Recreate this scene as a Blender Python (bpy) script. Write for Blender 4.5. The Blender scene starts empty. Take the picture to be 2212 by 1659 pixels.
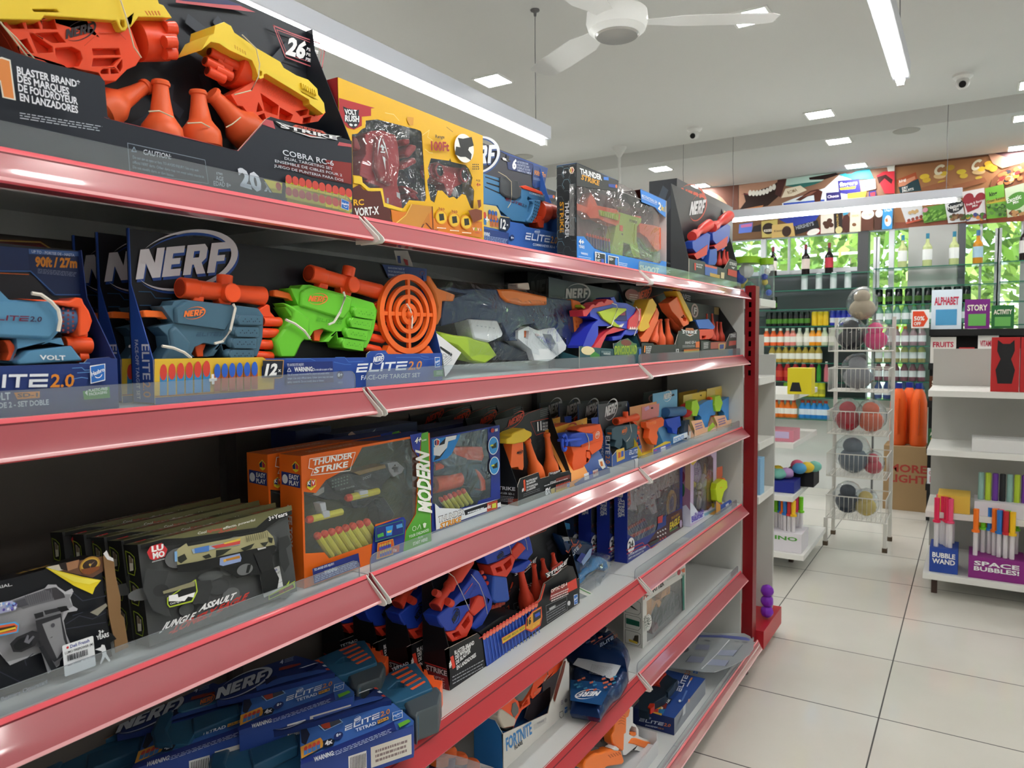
import bpy, bmesh, math, random
from mathutils import Vector as V, Matrix as MX
from mathutils.geometry import tessellate_polygon
random.seed(7)
R=math.radians; sin=math.sin; cos=math.cos; PI=math.pi
SC=bpy.context.scene; COL=SC.collection
EXPO=.85; SKY_STRENGTH=.35; SUN_STRENGTH=5.0; PANEL=45; TUBE=22
# ---------------------------------------------------------------- camera
FPX=1602.445; CAMH=1.487; CAMP=V((0,0,CAMH))
def _axes(yaw,pitch,roll):
    f=V((-sin(yaw)*cos(pitch),cos(yaw)*cos(pitch),sin(pitch))); r=V((cos(yaw),sin(yaw),0)); u=r.cross(f)
    return r*cos(roll)+u*sin(roll), -r*sin(roll)+u*cos(roll), f
CR,CU,CF=_axes(R(31.94767),R(-3.48253),R(-0.52241))
cd=bpy.data.cameras.new('camera'); cam=bpy.data.objects.new('camera',cd); COL.objects.link(cam)
cd.sensor_width=36; cd.lens=36*FPX/2212; cd.clip_start=.02; cd.clip_end=200
cam.matrix_world=MX(((CR.x,CU.x,-CF.x,0),(CR.y,CU.y,-CF.y,0),(CR.z,CU.z,-CF.z,CAMH),(0,0,0,1)))
cd.dof.use_dof=True; cd.dof.focus_distance=1.5; cd.dof.aperture_fstop=11.0
SC.camera=cam
# ---------------------------------------------------------------- view, sky and sun
SC.view_settings.view_transform='Standard'; SC.view_settings.look='None'; SC.view_settings.gamma=1
SC.view_settings.exposure=EXPO; SC.view_settings.use_curve_mapping=False
w=bpy.data.worlds.new('sky'); SC.world=w; w.use_nodes=True; nt=w.node_tree
bg=nt.nodes['Background']; sk=nt.nodes.new('ShaderNodeTexSky'); sk.sky_type='NISHITA'; sk.sun_elevation=R(48); sk.sun_rotation=R(200); sk.sun_disc=False
nt.links.new(sk.outputs[0],bg.inputs[0]); bg.inputs[1].default_value=SKY_STRENGTH
sl=bpy.data.lights.new('sun','SUN'); so=bpy.data.objects.new('sun',sl); COL.objects.link(so); sl.energy=SUN_STRENGTH; sl.angle=R(1); so.rotation_euler=(R(50),0,R(-25)); so.location=(0,12,8)
SC.cycles.use_adaptive_sampling=True; SC.cycles.max_bounces=10; SC.cycles.transparent_max_bounces=24; SC.cycles.diffuse_bounces=4; SC.cycles.glossy_bounces=4; SC.cycles.transmission_bounces=6
SC.cycles.caustics_reflective=False; SC.cycles.caustics_refractive=False; SC.cycles.use_denoising=True; SC.cycles.sample_clamp_indirect=6; SC.cycles.blur_glossy=.5
# ---------------------------------------------------------------- materials
def lin(h):
    h=h.lstrip('#'); c=[int(h[i:i+2],16)/255 for i in (0,2,4)]
    return [(x/12.92 if x<=.04045 else ((x+.055)/1.055)**2.4) for x in c]+[1]
_m={}
def M(hexc,rough=.45,metal=0,spec=.3,em=0,noise=0,bump=0,scale=30,coat=0,tr=0):
    k=(hexc,rough,metal,spec,em,noise,bump,scale,coat,tr)
    if k in _m: return _m[k]
    m=bpy.data.materials.new('m_'+hexc); m.use_nodes=True; n=m.node_tree; b=n.nodes['Principled BSDF']; L=n.links.new
    b.inputs['Base Color'].default_value=lin(hexc); b.inputs['Roughness'].default_value=rough; b.inputs['Metallic'].default_value=metal
    b.inputs['Specular IOR Level'].default_value=spec
    if coat: b.inputs['Coat Weight'].default_value=coat; b.inputs['Coat Roughness'].default_value=.08
    if tr: b.inputs['Transmission Weight'].default_value=tr
    if em: b.inputs['Emission Color'].default_value=lin(hexc); b.inputs['Emission Strength'].default_value=em
    if noise or bump:
        t=n.nodes.new('ShaderNodeTexNoise'); t.inputs['Scale'].default_value=scale; t.inputs['Detail'].default_value=4
        c=n.nodes.new('ShaderNodeTexCoord'); L(c.outputs['Object'],t.inputs['Vector'])
        if noise:
            mr=n.nodes.new('ShaderNodeMapRange'); mr.inputs[3].default_value=max(0,rough-noise); mr.inputs[4].default_value=min(1,rough+noise); L(t.outputs[0],mr.inputs[0]); L(mr.outputs[0],b.inputs['Roughness'])
        if bump:
            bp=n.nodes.new('ShaderNodeBump'); bp.inputs['Strength'].default_value=bump; bp.inputs['Distance'].default_value=.004; L(t.outputs[0],bp.inputs['Height']); L(bp.outputs[0],b.inputs['Normal'])
    _m[k]=m; return m
def CLEAR(tint='ffffff',haze=.06,rough=.04,bump=0,scale=25,gl=1.0,ior=1.45):
    """thin clear plastic or glass sheet: see-through, glossy by fresnel, a little milky"""
    k=('clear',tint,haze,rough,bump,scale,gl)
    if k in _m: return _m[k]
    m=bpy.data.materials.new('m_clear'); m.use_nodes=True; n=m.node_tree; n.nodes.clear(); L=n.links.new; N=n.nodes.new
    o=N('ShaderNodeOutputMaterial'); t=N('ShaderNodeBsdfTransparent'); t.inputs[0].default_value=lin(tint); g=N('ShaderNodeBsdfGlossy'); g.inputs['Roughness'].default_value=rough
    d=N('ShaderNodeBsdfDiffuse'); d.inputs[0].default_value=lin('dfe6ea'); fr=N('ShaderNodeLayerWeight'); fr.inputs[0].default_value=.5
    m1=N('ShaderNodeMixShader'); m1.inputs[0].default_value=haze; m2=N('ShaderNodeMixShader')
    pw=N('ShaderNodeMath'); pw.operation='POWER'; pw.inputs[1].default_value=4; mu=N('ShaderNodeMath'); mu.operation='MULTIPLY_ADD'; mu.inputs[1].default_value=gl*.8; mu.inputs[2].default_value=.045*gl; mu.use_clamp=True; L(fr.outputs[1],pw.inputs[0]); L(pw.outputs[0],mu.inputs[0])
    L(t.outputs[0],m1.inputs[1]); L(d.outputs[0],m1.inputs[2]); L(m1.outputs[0],m2.inputs[1]); L(g.outputs[0],m2.inputs[2]); L(mu.outputs[0],m2.inputs[0]); L(m2.outputs[0],o.inputs[0])
    if bump:
        x=N('ShaderNodeTexNoise'); x.inputs['Scale'].default_value=scale; x.inputs['Detail'].default_value=3; x.inputs['Distortion'].default_value=1.5; c=N('ShaderNodeTexCoord'); L(c.outputs['Object'],x.inputs['Vector'])
        b=N('ShaderNodeBump'); b.inputs['Strength'].default_value=bump; b.inputs['Distance'].default_value=.02; L(x.outputs[0],b.inputs['Height']); L(b.outputs[0],g.inputs['Normal']); L(b.outputs[0],fr.inputs['Normal'])
    _m[k]=m; return m
# ---------------------------------------------------------------- photo pixel -> point in the place
_c=(0,0,1)
def C(x0,y0,w,out=2212):
    global _c; _c=(x0,y0,w/out)
def ray(p):
    x=_c[0]+p[0]*_c[2]; y=_c[1]+p[1]*_c[2]
    return CR*((x-1106)/FPX)-CU*((y-829.5)/FPX)+CF
def at(p,x=None,y=None,z=None):
    d=ray(p)
    s=(x-CAMP.x)/d.x if x is not None else (y-CAMP.y)/d.y if y is not None else (z-CAMP.z)/d.z
    return CAMP+d*s
def S(t):
    """'12,34 56,78' -> points"""
    if isinstance(t,str): return [tuple(float(q) for q in p.split(',')) for p in t.split()]
    return t
# ---------------------------------------------------------------- objects
def tag(o,label=None,cat=None,group=None,kind=None):
    if label: o['label']=label
    if cat: o['category']=cat
    if group: o['group']=group
    if kind: o['kind']=kind
    return o
class B:
    """one mesh in the making"""
    def __init__(s): s.v=[]; s.f=[]; s.fm=[]; s.ms=[]
    def mi(s,m):
        if isinstance(m,str): m=M(m)
        if m not in s.ms: s.ms.append(m)
        return s.ms.index(m)
    def tri(s,pts,m):
        k=len(s.v); s.v+=[tuple(p) for p in pts]; s.f.append(tuple(range(k,k+len(pts)))); s.fm.append(s.mi(m))
    def box(s,a,b,m,skip=''):
        x0,x1=sorted((a[0],b[0])); y0,y1=sorted((a[1],b[1])); z0,z1=sorted((a[2],b[2])); k=len(s.v); i=s.mi(m)
        s.v+=[(x0,y0,z0),(x1,y0,z0),(x1,y1,z0),(x0,y1,z0),(x0,y0,z1),(x1,y0,z1),(x1,y1,z1),(x0,y1,z1)]
        for n,q in dict(d=(0,3,2,1),u=(4,5,6,7),f=(0,1,5,4),r=(1,2,6,5),b=(2,3,7,6),l=(3,0,4,7)).items():
            if n not in skip: s.f.append(tuple(k+j for j in q)); s.fm.append(i)
        return s
    def pr(s,pl,loops,w0,w1,m,side=None,back=True):
        """outline(s) in plane pl, extruded from height w0 to w1; first loop outer, others holes"""
        if not isinstance(loops[0][0],(tuple,list)): loops=[loops]
        i=s.mi(m); j=s.mi(side) if side else i
        L=[]
        for q,l in enumerate(loops):
            A=sum(l[a-1][0]*l[a][1]-l[a][0]*l[a-1][1] for a in range(len(l)))
            l=list(l)
            if (A<0)==(q==0): l.reverse()
            L.append(l)
        flat=[p for l in L for p in l]; n=len(flat); k=len(s.v)
        ts=tessellate_polygon([[V((p[0],p[1],0)) for p in l] for l in L])
        s.v+=[tuple(pl.P(p[0],p[1],w1)) for p in flat]
        fl=pl.flip
        for t in ts:
            a,b,c=[flat[x] for x in t]
            if (b[0]-a[0])*(c[1]-a[1])-(c[0]-a[0])*(b[1]-a[1])<0: t=t[::-1]
            t=tuple(k+x for x in t)
            s.f.append(t[::-1] if fl else t); s.fm.append(i)
        if w0==w1: return s
        s.v+=[tuple(pl.P(p[0],p[1],w0)) for p in flat]
        if back:
            for t in ts:
                a,b,c=[flat[x] for x in t]
                if (b[0]-a[0])*(c[1]-a[1])-(c[0]-a[0])*(b[1]-a[1])>0: t=t[::-1]
                t=tuple(k+n+x for x in t)
                s.f.append(t[::-1] if fl else t); s.fm.append(i)
        o=0
        for l in L:
            for a in range(len(l)):
                p,q=o+a,o+(a+1)%len(l)
                t=(k+p,k+n+p,k+n+q,k+q); s.f.append(t[::-1] if fl else t); s.fm.append(j)
            o+=len(l)
        return s
    def lathe(s,o,ax,prof,m,seg=16,cap=True,sc=(1,1)):
        """prof: (distance along ax, radius) pairs; m one material or one per ring gap"""
        ax=V(ax).normalized(); t=V((0,0,1)) if abs(ax.z)<.9 else V((1,0,0)); a=ax.cross(t).normalized(); b=ax.cross(a); k=len(s.v); o=V(o)
        for d,r in prof:
            for g in range(seg):
                h=2*PI*g/seg; s.v.append(tuple(o+ax*d+(a*cos(h)*sc[0]+b*sin(h)*sc[1])*r))
        for q in range(len(prof)-1):
            i=s.mi(m[q] if isinstance(m,list) else m)
            for g in range(seg):
                h=(g+1)%seg; s.f.append((k+q*seg+g,k+q*seg+h,k+(q+1)*seg+h,k+(q+1)*seg+g)); s.fm.append(i)
        if cap:
            n=len(prof)-1
            s.f.append(tuple(k+g for g in range(seg))[::-1]); s.fm.append(s.mi(m[0] if isinstance(m,list) else m))
            s.f.append(tuple(k+n*seg+g for g in range(seg))); s.fm.append(s.mi(m[-1] if isinstance(m,list) else m))
        return s
    def tube(s,pts,r,m,seg=6):
        pts=[V(p) for p in pts]; k=len(s.v); i=s.mi(m); n=len(pts)
        for q,p in enumerate(pts):
            d=(pts[min(q+1,n-1)]-pts[max(q-1,0)]).normalized(); t=V((0,0,1)) if abs(d.z)<.9 else V((1,0,0)); a=d.cross(t).normalized(); b=d.cross(a)
            for g in range(seg): s.v.append(tuple(p+(a*cos(2*PI*g/seg)+b*sin(2*PI*g/seg))*r))
        for q in range(n-1):
            for g in range(seg):
                h=(g+1)%seg; s.f.append((k+q*seg+g,k+q*seg+h,k+(q+1)*seg+h,k+(q+1)*seg+g)); s.fm.append(i)
        s.f.append(tuple(k+g for g in range(seg))[::-1]); s.fm.append(i); s.f.append(tuple(k+(n-1)*seg+g for g in range(seg))); s.fm.append(i)
        return s
    def ball(s,o,r,m,seg=12,rg=8,wob=0):
        r=r if isinstance(r,(tuple,list)) else (r,r,r); k=len(s.v); i=s.mi(m); o=V(o)
        for q in range(rg+1):
            a=PI*q/rg
            for g in range(seg):
                h=2*PI*g/seg; f=1+(random.uniform(-wob,wob) if wob else 0)
                s.v.append((o.x+r[0]*sin(a)*cos(h)*f,o.y+r[1]*sin(a)*sin(h)*f,o.z-r[2]*cos(a)*f))
        for q in range(rg):
            for g in range(seg):
                h=(g+1)%seg; s.f.append((k+q*seg+g,k+q*seg+h,k+(q+1)*seg+h,k+(q+1)*seg+g)); s.fm.append(i)
        return s
    def build(s,name,parent=None,bev=0,smooth=30,seg=2,sub=0):
        me=bpy.data.meshes.new(name); me.from_pydata(s.v,[],s.f)
        for m in s.ms: me.materials.append(m)
        me.polygons.foreach_set('material_index',s.fm)
        bm=bmesh.new(); bm.from_mesh(me); bmesh.ops.remove_doubles(bm,verts=bm.verts,dist=1e-6)
        bm.to_mesh(me); bm.free()
        if smooth:
            me.polygons.foreach_set('use_smooth',[True]*len(me.polygons)); me.set_sharp_from_angle(angle=R(smooth))
        me.update()
        o=bpy.data.objects.new(name,me); COL.objects.link(o)
        if parent is not None: o.parent=parent
        if bev:
            d=o.modifiers.new('bevel','BEVEL'); d.width=bev; d.segments=seg; d.limit_method='ANGLE'; d.angle_limit=R(40); d.harden_normals=False
        if sub:
            d=o.modifiers.new('sub','SUBSURF'); d.levels=sub; d.render_levels=sub
        return o
class PL:
    """a plane in a thing's own frame: origin, u, v, n; px() takes photo pixels to (u,v) on it at height w"""
    def __init__(s,o,u,v,W):
        s.o=V(o); s.u=V(u).normalized(); s.v=V(v).normalized(); s.n=s.u.cross(s.v); s.W=W; s.Wi=W.inverted(); s.flip=False
    def P(s,a,b,w=0): return s.o+s.u*a+s.v*b+s.n*w
    def px(s,p,w=0):
        o=s.Wi@CAMP; d=(s.Wi.to_3x3())@ray(p); t=(s.o+s.n*w-o).dot(s.n)/d.dot(s.n); q=o+d*t-s.o
        return (q.dot(s.u),q.dot(s.v))
    def L(s,t,w=0): return [s.px(p,w) for p in S(t)]
class It:
    """a thing: an empty at its base; own frame X across, Y into the shelf, Z up; front at Y=0"""
    def __init__(s,name,label,cat,loc=(0,0,0),rz=0,group=None,rx=0,ry=0,par=None):
        e=bpy.data.objects.new(name,None); COL.objects.link(e); e.empty_display_size=.05; s.o=e; s.name=name
        Wm=MX.Translation(V(loc))@MX.Rotation(R(rz),4,'Z')@MX.Rotation(R(rx),4,'X')@MX.Rotation(R(ry),4,'Y')
        e.matrix_world=Wm; s.W=Wm; tag(e,label,cat,group)
    def front(s,y=0): return PL((0,y,0),(1,0,0),(0,0,1),s.W)
    def sideL(s,x=0): return PL((x,0,0),(0,-1,0),(0,0,1),s.W)
    def sideR(s,x=0): return PL((x,0,0),(0,1,0),(0,0,1),s.W)
    def top(s,z=0): return PL((0,0,z),(1,0,0),(0,1,0),s.W)
    def local(s,p): return s.W.inverted()@V(p)
_tx={}
def textmesh(t,bold=0):
    """(triangles, width) of a line of lettering, cap height 1"""
    k=(t,bold)
    if k in _tx: return _tx[k]
    c=bpy.data.curves.new('t','FONT'); c.body=t; c.size=1; c.resolution_u=2; c.offset=bold; c.fill_mode='FRONT'
    o=bpy.data.objects.new('t',c); COL.objects.link(o); me=o.to_mesh()
    vs=[v.co.copy() for v in me.vertices]; fs=[tuple(p.vertices) for p in me.polygons]
    o.to_mesh_clear(); bpy.data.objects.remove(o); bpy.data.curves.remove(c)
    if not vs: _tx[k]=([],[],1,1); return _tx[k]
    x0=min(v.x for v in vs); x1=max(v.x for v in vs)
    _tx[k]=([(v.x-x0,v.y) for v in vs],fs,x1-x0,.73); return _tx[k]
class Art:
    """print laid on a plane, one hair-thin layer over another"""
    def __init__(s,pl,w=.0005,dw=.00016): s.b=B(); s.pl=pl; s.w=w; s.dw=dw; s.f=None; s.rough=.4
    def sub(s,a,b,c,raw=False):
        """unit square: a bottom-left, b bottom-right, c top-left (photo pixels)"""
        if not raw: a,b,c=s.pl.L([a,b,c],s.w)
        s.f=(V(a),V(b)-V(a),V(c)-V(a)); return s
    def px(s): s.f=None; return s
    def q(s,p):
        if s.f is None: return s.pl.px(p,s.w)
        v=s.f[0]+s.f[1]*p[0]+s.f[2]*p[1]; return (v.x,v.y)
    def m(s,c): return M(c,s.rough) if isinstance(c,str) else c
    def poly(s,pts,c,*holes):
        s.w+=s.dw; s.b.pr(s.pl,[[s.q(p) for p in S(l)] for l in (pts,)+holes],s.w,s.w,s.m(c)); return s
    def ell(s,c,e,n,col,a0=0,a1=360,hole=0,k=28):
        """ellipse by centre, point at 3 o'clock, point at 12 o'clock"""
        s.w+=s.dw; o=V(s.q(c)); u=V(s.q(e))-o; v=V(s.q(n))-o
        ar=[R(a0+(a1-a0)*i/k) for i in range(k+(0 if a1-a0>=360 else 1))]
        P=[tuple(o+u*cos(t)+v*sin(t)) for t in ar]
        if hole:
            I=[tuple(o+(u*cos(t)+v*sin(t))*hole) for t in ar]
            if a1-a0>=360: s.b.pr(s.pl,[P,I],s.w,s.w,s.m(col))
            else: s.b.pr(s.pl,P+I[::-1],s.w,s.w,s.m(col))
        else: s.b.pr(s.pl,P,s.w,s.w,s.m(col))
        return s
    def T(s,t,p0,p1,up,col,bold=.012,sh=0):
        """lettering from baseline start p0 to baseline end p1; up = point above p0 at cap height"""
        s.w+=s.dw; vs,fs,wd,hh=textmesh(t,bold); o=V(s.q(p0)); u=(V(s.q(p1))-o)/wd; v=(V(s.q(up))-o)/hh
        k=len(s.b.v); i=s.b.mi(s.m(col))
        s.b.v+=[tuple(s.pl.P(*(o+u*x+v*y+u*(sh*y)),s.w)) for x,y in vs]
        for f in fs:
            a,b,c=[vs[x] for x in f[:3]]; ccw=(b[0]-a[0])*(c[1]-a[1])-(c[0]-a[0])*(b[1]-a[1])>0
            if (u.x*v.y-u.y*v.x)<0: ccw=not ccw
            s.b.f.append(tuple(k+x for x in (f if ccw else f[::-1]))); s.b.fm.append(i)
        return s
    def ln(s,pts,wd,c,closed=False):
        """line of even width (plane units) along points"""
        s.w+=s.dw; P=[V(s.q(p)) for p in S(pts)]
        if closed: P.append(P[0])
        for a,b in zip(P,P[1:]):
            d=(b-a); n=V((-d.y,d.x)).normalized()*wd/2; e=d.normalized()*wd*.4
            s.b.pr(s.pl,[tuple(a-n-e),tuple(b-n+e),tuple(b+n+e),tuple(a+n-e)],s.w,s.w,s.m(c))
        return s
    def fine(s,a,b,c,n,col,fill=.55,seed=1):
        """n rows of print too small to read: strokes in the block a (bottom-left), b (bottom-right), c (top-left)"""
        s.w+=s.dw; r=random.Random(seed); o=V(s.q(a)); u=V(s.q(b))-o; v=V(s.q(c))-o
        for i in range(n):
            y=(i+.2)/n; h=fill/n; x=0; e=1-(r.random()*.4 if i==0 else r.random()*.08)
            while x<e:
                w=min(r.uniform(.03,.11),e-x); q=[o+u*x+v*y,o+u*(x+w)+v*y,o+u*(x+w)+v*(y+h),o+u*x+v*(y+h)]
                s.b.pr(s.pl,[tuple(z) for z in q],s.w,s.w,s.m(col)); x+=w+.018
        return s
    def done(s,name,parent): return s.b.build(name,parent,smooth=0)
# logo shapes in unit letters
_N=([(0,0),(.31,0),(.31,.52),(.66,0),(.98,0),(.98,1),(.67,1),(.67,.5),(.34,1),(0,1)],)
_E=([(0,0),(.72,0),(.72,.24),(.31,.24),(.31,.4),(.64,.4),(.64,.6),(.31,.6),(.31,.77),(.74,.77),(.74,1),(0,1)],)
_Rr=([(0,0),(.31,0),(.31,.33),(.38,.33),(.55,0),(.9,0),(.68,.38),(.84,.52),(.84,.85),(.7,1),(0,1)],[(.31,.56),(.54,.56),(.54,.78),(.31,.78)])
_F=([(0,0),(.31,0),(.31,.37),(.62,.37),(.62,.57),(.31,.57),(.31,.77),(.78,.77),(.78,1),(0,1)],)
def nerf(A,p0,p1,up,c1,c2=None,ring=None):
    """blocky slanted four-letter logo in a swoosh; p0..p1 baseline, up above p0"""
    ring=ring or c1; o=p0; ux,uy=(p1[0]-p0[0]),(p1[1]-p0[1]); vx,vy=(up[0]-p0[0]),(up[1]-p0[1])
    def mp(x,y,dx=0,dy=0): x=(x+.16*y)/3.72+dx; y+=dy; return (o[0]+ux*x+vx*y,o[1]+uy*x+vy*y)
    def sw(dx,dy,c):
        P=[];Q=[]
        for i in range(41):
            t=R(-150+ 300*i/40); k=sin(PI*i/40)
            P.append(mp(1.95+2.05*cos(t),.5+1.02*sin(t),dx,dy)); Q.append(mp(1.95+2.05*cos(t)*(1-.13*k),.5+1.02*sin(t)*(1-.16*k),dx,dy))
        A.poly(P+Q[::-1],c)
    for dx,dy,c in (((.012,-.1,c2),) if c2 else ())+((0,0,c1),):
        sw(dx,dy,ring if c==c1 else c); x=0
        for g,w in ((_N,1.0),(_E,.79),(_Rr,.92),(_F,.8)):
            A.poly([mp(x+a,b,dx,dy) for a,b in g[0]],c,*[[mp(x+a,b,dx,dy) for a,b in h] for h in g[1:]]); x+=w+.05
def elite(A,p0,p1,up,c1,c2,num=True):
    """wide striped word with 2.0"""
    ux,uy=(p1[0]-p0[0]),(p1[1]-p0[1]); vx,vy=(up[0]-p0[0]),(up[1]-p0[1]); T=6.15 if num else 4.75
    def mp(x,y): x=(x+.12*y)/T; return (p0[0]+ux*x+vx*y,p0[1]+uy*x+vy*y)
    def g(x,ps,c=c1): A.poly([mp(x+a,b) for a,b in ps],c)
    for x in (0,3.72):
        for y in (0,.4,.8): g(x,[(0,y),(1,y),(1,y+.2),(0,y+.2)])
        g(x,[(0,0),(.2,0),(.2,.5),(0,.5)])
    g(1.2,[(0,0),(.95,0),(.95,.2),(.2,.2),(.2,1),(0,1)]); g(2.28,[(0,0),(.2,0),(.2,1),(0,1)])
    g(2.6,[(.42,0),(.62,0),(.62,.8),(1,.8),(1,1),(0,1),(0,.8),(.42,.8)])
    if num: A.T('2.0',mp(4.88,0),mp(6.15,0),mp(4.88,1),c2,.02)
def hasbro(A,a,b,c):
    """small blue square mark with white lettering and a smile"""
    f=A.f
    A.sub(a,b,c,raw=False) if f is None else None
    if f is not None: A.f=(V(A.q(a)),V(A.q(b))-V(A.q(a)),V(A.q(c))-V(A.q(a)))
    A.poly([(-.06,.0),(.85,-.08),(1.06,.93),(.12,1.07)],'f4f6fa'); A.poly([(.0,.04),(.82,-.02),(1,.9),(.15,1)],'2f6fc4')
    A.T('Hasbro',(.1,.42),(.92,.5),(.1,.68),'ffffff',.02); A.ell((.5,.42),(.75,.42),(.5,.65),'ffffff',200,340,.8); A.f=f
def alpha(A,a,b,c,red='d5483f'):
    """emblem: slanted word in a winged plate, red cap above and chevron below"""
    f=A.f; A.sub(a,b,c)
    A.poly([(-.04,1.0),(.2,.86),(.27,1.14),(.72,1.14),(.8,.86),(1.04,1.0),(.93,.36),(.6,.25),(.5,-.02),(.4,.25),(.07,.36)],'15171d')
    A.poly([(.0,.96),(.2,.83),(.2,.79),(.06,.88),(.1,.74),(.06,.76)],'f2f2f4'); A.poly([(1,.96),(.8,.83),(.8,.79),(.94,.88),(.9,.74),(.94,.76)],'f2f2f4')
    A.poly([(.24,.82),(.29,1.08),(.71,1.08),(.76,.82)],red); A.T('ALPHA',(.3,.87),(.7,.87),(.3,1.03),'15171d',.02)
    A.T('STRIKE',(.06,.4),(.94,.4),(.06,.78),'f2f2f6',.035) 
    A.poly([(.22,.28),(.5,.04),(.78,.28),(.66,.28),(.5,.14),(.34,.28)],'f2f2f4'); A.poly([(.37,.28),(.5,.17),(.63,.28)],red); A.f=f
# ================================================================ the room
ZC=3.05; YW=7.77
def struct(b,name,**k): return tag(b.build(name,**k),kind='structure')
def tile_mat():
    m=M('dcd9d0',.07); n=m.node_tree; L=n.links.new; N=n.nodes.new; b=n.nodes['Principled BSDF']
    c=N('ShaderNodeTexCoord'); mp=N('ShaderNodeMapping'); mp.inputs['Location'].default_value=(-.318,-.13,0); br=N('ShaderNodeTexBrick'); br.offset=0; br.squash=1
    br.inputs['Scale'].default_value=1; br.inputs['Brick Width'].default_value=.6; br.inputs['Row Height'].default_value=.6; br.inputs['Mortar Size'].default_value=.0028; br.inputs['Mortar Smooth'].default_value=0
    br.inputs['Color1'].default_value=lin('e0ddd5'); br.inputs['Color2'].default_value=lin('dad7ce'); br.inputs['Mortar'].default_value=lin('4a4846')
    no=N('ShaderNodeTexNoise'); no.inputs['Scale'].default_value=2.2; no.inputs['Detail'].default_value=5
    mx=N('ShaderNodeMixRGB'); mx.blend_type='MULTIPLY'; mx.inputs[0].default_value=.18
    L(c.outputs['Object'],mp.inputs[0]); L(mp.outputs[0],br.inputs['Vector']); L(c.outputs['Object'],no.inputs['Vector']); L(br.outputs[0],mx.inputs[1]); L(no.outputs[0],mx.inputs[2]); L(mx.outputs[0],b.inputs['Base Color'])
    mr=N('ShaderNodeMapRange'); mr.inputs[3].default_value=.05; mr.inputs[4].default_value=.13; L(no.outputs[0],mr.inputs[0]); mr2=N('ShaderNodeMath'); mr2.operation='MAXIMUM'; mu=N('ShaderNodeMath'); mu.operation='MULTIPLY'; mu.inputs[1].default_value=.6
    L(br.outputs['Fac'],mu.inputs[0]); L(mr.outputs[0],mr2.inputs[0]); L(mu.outputs[0],mr2.inputs[1]); L(mr2.outputs[0],b.inputs['Roughness']); return m
WHITE=M('e6e6e3',.6); CEIL=M('dcdcda',.75,bump=.05,scale=60)
struct(B().box((-6,-4,-.1),(4,YW+.1,0),tile_mat()),'floor',smooth=0)
b=B(); b.box((-6,-4,ZC),(4,5.95,ZC+.2),CEIL); b.box((-6,6.42,ZC),(4,YW,ZC+.2),CEIL); b.box((-6,5.95,ZC+.13),(4,6.42,ZC+.2),CEIL); struct(b,'ceiling',smooth=0)
struct(B().box((-6.1,-4,0),(-6,YW,ZC),WHITE),'wall_left',smooth=0); struct(B().box((4,-4,0),(4.1,YW,ZC),WHITE),'wall_right',smooth=0); struct(B().box((-6,-4.1,0),(4,-4,ZC),WHITE),'wall_rear',smooth=0)
# far window wall: lintel, two pillars, low wall, frames, panes
def fx(px,py=560,y=YW): C(0,0,2212); return at((px,py),y=y).x
C(0,0,2212); ZB=at((1900,497),y=YW).z
b=B(); b.box((-6,YW,ZB),(4,YW+.12,ZC),WHITE); struct(b,'wall_front',smooth=0)
b=B(); b.box((fx(1962),YW-.03,.0),(fx(2068),YW+.12,ZB),M('b9bab9',.5)); struct(b,'trim_1',smooth=0)
b=B(); b.box((fx(2069),YW-.04,.0),(fx(2085),YW+.12,ZB),M('5d5f66',.5)); struct(b,'trim_2',smooth=0)
b=B(); b.box((fx(1853),YW-.03,.0),(fx(1876),YW+.12,ZB),M('4c4d50',.5)); struct(b,'trim_3',smooth=0)
ZL=at((1750,590),y=YW).z
b=B(); b.box((-6,YW,0),(fx(1853),YW+.1,ZL),M('55595e',.25)); struct(b,'wall_panel',smooth=0)
ALU=M('b4b7ba',.35,metal=.6)
for i,(p,wd) in enumerate(((1648,.05),(1703,.02),(1925,.045),(2118,.02),(2212,.05))):
    x=fx(p); struct(B().box((x-wd/2,YW+.01,ZL if p<1800 else 0),(x+wd/2,YW+.06,ZB),ALU),'window_%d_frame'%(i+1),smooth=0)
b=B()
for z in (.35,1.05):
    b.box((fx(1876),YW+.02,z),(4,YW+.05,z+.05),ALU)
b.box((-6,YW+.02,ZL),(fx(1853),YW+.06,ZL+.04),ALU); struct(b,'window_6_frame',smooth=0)
GL=CLEAR('f2faf6',.015,.01,gl=1.0)
for i,(x0,x1,z0) in enumerate(((-6,fx(1853),ZL),(fx(1876),fx(1962),0),(fx(2085),4,0))):
    struct(B().box((x0,YW+.07,z0),(x1,YW+.075,ZB),GL),'window_%d'%(i+1),smooth=0)
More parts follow.
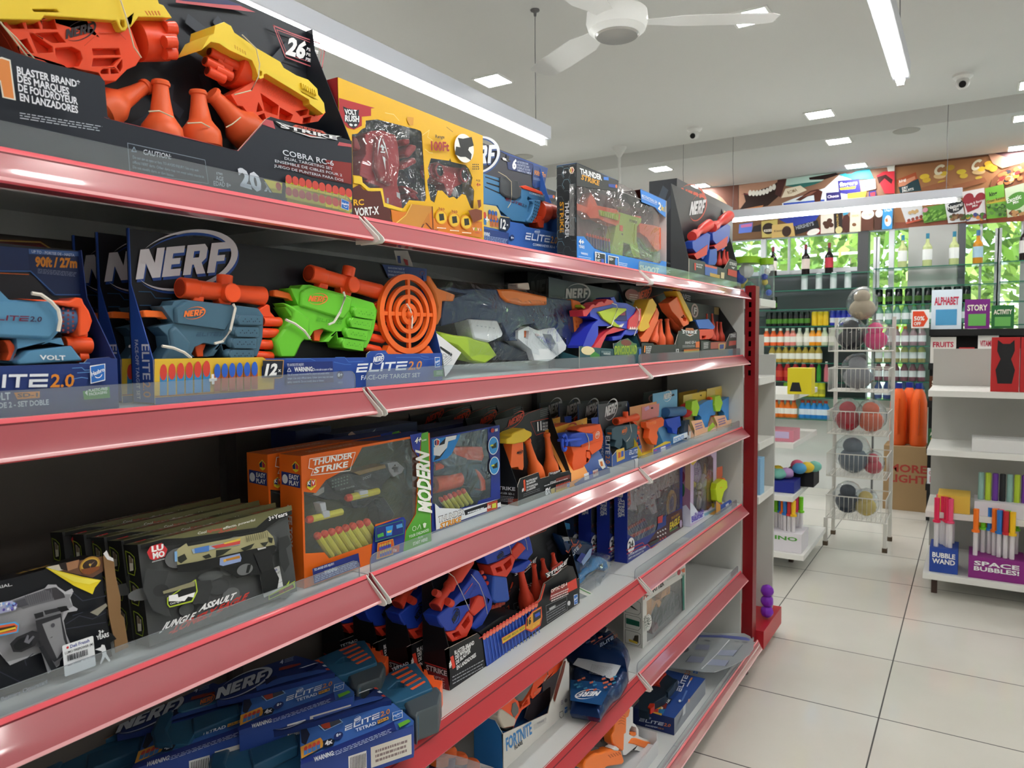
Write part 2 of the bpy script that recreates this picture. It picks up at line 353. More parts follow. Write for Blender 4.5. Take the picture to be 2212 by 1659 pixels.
# ---------------------------------------------------------------- ceiling fittings
EMP=M('fffdf8',.5,em=PANEL); TRIMW=M('eeeeec',.4)
def ceiling_light(x,y,lab,grp=None):
    t=It('ceiling_light',lab,'ceiling light',(x,y,ZC),group=grp); b=B()
    f=[(-.095,-.095),(.095,-.095),(.095,.095),(-.095,.095)]; h=[(-.082,-.082),(.082,-.082),(.082,.082),(-.082,.082)]
    b.pr(t.top(0),[f,h],-.008,0,TRIMW); b.build('frame',t.o,smooth=0); B().box((-.082,-.082,-.006),(.082,.082,-.001),EMP).build('diffuser',t.o,smooth=0)
for x,y,l in ((-.966,3.79,'square recessed ceiling light just beyond the near fan, large in view'),(-2.51,3.84,'square recessed ceiling light above the long pendant lamp over the toy racks'),(-.966,5.68,'square recessed ceiling light short of the ceiling recess, by the window end'),
  (.285,5.75,'square recessed ceiling light cut by the frame edge beside the dome camera'),(-.966,6.53,'square recessed ceiling light just past the ceiling recess beside the speaker disc'),(-2.51,6.66,'square recessed ceiling light above the grey hexagon patterned toy boxes'),
  (-.966,7.56,'square recessed ceiling light close over the chocolate poster'),(.285,6.6,'square recessed ceiling light at frame edge, between two others of its column'),(.285,7.62,'square recessed ceiling light close over the nut poster at frame edge'),(-2.45,7.62,'square recessed ceiling light low over the tall black box, near the brown wall poster')):
    ceiling_light(x,y,l)
for x in (-4,-2.51,-.966,.285,1.5,2.8):
    for y in (-2.6,-1.0,1.1,3.8,5.7,7.1):
        if (x in (-4,1.5,2.8)) or y<2: ceiling_light(x,y,'square recessed ceiling light out of the photographed view','ceiling lights beyond the view')
EMT=M('fdfffb',.5,em=TUBE); HOUS=M('c9ccd6',.35)
def linear_lamp(lab,cx,cy,ln,along):
    t=It('pendant_lamp',lab,'pendant lamp',(cx,cy,2.43),rz=0 if along=='x' else 90); h=ln/2
    B().box((-h,-.03,.03),(h,.03,.095),HOUS).build('housing',t.o,bev=.004)
    B().lathe((-h+.04,0,.017),(1,0,0),[(0,.012),(.004,.016),(ln-.084,.016),(ln-.08,.012)],EMT,12).build('tube',t.o)
    [B().box((q,-.012,.0),(q+.028,.012,.03),TRIMW).build('socket',t.o,smooth=0) for q in (-h+.01,h-.038)]; zt=ZC-2.43+(.13 if cy>6 else 0)
    for x in (-h+.1,h-.1):
        b=B(); b.tube([(x,0,.095),(x,0,.16),(x+.004,.003,.3),(x-.003,0,.45),(x,0,zt)],.0022,'77777a',5); b.lathe((x,0,zt),(0,0,-1),[(0,.022),(.006,.022),(.012,.008),(.03,.006)],'6e6e70',10); b.build('suspension_wire',t.o)
linear_lamp('long white pendant lamp hung over the toy rack top shelf',-1.816,1.85,2.8,'y')
linear_lamp('white pendant lamp hung along the aisle near the dome camera',-.262,1.85,2.8,'y')
linear_lamp('white pendant lamp hung crosswise before the chocolate and nut posters',-.96,6.22,1.72,'x')
linear_lamp('white pendant lamp hung crosswise, mostly hidden behind the top shelf boxes',-2.9,6.22,1.72,'x')
def fan(lab,x,y,z,a0,long=True):
    t=It('ceiling_fan',lab,'ceiling fan',(x,y,z)); W=M('e4e4e2',.35)
    B().lathe((0,0,-.06),(0,0,1),[(0,.05),(.002,.086),(.02,.108),(.05,.118),(.085,.115),(.12,.07),(.13,.03)],W,32).build('motor',t.o)
    B().lathe((0,0,-.0605),(0,0,-1),[(-.002,.084),(.004,.078),(.006,.03),(.007,.01)],M('bdbab6',.2,metal=.5),32).build('cap',t.o)
    b=B(); b.tube([(0,0,.06),(0,0,ZC-z-.02)],.011,W,10); b.build('rod',t.o); B().lathe((0,0,ZC-z),(0,0,-1),[(0,.06),(.01,.058),(.07,.02),(.08,.014)],W,20).build('canopy',t.o)
    for i in range(3):
        a=R(a0+120*i); d=V((cos(a),sin(a),0)); n=V((-sin(a),cos(a),0)); bl=B(); P=[]
        for r,w0,w1 in ((.1,-.03,.03),(.17,-.045,.04),(.24,-.068,.06),(.45,-.075,.06),(.57,-.07,.055),(.6,-.05,.04)):
            P.append((d*r+n*w0+V((0,0,-.012+w0*.12)),d*r+n*w1+V((0,0,-.012+w1*.12))))
        for (p,q),(u,v) in zip(P,P[1:]):
            up=V((0,0,.003)); bl.tri([p,u,v,q][::-1],W); bl.tri([p+up,u+up,v+up,q+up],W); bl.tri([p,p+up,u+up,u],W); bl.tri([q,v,v+up,q+up],W)
        bl.build('blade',t.o)
C(0,0,2212)
fan('white ceiling fan cut by the photo top edge, blades spread over the aisle',-1.19,2.69,2.7,150)
p=at((1338,318),z=ZC); fan('white ceiling fan far off, only its rod and cone show above the boxes',p.x,p.y,2.66,40)
for px,l in (((1500,277),'white dome security camera above the tall grey and black toy boxes'),((2080,162),'white dome security camera beside the aisle pendant lamp')):
    p=at(px,z=ZC); t=It('security_camera',l,'security camera',p)
    B().lathe((0,0,0),(0,0,-1),[(0,.055),(.012,.055),(.02,.048),(.03,.036)],TRIMW,20).build('mount',t.o); B().ball((0,-.008,-.05),.038,M('e2e2e0',.25),16,12).build('ball_housing',t.o)
    B().lathe((0,-.034,-.062),(0,-.8,-.45),[(0,.02),(.012,.019),(.013,.012)],'111114',16).build('lens',t.o)
p=at((1958,282),z=ZC); tag(B().lathe(p,(0,0,-1),[(0,.095),(.006,.09),(.007,.08)],M('b7b6b0',.7),28).build('ceiling_speaker'),'round grey speaker grille set flat in the ceiling near the posters','speaker')
p=at((1130,338),z=ZC); tag(B().lathe(p,(0,0,-1),[(0,.09),(.006,.085),(.007,.075)],M('b7b6b0',.7),28).build('ceiling_speaker'),'round grey speaker grille in ceiling, above the blue boxed blaster','speaker')
# ---------------------------------------------------------------- posters on the lintel
C(0,0,2212)
YP=YW-.012
def poster(lab,x0,x1,col):
    t=It('wall_poster',lab,'poster',(x0,YP,ZB)); w_,h_=x1-x0,ZC-ZB-.012
    B().box((0,0,0),(w_,.01,h_),col).build('panel',t.o,smooth=0); A=Art(t.front(0),.0008,.0004); A.rough=.45; A.sub((0,0),(w_,0),(0,h_),raw=True); A.f0=A.f; return t,A
xa,xb,xc,xd=fx(1420,400,YP),fx(1596,400,YP),fx(1933,400,YP),fx(2350,400,YP)
t,A=poster('brown poster panel with a pale round shape on the lintel wall',xa,xb-.004,'6b4438'); A.ell((.5,.55),(.9,.5),(.5,1),'b08a74'); A.ell((.55,.3),(.72,.3),(.55,.42),'e8e0d6'); A.done('print',t.o)
t,A=poster('chocolate poster with a laughing mouth and packs of bars',xb,xc-.004,'8e6a55')
A.px(); C(1560,300,340)
A.poly('237,655 880,560 745,830 600,920 300,1000 237,960','b98d76'); A.poly('300,760 380,770 720,650 780,600 860,590 800,800 640,940 420,980 240,1000 330,880','2a1713')
A.poly('270,780 560,735 700,660 740,640 600,740 420,790','7c2f33')
for i in range(8): x=370+i*48; y=762-i*8-(i-3)**2*2.2+(i>5)*-12; A.ell((x+22,y+18),(x+48,y+14),(x+22,y-24),'f2efe6')
A.poly('300,985 580,930 540,1010 290,1020','c98556'); A.poly('780,575 905,560 820,820 740,780','4b2a26')
A.poly('905,565 1260,510 1600,470 1400,590 1180,650 890,660','bcd9cf'); A.poly('880,660 1150,620 1420,590 1300,640 1120,690','2f6d66'); A.poly('1220,545 1600,475 1640,500 1440,570 1230,575','241312')
A.poly('890,700 1100,655 1190,720 1010,800 830,830','e8dcc4'); A.T('ROMA',(930,780),(1060,735),(912,735),'8b6a45')
A.poly('840,905 1000,840 1440,690 1640,510 1810,560 1900,830 860,1000','dfe8ee'); A.poly('860,905 1440,850 1430,1000 860,1010','2b4fb6')
A.poly('1030,860 1130,800 1240,730 1340,705 1410,740 1380,880 1300,890 1290,790 1200,810 1100,870','4a241c'); A.poly('1120,820 1250,745 1330,730 1240,790','8a5a4a')
A.poly('1640,500 2070,420 2130,560 1820,570','36b3c7'); A.poly('1730,470 1880,455 1820,490 1750,495','7a5a58')
A.poly('1625,590 1925,560 1945,760 1790,780 1640,760','2e2a78'); A.T('fingers',(1650,670),(1900,640),(1650,610),'f4f2fa',.03); A.poly('1650,690 1820,670 1880,660 1870,700 1660,720','d9c53e')
A.poly('1930,590 2150,560 2160,700 1960,740','f6e6e6'); A.T('Twister',(1960,690),(2140,670),(1960,640),'b5302e'); A.poly('1460,760 1660,740 1680,860 1470,880','29245f'); A.T('Choco',(1480,835),(1640,815),(1478,795),'efeaf4',.02)
A.poly('1760,770 2030,735 2010,820 1760,840','d7b23b'); A.poly('2060,740 2160,720 2165,815 2060,820','31306f'); A.poly('2080,760 2150,745 2150,800 2085,805','c33c4a')
C(1560,300,652)
A.poly('1130,270 1180,240 1264,230 1264,400 1190,400','c8303f'); A.poly('1135,280 1200,262 1250,300 1240,330 1190,290 1150,330','3b1a1a'); A.poly('1205,200 1264,195 1264,235 1215,240','dfe3dc')
C(1560,300,340)
A.poly('150,1190 1360,1050 1380,1330 150,1420','6a4a2e'); A.poly('240,1200 430,1170 420,1310 230,1330','5a74c8'); A.poly('260,1210 420,1185 415,1230 265,1250','c06a9a'); A.poly('410,1310 440,1230 545,1200 545,1300','221a1c'); A.poly('550,1160 780,1130 770,1380 560,1390','b9a85e'); A.ell((650,1260),(735,1255),(650,1180),'2a1c14'); A.T('KISSES',(590,1310),(700,1300),(588,1275),'efe6d6',.02)
A.poly('790,1130 1380,1050 1300,1160 1000,1230','2b3c9c'); A.poly('700,1210 995,1180 1025,1365 695,1395','c8a868'); A.ell((905,1300),(970,1295),(905,1225),'38231a'); A.T('Kisses',(730,1310),(850,1298),(728,1280),'5a4430')
A.poly('1015,1225 1340,1140 1365,1250 1030,1350','1c1a20'); A.T('HERSHEY\'S',(1040,1275),(1290,1210),(1030,1225),'9aa0a8',.03); A.poly('1180,1310 1300,1260 1390,1250 1380,1340 1190,1345','7c1f22'); A.ell((1280,1310),(1370,1290),(1285,1265),'e8e4e0')
A.poly('1385,1060 1565,1040 1575,1320 1385,1335','d9cfc4')
for q in ((1450,1190),(1500,1170),(1530,1210),(1470,1230),(1510,1150)): A.ell(q,(q[0]+38,q[1]),(q[0],q[1]-34),'4a2a1e')
A.poly('1570,1040 1690,1030 1690,1320 1580,1320','241d1c'); A.T('MAGNUM',(1640,1230),(1630,1060),(1610,1230),'b79a52'); A.ell((1640,1280),(1690,1275),(1640,1230),'c9c08a'); A.ell((1745,1190),(1805,1190),(1745,1060),'46231c'); A.poly('1695,1035 1790,1025 1760,1060 1700,1080','3f8fb0')
A.poly('1800,1030 1950,1010 1945,1300 1790,1310','e2d9c0'); A.ell((1855,1205),(1885,1205),(1855,1180),'7a5236'); A.T('FERRERO',(1820,1100),(1930,1090),(1820,1070),'b09a62')
A.poly('1955,1010 2130,990 2120,1285 1955,1290','5b3324'); A.ell((2045,1060),(2135,1050),(2045,990),'f2eee4'); A.T('ROCHER',(1985,1085),(2105,1075),(1985,1055),'9a8c6c'); A.poly('2150,990 2240,985 2230,1275 2140,1280','4a2a20')
C(1560,300,652)
A.ell((1150,545),(1178,542),(1150,515),'f2eee4'); A.poly('1178,505 1252,495 1245,660 1170,663','3f9bdc'); A.T('TAZA',(1185,535),(1245,527),(1185,508),'e8f2fa',.03); A.ell((1215,600),(1240,598),(1215,560),'f0ede6'); A.poly('1195,590 1210,580 1215,605 1200,610','c9803e')
A.done('print',t.o)
t,A=poster('nut and dried fruit poster with packets over a wooden board',xc,xd,'9a6a46'); A.px(); C(1880,290,332)
A.poly('355,440 1700,270 1705,315 355,475','6b4630'); A.poly('355,1270 1380,1230 2212,1150 2212,1250 340,1360','8a4a34')
A.poly('370,660 655,545 730,810 430,850','a5502e'); A.poly('405,760 690,640 735,810 430,850','1d3a42'); A.poly('400,700 640,600 650,640 500,740 410,760','c9876a'); A.T('king',(415,700),(515,665),(412,660),'f2ece6',.02); A.T('DRY',(460,800),(545,775),(455,765),'f4f4f0',.02); A.T('FRUITS',(465,838),(625,800),(462,805),'f4f4f0',.02)
for x,y,rx,ry,c in ((780,610,70,40,'d7b93a'),(810,660,60,36,'c9a636'),(1000,600,90,40,'d2b280'),(1060,565,55,32,'cdae3a'),(1150,480,65,40,'a8852e'),(1310,540,70,36,'c9b23a'),(1345,600,60,36,'c2a63a'),(1560,540,95,40,'c8a878'),(1600,500,55,35,'cfae36'),(1710,420,70,38,'d0a02e'),(1720,470,75,42,'d6a83a'),(1770,490,60,50,'cf9a34'),(1030,690,60,28,'b99a3a'),(1560,625,50,22,'b9a03c')): A.ell((x,y),(x+rx,y-6),(x+4,y-ry),c)
A.ell((1000,510),(1080,480),(1000,440),'d9d2b8',20,300,.5); A.ell((1535,440),(1615,400),(1535,370),'d9d2b8',20,300,.5)
A.poly('730,770 1090,670 1130,740 900,800 740,810','8f5a3c'); A.poly('1180,740 1640,620 1680,680 1300,790 1190,790','8f5a3c'); A.poly('1700,280 2212,210 2212,400 1900,490 1760,420','b88a72'); A.poly('1750,260 2212,205 2212,300 1950,330','6a4c50')
A.poly('1720,750 1760,640 1880,530 2212,395 2212,720 1900,790','7a4a30'); A.ell((2130,640),(2380,600),(2110,430),'5a3422',80,260,.9)
for i in range(34): x=1850+random.random()*362; y=640-(x-1850)*.35+random.uniform(-60,110); A.ell((x,y),(x+42,y-8),(x+4,y-30),random.choice(['cfa27a','b98256','e0c0a0','a86a3c','33303c','d09a3c','8a2f2f']))
A.poly('430,1030 740,990 780,1225 520,1290','cfd0d4'); A.poly('515,1265 780,1200 780,1225 520,1292','c0563e')
for i in range(4): A.ell((555+i*58,1240-i*18),(580+i*58,1236-i*18),(555+i*58,1216-i*18),'8e4034')
for q in ((570,1130),(610,1115),(640,1125),(670,1105)): A.ell(q,(q[0]+26,q[1]),(q[0],q[1]-26),'b99a6a')
A.poly('750,1060 1080,1000 1100,1230 770,1280','5c8f3a')
for i in range(60): x=770+random.random()*310; y=1100+random.random()*140-(x-770)*.06; A.ell((x,y),(x+26,y-10),(x+6,y-18),random.choice(['79ae48','5a8f34','477a2c','8cc058']))
A.ell((790,1090),(830,1085),(790,1055),'c98a9a')
A.poly('1070,990 1310,930 1380,1250 1120,1280','d8d9dc'); A.ell((1225,1040),(1345,1010),(1230,950),'23262a'); A.T('Natural',(1120,1085),(1330,1025),(1112,1035),'f0f0ee',.02); A.T('Mix',(1195,1110),(1280,1085),(1190,1070),'f0f0ee',.02)
for i in range(30): x=1140+random.random()*220; y=1160+random.random()*70; A.ell((x,y),(x+26,y-4),(x,y-22),random.choice(['5a3c2a','7a5238','4b5a34','8a6a4a']))
A.poly('1320,830 1640,770 1665,1230 1390,1260','dcd6d8'); A.ell((1410,930),(1490,910),(1410,850),'8e2634'); A.ell((1580,910),(1655,895),(1580,840),'8e2634'); A.poly('1330,930 1655,890 1560,1060 1400,1130','8e2634'); A.T('Fruits & Berries',(1385,1035),(1640,960),(1380,1000),'f4eeee',.01); A.T('Mix',(1470,1055),(1550,1030),(1467,1020),'f4eeee',.01)
for i in range(24): x=1400+random.random()*250; y=1150+random.random()*70; A.ell((x,y),(x+28,y-4),(x,y-26),random.choice(['c9803c','7a2f3f','4b7a34','3a3c7a','b9a23c']))
A.poly('1650,780 1920,715 1965,1190 1680,1220','6fae38'); A.poly('1675,960 1935,900 1945,960 1680,1010','b9a03a'); A.T('king',(1715,895),(1825,870),(1710,835),'1c2a18',.03); A.T('Green Raisins',(1680,990),(1930,925),(1675,950),'33401c',.01)
for i in range(46): x=1690+random.random()*250; y=1020+random.random()*150; A.ell((x,y),(x+24,y-4),(x,y-22),random.choice(['3e6a2c','59883a','2f5022','6a9a48']))
A.poly('1935,780 2212,700 2212,1160 1975,1200','c8d6b8'); A.ell((2100,960),(2260,900),(2090,840),'4f8a34'); A.T('Exotic',(1970,995),(2175,920),(1960,930),'f6f8f2',.015); A.T('Mix',(2055,1010),(2140,980),(2050,965),'f6f8f2',.015)
for i in range(20): x=1985+random.random()*220; y=1110+random.random()*60; A.ell((x,y),(x+30,y-4),(x,y-24),random.choice(['8a5a3a','b98a5a','6a3c2a','4b6a34']))
A.done('print',t.o)
# ---------------------------------------------------------------- beyond the window
tag(B().box((-40,YW+.2,-.4),(30,45,-.3),M('c9c4b4',.9)).build('ground',smooth=0),kind='structure')
rt=random.Random(3)
def tree(lab,x,y,h,r,cols,n=1500):
    t=It('tree',lab,'tree',(x,y,-.3),group='trees outside the window'); B().tube([(0,0,0),(.1,0,h*.3),(0,.1,h*.62)],.12,'7a6650',8).build('trunk',t.o); b=B()
    for i in range(n):
        a,c,q=rt.uniform(0,2*PI),rt.uniform(-1,1),rt.random()**.35; s=math.sqrt(1-c*c); p=V((cos(a)*s*r*q,sin(a)*s*r*q,h*.62+c*h*.4*q)); u=V((rt.uniform(-1,1),rt.uniform(-1,1),rt.uniform(-1,1))).normalized(); w_=u.cross(V((.3,.5,.8))).normalized(); k=rt.uniform(.1,.24)
        b.tri([p-u*k,p+w_*k*.45,p+u*k,p-w_*k*.45],rt.choice(cols))
    b.build('crown',t.o,smooth=0)
GR=['8fb24a','a9c45e','7a9c3c','bcd276','6a8c36']
for i,(x,y,h,r) in enumerate(((-9,15,5.5,2.6),(-4.6,15.5,6,2.2),(-.6,15,5.4,1.9),(3.2,16,6,2),(7.5,16,6,2.2),(-14,18,7,2.4),(-3,23,9,3.2),(3.5,23.5,9,3.2),(-10,23,9,3.2))):
    tree(['bright green leafy tree outside the window, close to the glass','sunlit green tree standing behind the other trees outside the window'][i>5],x,y,h,r,GR)
# ================================================================ the toy rack: bays of red and white steel shelving
XF=-.865; XB=-1.235; BAY=[-.275,.92,2.115,3.31]
ZS=dict(S1=1.690,S2=1.407,S3=1.0896,S4=.745,S5=.441,S6=.127)
STEEL=M('d6d8d7',.38,noise=.08,scale=8); BACKP=M('635d5a',.5,noise=.08,scale=6); RED=M('b3262f',.35); REDP=M('7e1219',.32,noise=.05)  # BACKP: light steel with the shade under the shelves darkened into its colour
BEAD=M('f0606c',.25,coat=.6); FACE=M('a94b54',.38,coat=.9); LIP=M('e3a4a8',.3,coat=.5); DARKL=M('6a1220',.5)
ACR=CLEAR('eef3f6',.11,.05,gl=.9); EDGE=CLEAR('7d849c',.35,.1,gl=.8)
def rail(par,y0,y1,z,bare=False,xf=None,dz=.036,dx=.036):
    x=XF if xf is None else xf; b=B()
    def strip(p,q,m): b.tri([(p[0],y0,p[1]),(q[0],y0,q[1]),(q[0],y1,q[1]),(p[0],y1,p[1])],m)
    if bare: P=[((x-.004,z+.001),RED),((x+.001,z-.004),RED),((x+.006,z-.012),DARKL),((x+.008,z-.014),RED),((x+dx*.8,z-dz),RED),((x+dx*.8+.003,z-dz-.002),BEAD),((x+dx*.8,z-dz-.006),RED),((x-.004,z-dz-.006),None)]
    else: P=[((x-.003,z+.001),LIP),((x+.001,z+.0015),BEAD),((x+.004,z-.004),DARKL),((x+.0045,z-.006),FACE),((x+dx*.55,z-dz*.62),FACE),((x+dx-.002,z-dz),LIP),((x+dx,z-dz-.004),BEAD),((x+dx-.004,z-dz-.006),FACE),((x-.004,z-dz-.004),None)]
    for (p,m),(q,_) in zip(P,P[1:]): strip(p,q,m)
    for y in (y0,y1): b.tri([(p[0],y,p[1]) for p,_ in (P if y==y1 else P[::-1])],FACE if not bare else RED)
    return b.build('price_rail',par,smooth=20)
def guard(par,W,y0,y1,z,h=.03,x=None):
    x=XF-.006 if x is None else x; pl=PL((x,0,z),(0,1,0),(0,0,1),W); r=.012
    P=[(y0,-.004)]+[(y0+r-r*cos(R(a)),h-r+r*sin(R(a))) for a in (0,30,60,90)]+[(y1-r+r*sin(R(a)),h-r+r*cos(R(a))) for a in (0,30,60,90)]+[(y1,-.004)]
    b=B(); b.pr(pl,P,-.0012,.0012,ACR,side=EDGE); return b.build('shelf_guard',par,smooth=0)
def fins(par,y,z,dy=.006):
    b=B()
    for o in (-dy,dy):
        pl=PL((0,y+o,0),(1,0,0),(0,0,1),MX()); b.pr(pl,[(XF-.006,z),(XF+.002,z+.001),(XF+.044,z-.036),(XF+.046,z-.042),(XF+.04,z-.046),(XF-.006,z-.046)],-.0012,.0012,M('dfe0dc',.4))
    return b.build('bracket',par,bev=.001)
def shelf(par,W,y0,y1,z,bare=False,g=None,fin=True):
    b=B(); b.box((XB,y0+.002,z-.004),(XF-.002,y1-.002,z),STEEL); b.box((XB,y0+.002,z-.04),(XB+.004,y1-.002,z-.004),STEEL); b.box((XF-.012,y0+.002,z-.04),(XF-.004,y1-.002,z-.004),STEEL)
    b.box((XB+.01,y0+.002,z-.032),(XF-.012,y0+.006,z-.004),STEEL); b.box((XB+.01,y1-.006,z-.032),(XF-.012,y1-.002,z-.004),STEEL)
    o=b.build('shelf',par,smooth=0); rail(o,y0+.004,y1-.004,z,bare)
    if g: guard(o,W,g[0],g[1],z)
    if fin: fins(o,y1,z)
    return o
for i,(lab,sp) in enumerate((('red and white rack bay holding the big two-blaster black box, cut by frame edge',dict(S1=(0,(-.27,.905)),S2=(0,(-.27,.905)),S3=(0,(-.27,.905)),S4=(1,None))),
  ('red and white rack bay in the middle, with bare red rails on its low shelves',dict(S1=(0,None),S2=(0,(.932,2.10)),S3=(0,(.932,2.10)),S4=(1,None),S5=(1,None))),
  ('red and white rack bay ending at the slotted dark red post',dict(S1=(0,(2.13,3.285)),S2=(0,(2.13,3.285)),S3=(0,(2.13,3.285)),S4=(0,(2.10,3.25)),S5=(0,(2.12,3.285)))))):
    y0,y1=BAY[i],BAY[i+1]; e=It('display_rack',lab,'store rack',(0,0,0)); par=e.o; W=MX()
    B().box((XB-.03,y0+.0015,.1),(XB,y1-.0015,1.72),BACKP).build('back_panel',par,smooth=0)
    b=B(); b.box((XB,y1-.012,.0),(XB+.02,y1+.012,1.69),M('4a4646',.5)); b.build('upright',par,smooth=0)
    for k,(bare,g) in sp.items(): shelf(par,W,y0,y1,ZS[k],bare,g,fin=not(i==2))
    z=ZS['S6']; b=B(); b.box((XB,y0,.1),(-.80,y1,z),STEEL); b.build('base_deck',par,smooth=0)
    b=B(); b.box((-.805,y0,.045),(-.797,y1,z-.01),RED); b.build('plinth',par,smooth=0); rail(par,y0+.002,y1-.002 if i<2 else y1+.03,z,False,xf=-.795,dz=.034,dx=.022)
    if i==2: guard(par,W,2.05,3.3,z,.03,x=-.803)
    for y in ((y0+.1,) if i<2 else (y0+.1,3.25)):
        b=B(); b.lathe((-.83,y,0),(0,0,1),[(0,.016),(.006,.018),(.012,.007),(.05,.006)],M('8a8d90',.25,metal=.9),12); b.build('levelling_foot',par)
    if i==2:
        B().box((XB-.03,3.318,.1),(-.868,3.338,1.70),M('c4c5c2',.45)).build('end_panel',par,smooth=0)
        t=PL((-.867,3.345,0),(1,0,0),(0,0,1),W); hs=[[(.016,z),(.028,z),(.028,z+.024),(.016,z+.024)] for z in [1.702-.043*k for k in range(1,10)]]
        b=B(); b.pr(t,[[(0,0),(.046,0),(.046,1.705),(.042,1.712),(.004,1.712),(0,1.705)]]+hs,-.0015,0,REDP); b.box((-.867,3.346,0),(-.865,3.41,1.71),REDP); b.box((-.823,3.346,0),(-.821,3.41,1.71),REDP); b.box((-.865,3.40,0),(-.823,3.41,1.71),M('0c0c0c',.8)); b.build('slotted_post',par,smooth=0)  # near-black inner wall paints the shade seen through the slots
    # lower part of the back: kick plate
    B().box((XB-.03,y0,.0),(XB,y1,.1),M('6f6a68',.5)).build('kick_plate',par,smooth=0)
# ================================================================ makers for boxed toys
def shelfit(name,lab,cat,zs,xf,pl,pr_,group=None,rz=90,yref=None):
    """thing standing on rack shelf zs, front at x=xf, from photo column pl to pr_ (pixels (x,y)); returns it and its width"""
    C(0,0,2212); a=at(pl,x=xf); b=at(pr_,x=xf); t=It(name,lab,cat,(xf,a.y,ZS[zs]+.0005),rz,group); t.w=b.y-a.y; return t
def ex(it,name,y0,y1,mat,outer,*holes,par=None,bev=.0012,plate=0,pm=None):
    """outline traced at depth y0, solid back to y1; plate closes the pockets behind"""
    pl=it.front(y0); b=B(); b.pr(pl,[pl.L(outer)]+[pl.L(h) for h in holes],-(y1-y0),0,mat if not isinstance(mat,str) else M(mat,.35))
    if plate: b.pr(pl,[pl.L(outer)],-(y1-y0)-plate,-(y1-y0)-.0001,pm or (mat if not isinstance(mat,str) else M(mat,.35)))
    return b.build(name,par or it.o,bev=bev)
def xy(it,y,p):
    a,b=it.front(y).px(p); return V((a,y,b))
def cyl(it,name,y,p,q,r,mat,par=None,prof=None,seg=20,hollow=None,bev=0):
    """round part from pixel p to q at depth y, radius r pixels; prof: (0..1 along, radius factor)"""
    P,Q=xy(it,y,p),xy(it,y,q); d=Q-P; k=_c[2]; rr=(xy(it,y,(p[0],p[1]+r))-P).length; L=d.length; m=mat if not isinstance(mat,str) else M(mat,.35)
    b=B(); b.lathe(P,d,[(L*t,rr*f) for t,f in (prof or ((0,.94),(.02,1),(.98,1),(1,.94)))],m,seg)
    if hollow: e=P if hollow[0]<0 else Q; dd=d.normalized()*(-1 if hollow[0]<0 else 1); b.lathe(e+dd*.0004,dd,[(0,rr*hollow[1]),(.0004,rr*hollow[1])],M(hollow[2],.6),seg)
    return b.build(name,par or it.o)
CONE=((0,.8),(.05,.98),(.2,1),(.32,.95),(.42,.72),(.5,.56),(.75,.42),(.92,.36),(.93,.44),(.97,.45),(1,.4))
def cone(it,y,p,q,r,col='f2683a',par=None): return cyl(it,'bottle_target',y,p,q,r,M(col,.4),prof=CONE,par=par)
def band(it,y,pts,col='d9cdb0',r=.0009,par=None):
    pl=it.front(y); return B().tube([pl.P(*pl.px(p)) for p in S(pts)],r,col,5).build('tie',par or it.o)
def tray(it,w,d,hb,front,col,inner,hl,hr,back=None,rough=.42,sl=None,sr=None,fl=True):
    """open-fronted carton: back card, two cheeks, floor and a cut front flap (front: own-frame outline)"""
    b=B(); c=M(col,rough); n=M(inner,rough); F=it.front(0)
    b.pr(F,front,-.002,0,c,side=M('cfc6b8',.8)); b.pr(it.front(d),back or [(0,0),(w,0),(w,hb),(0,hb)],-.002,0,n)
    if fl: b.box((0,.002,0),(w,d,.002),n)
    for x,h,pf,s in ((0,hl,sl,1),(w,hr,sr,-1)):
        P=pf or [(0.002,0),(d,0),(d,hb),(.002,h)]
        pl=PL((x+(.002 if s<0 else 0)-.002*(s<0),0,0),(0,1,0),(0,0,1),it.W); b.pr(pl,P,0,-.0012*1 if s<0 else .0012,c)
    return b.build('carton',it.o,smooth=0)
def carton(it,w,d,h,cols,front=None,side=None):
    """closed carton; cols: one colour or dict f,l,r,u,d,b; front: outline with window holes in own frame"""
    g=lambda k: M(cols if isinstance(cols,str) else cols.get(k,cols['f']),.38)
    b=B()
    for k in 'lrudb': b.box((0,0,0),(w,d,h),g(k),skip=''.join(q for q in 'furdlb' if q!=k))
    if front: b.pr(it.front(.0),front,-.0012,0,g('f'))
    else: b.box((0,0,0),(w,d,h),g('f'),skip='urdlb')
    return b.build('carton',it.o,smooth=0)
def win(it,pts,y=.0006,bump=.16,haze=.025):
    pl=it.front(y); b=B(); b.pr(pl,pl.L(pts) if isinstance(pts,str) else pts,-.0004,0,CLEAR('f4f6f8',haze,.06,bump=bump,scale=18)); return b.build('window_film',it.o,smooth=0)
def dart(it,y,p,q,r,c1,c2,par=None,f=.2): return cyl(it,'dart',y,p,q,r,M(c1,.6),par=par,seg=10,prof=((0,.95),(1-f,.95))) and cyl(it,'dart_tip',y,(p[0]+(q[0]-p[0])*(1-f),p[1]+(q[1]-p[1])*(1-f)),q,r*1.04,M(c2,.5),par=par,seg=10,prof=((0,1),(.6,1),(1,.6)))
def darts_print(A,a,b,n,h,c1,c2,f=.26):
    """printed row of darts standing from a to b (pixels of their feet), h = vector to the tip"""
    for i in range(n):
        t0,t1=(i+.08)/n,(i+.92)/n; P=[(a[0]+(b[0]-a[0])*t,a[1]+(b[1]-a[1])*t) for t in (t0,t1)]; U=lambda p,k:(p[0]+h[0]*k,p[1]+h[1]*k)
        A.poly([P[0],P[1],U(P[1],1-f),U(P[0],1-f)],c1); c=U(((P[0][0]+P[1][0])/2,(P[0][1]+P[1][1])/2),1-f); A.ell(c,U(P[1],1-f),(c[0]+h[0]*f,c[1]+h[1]*f),c2,k=14)
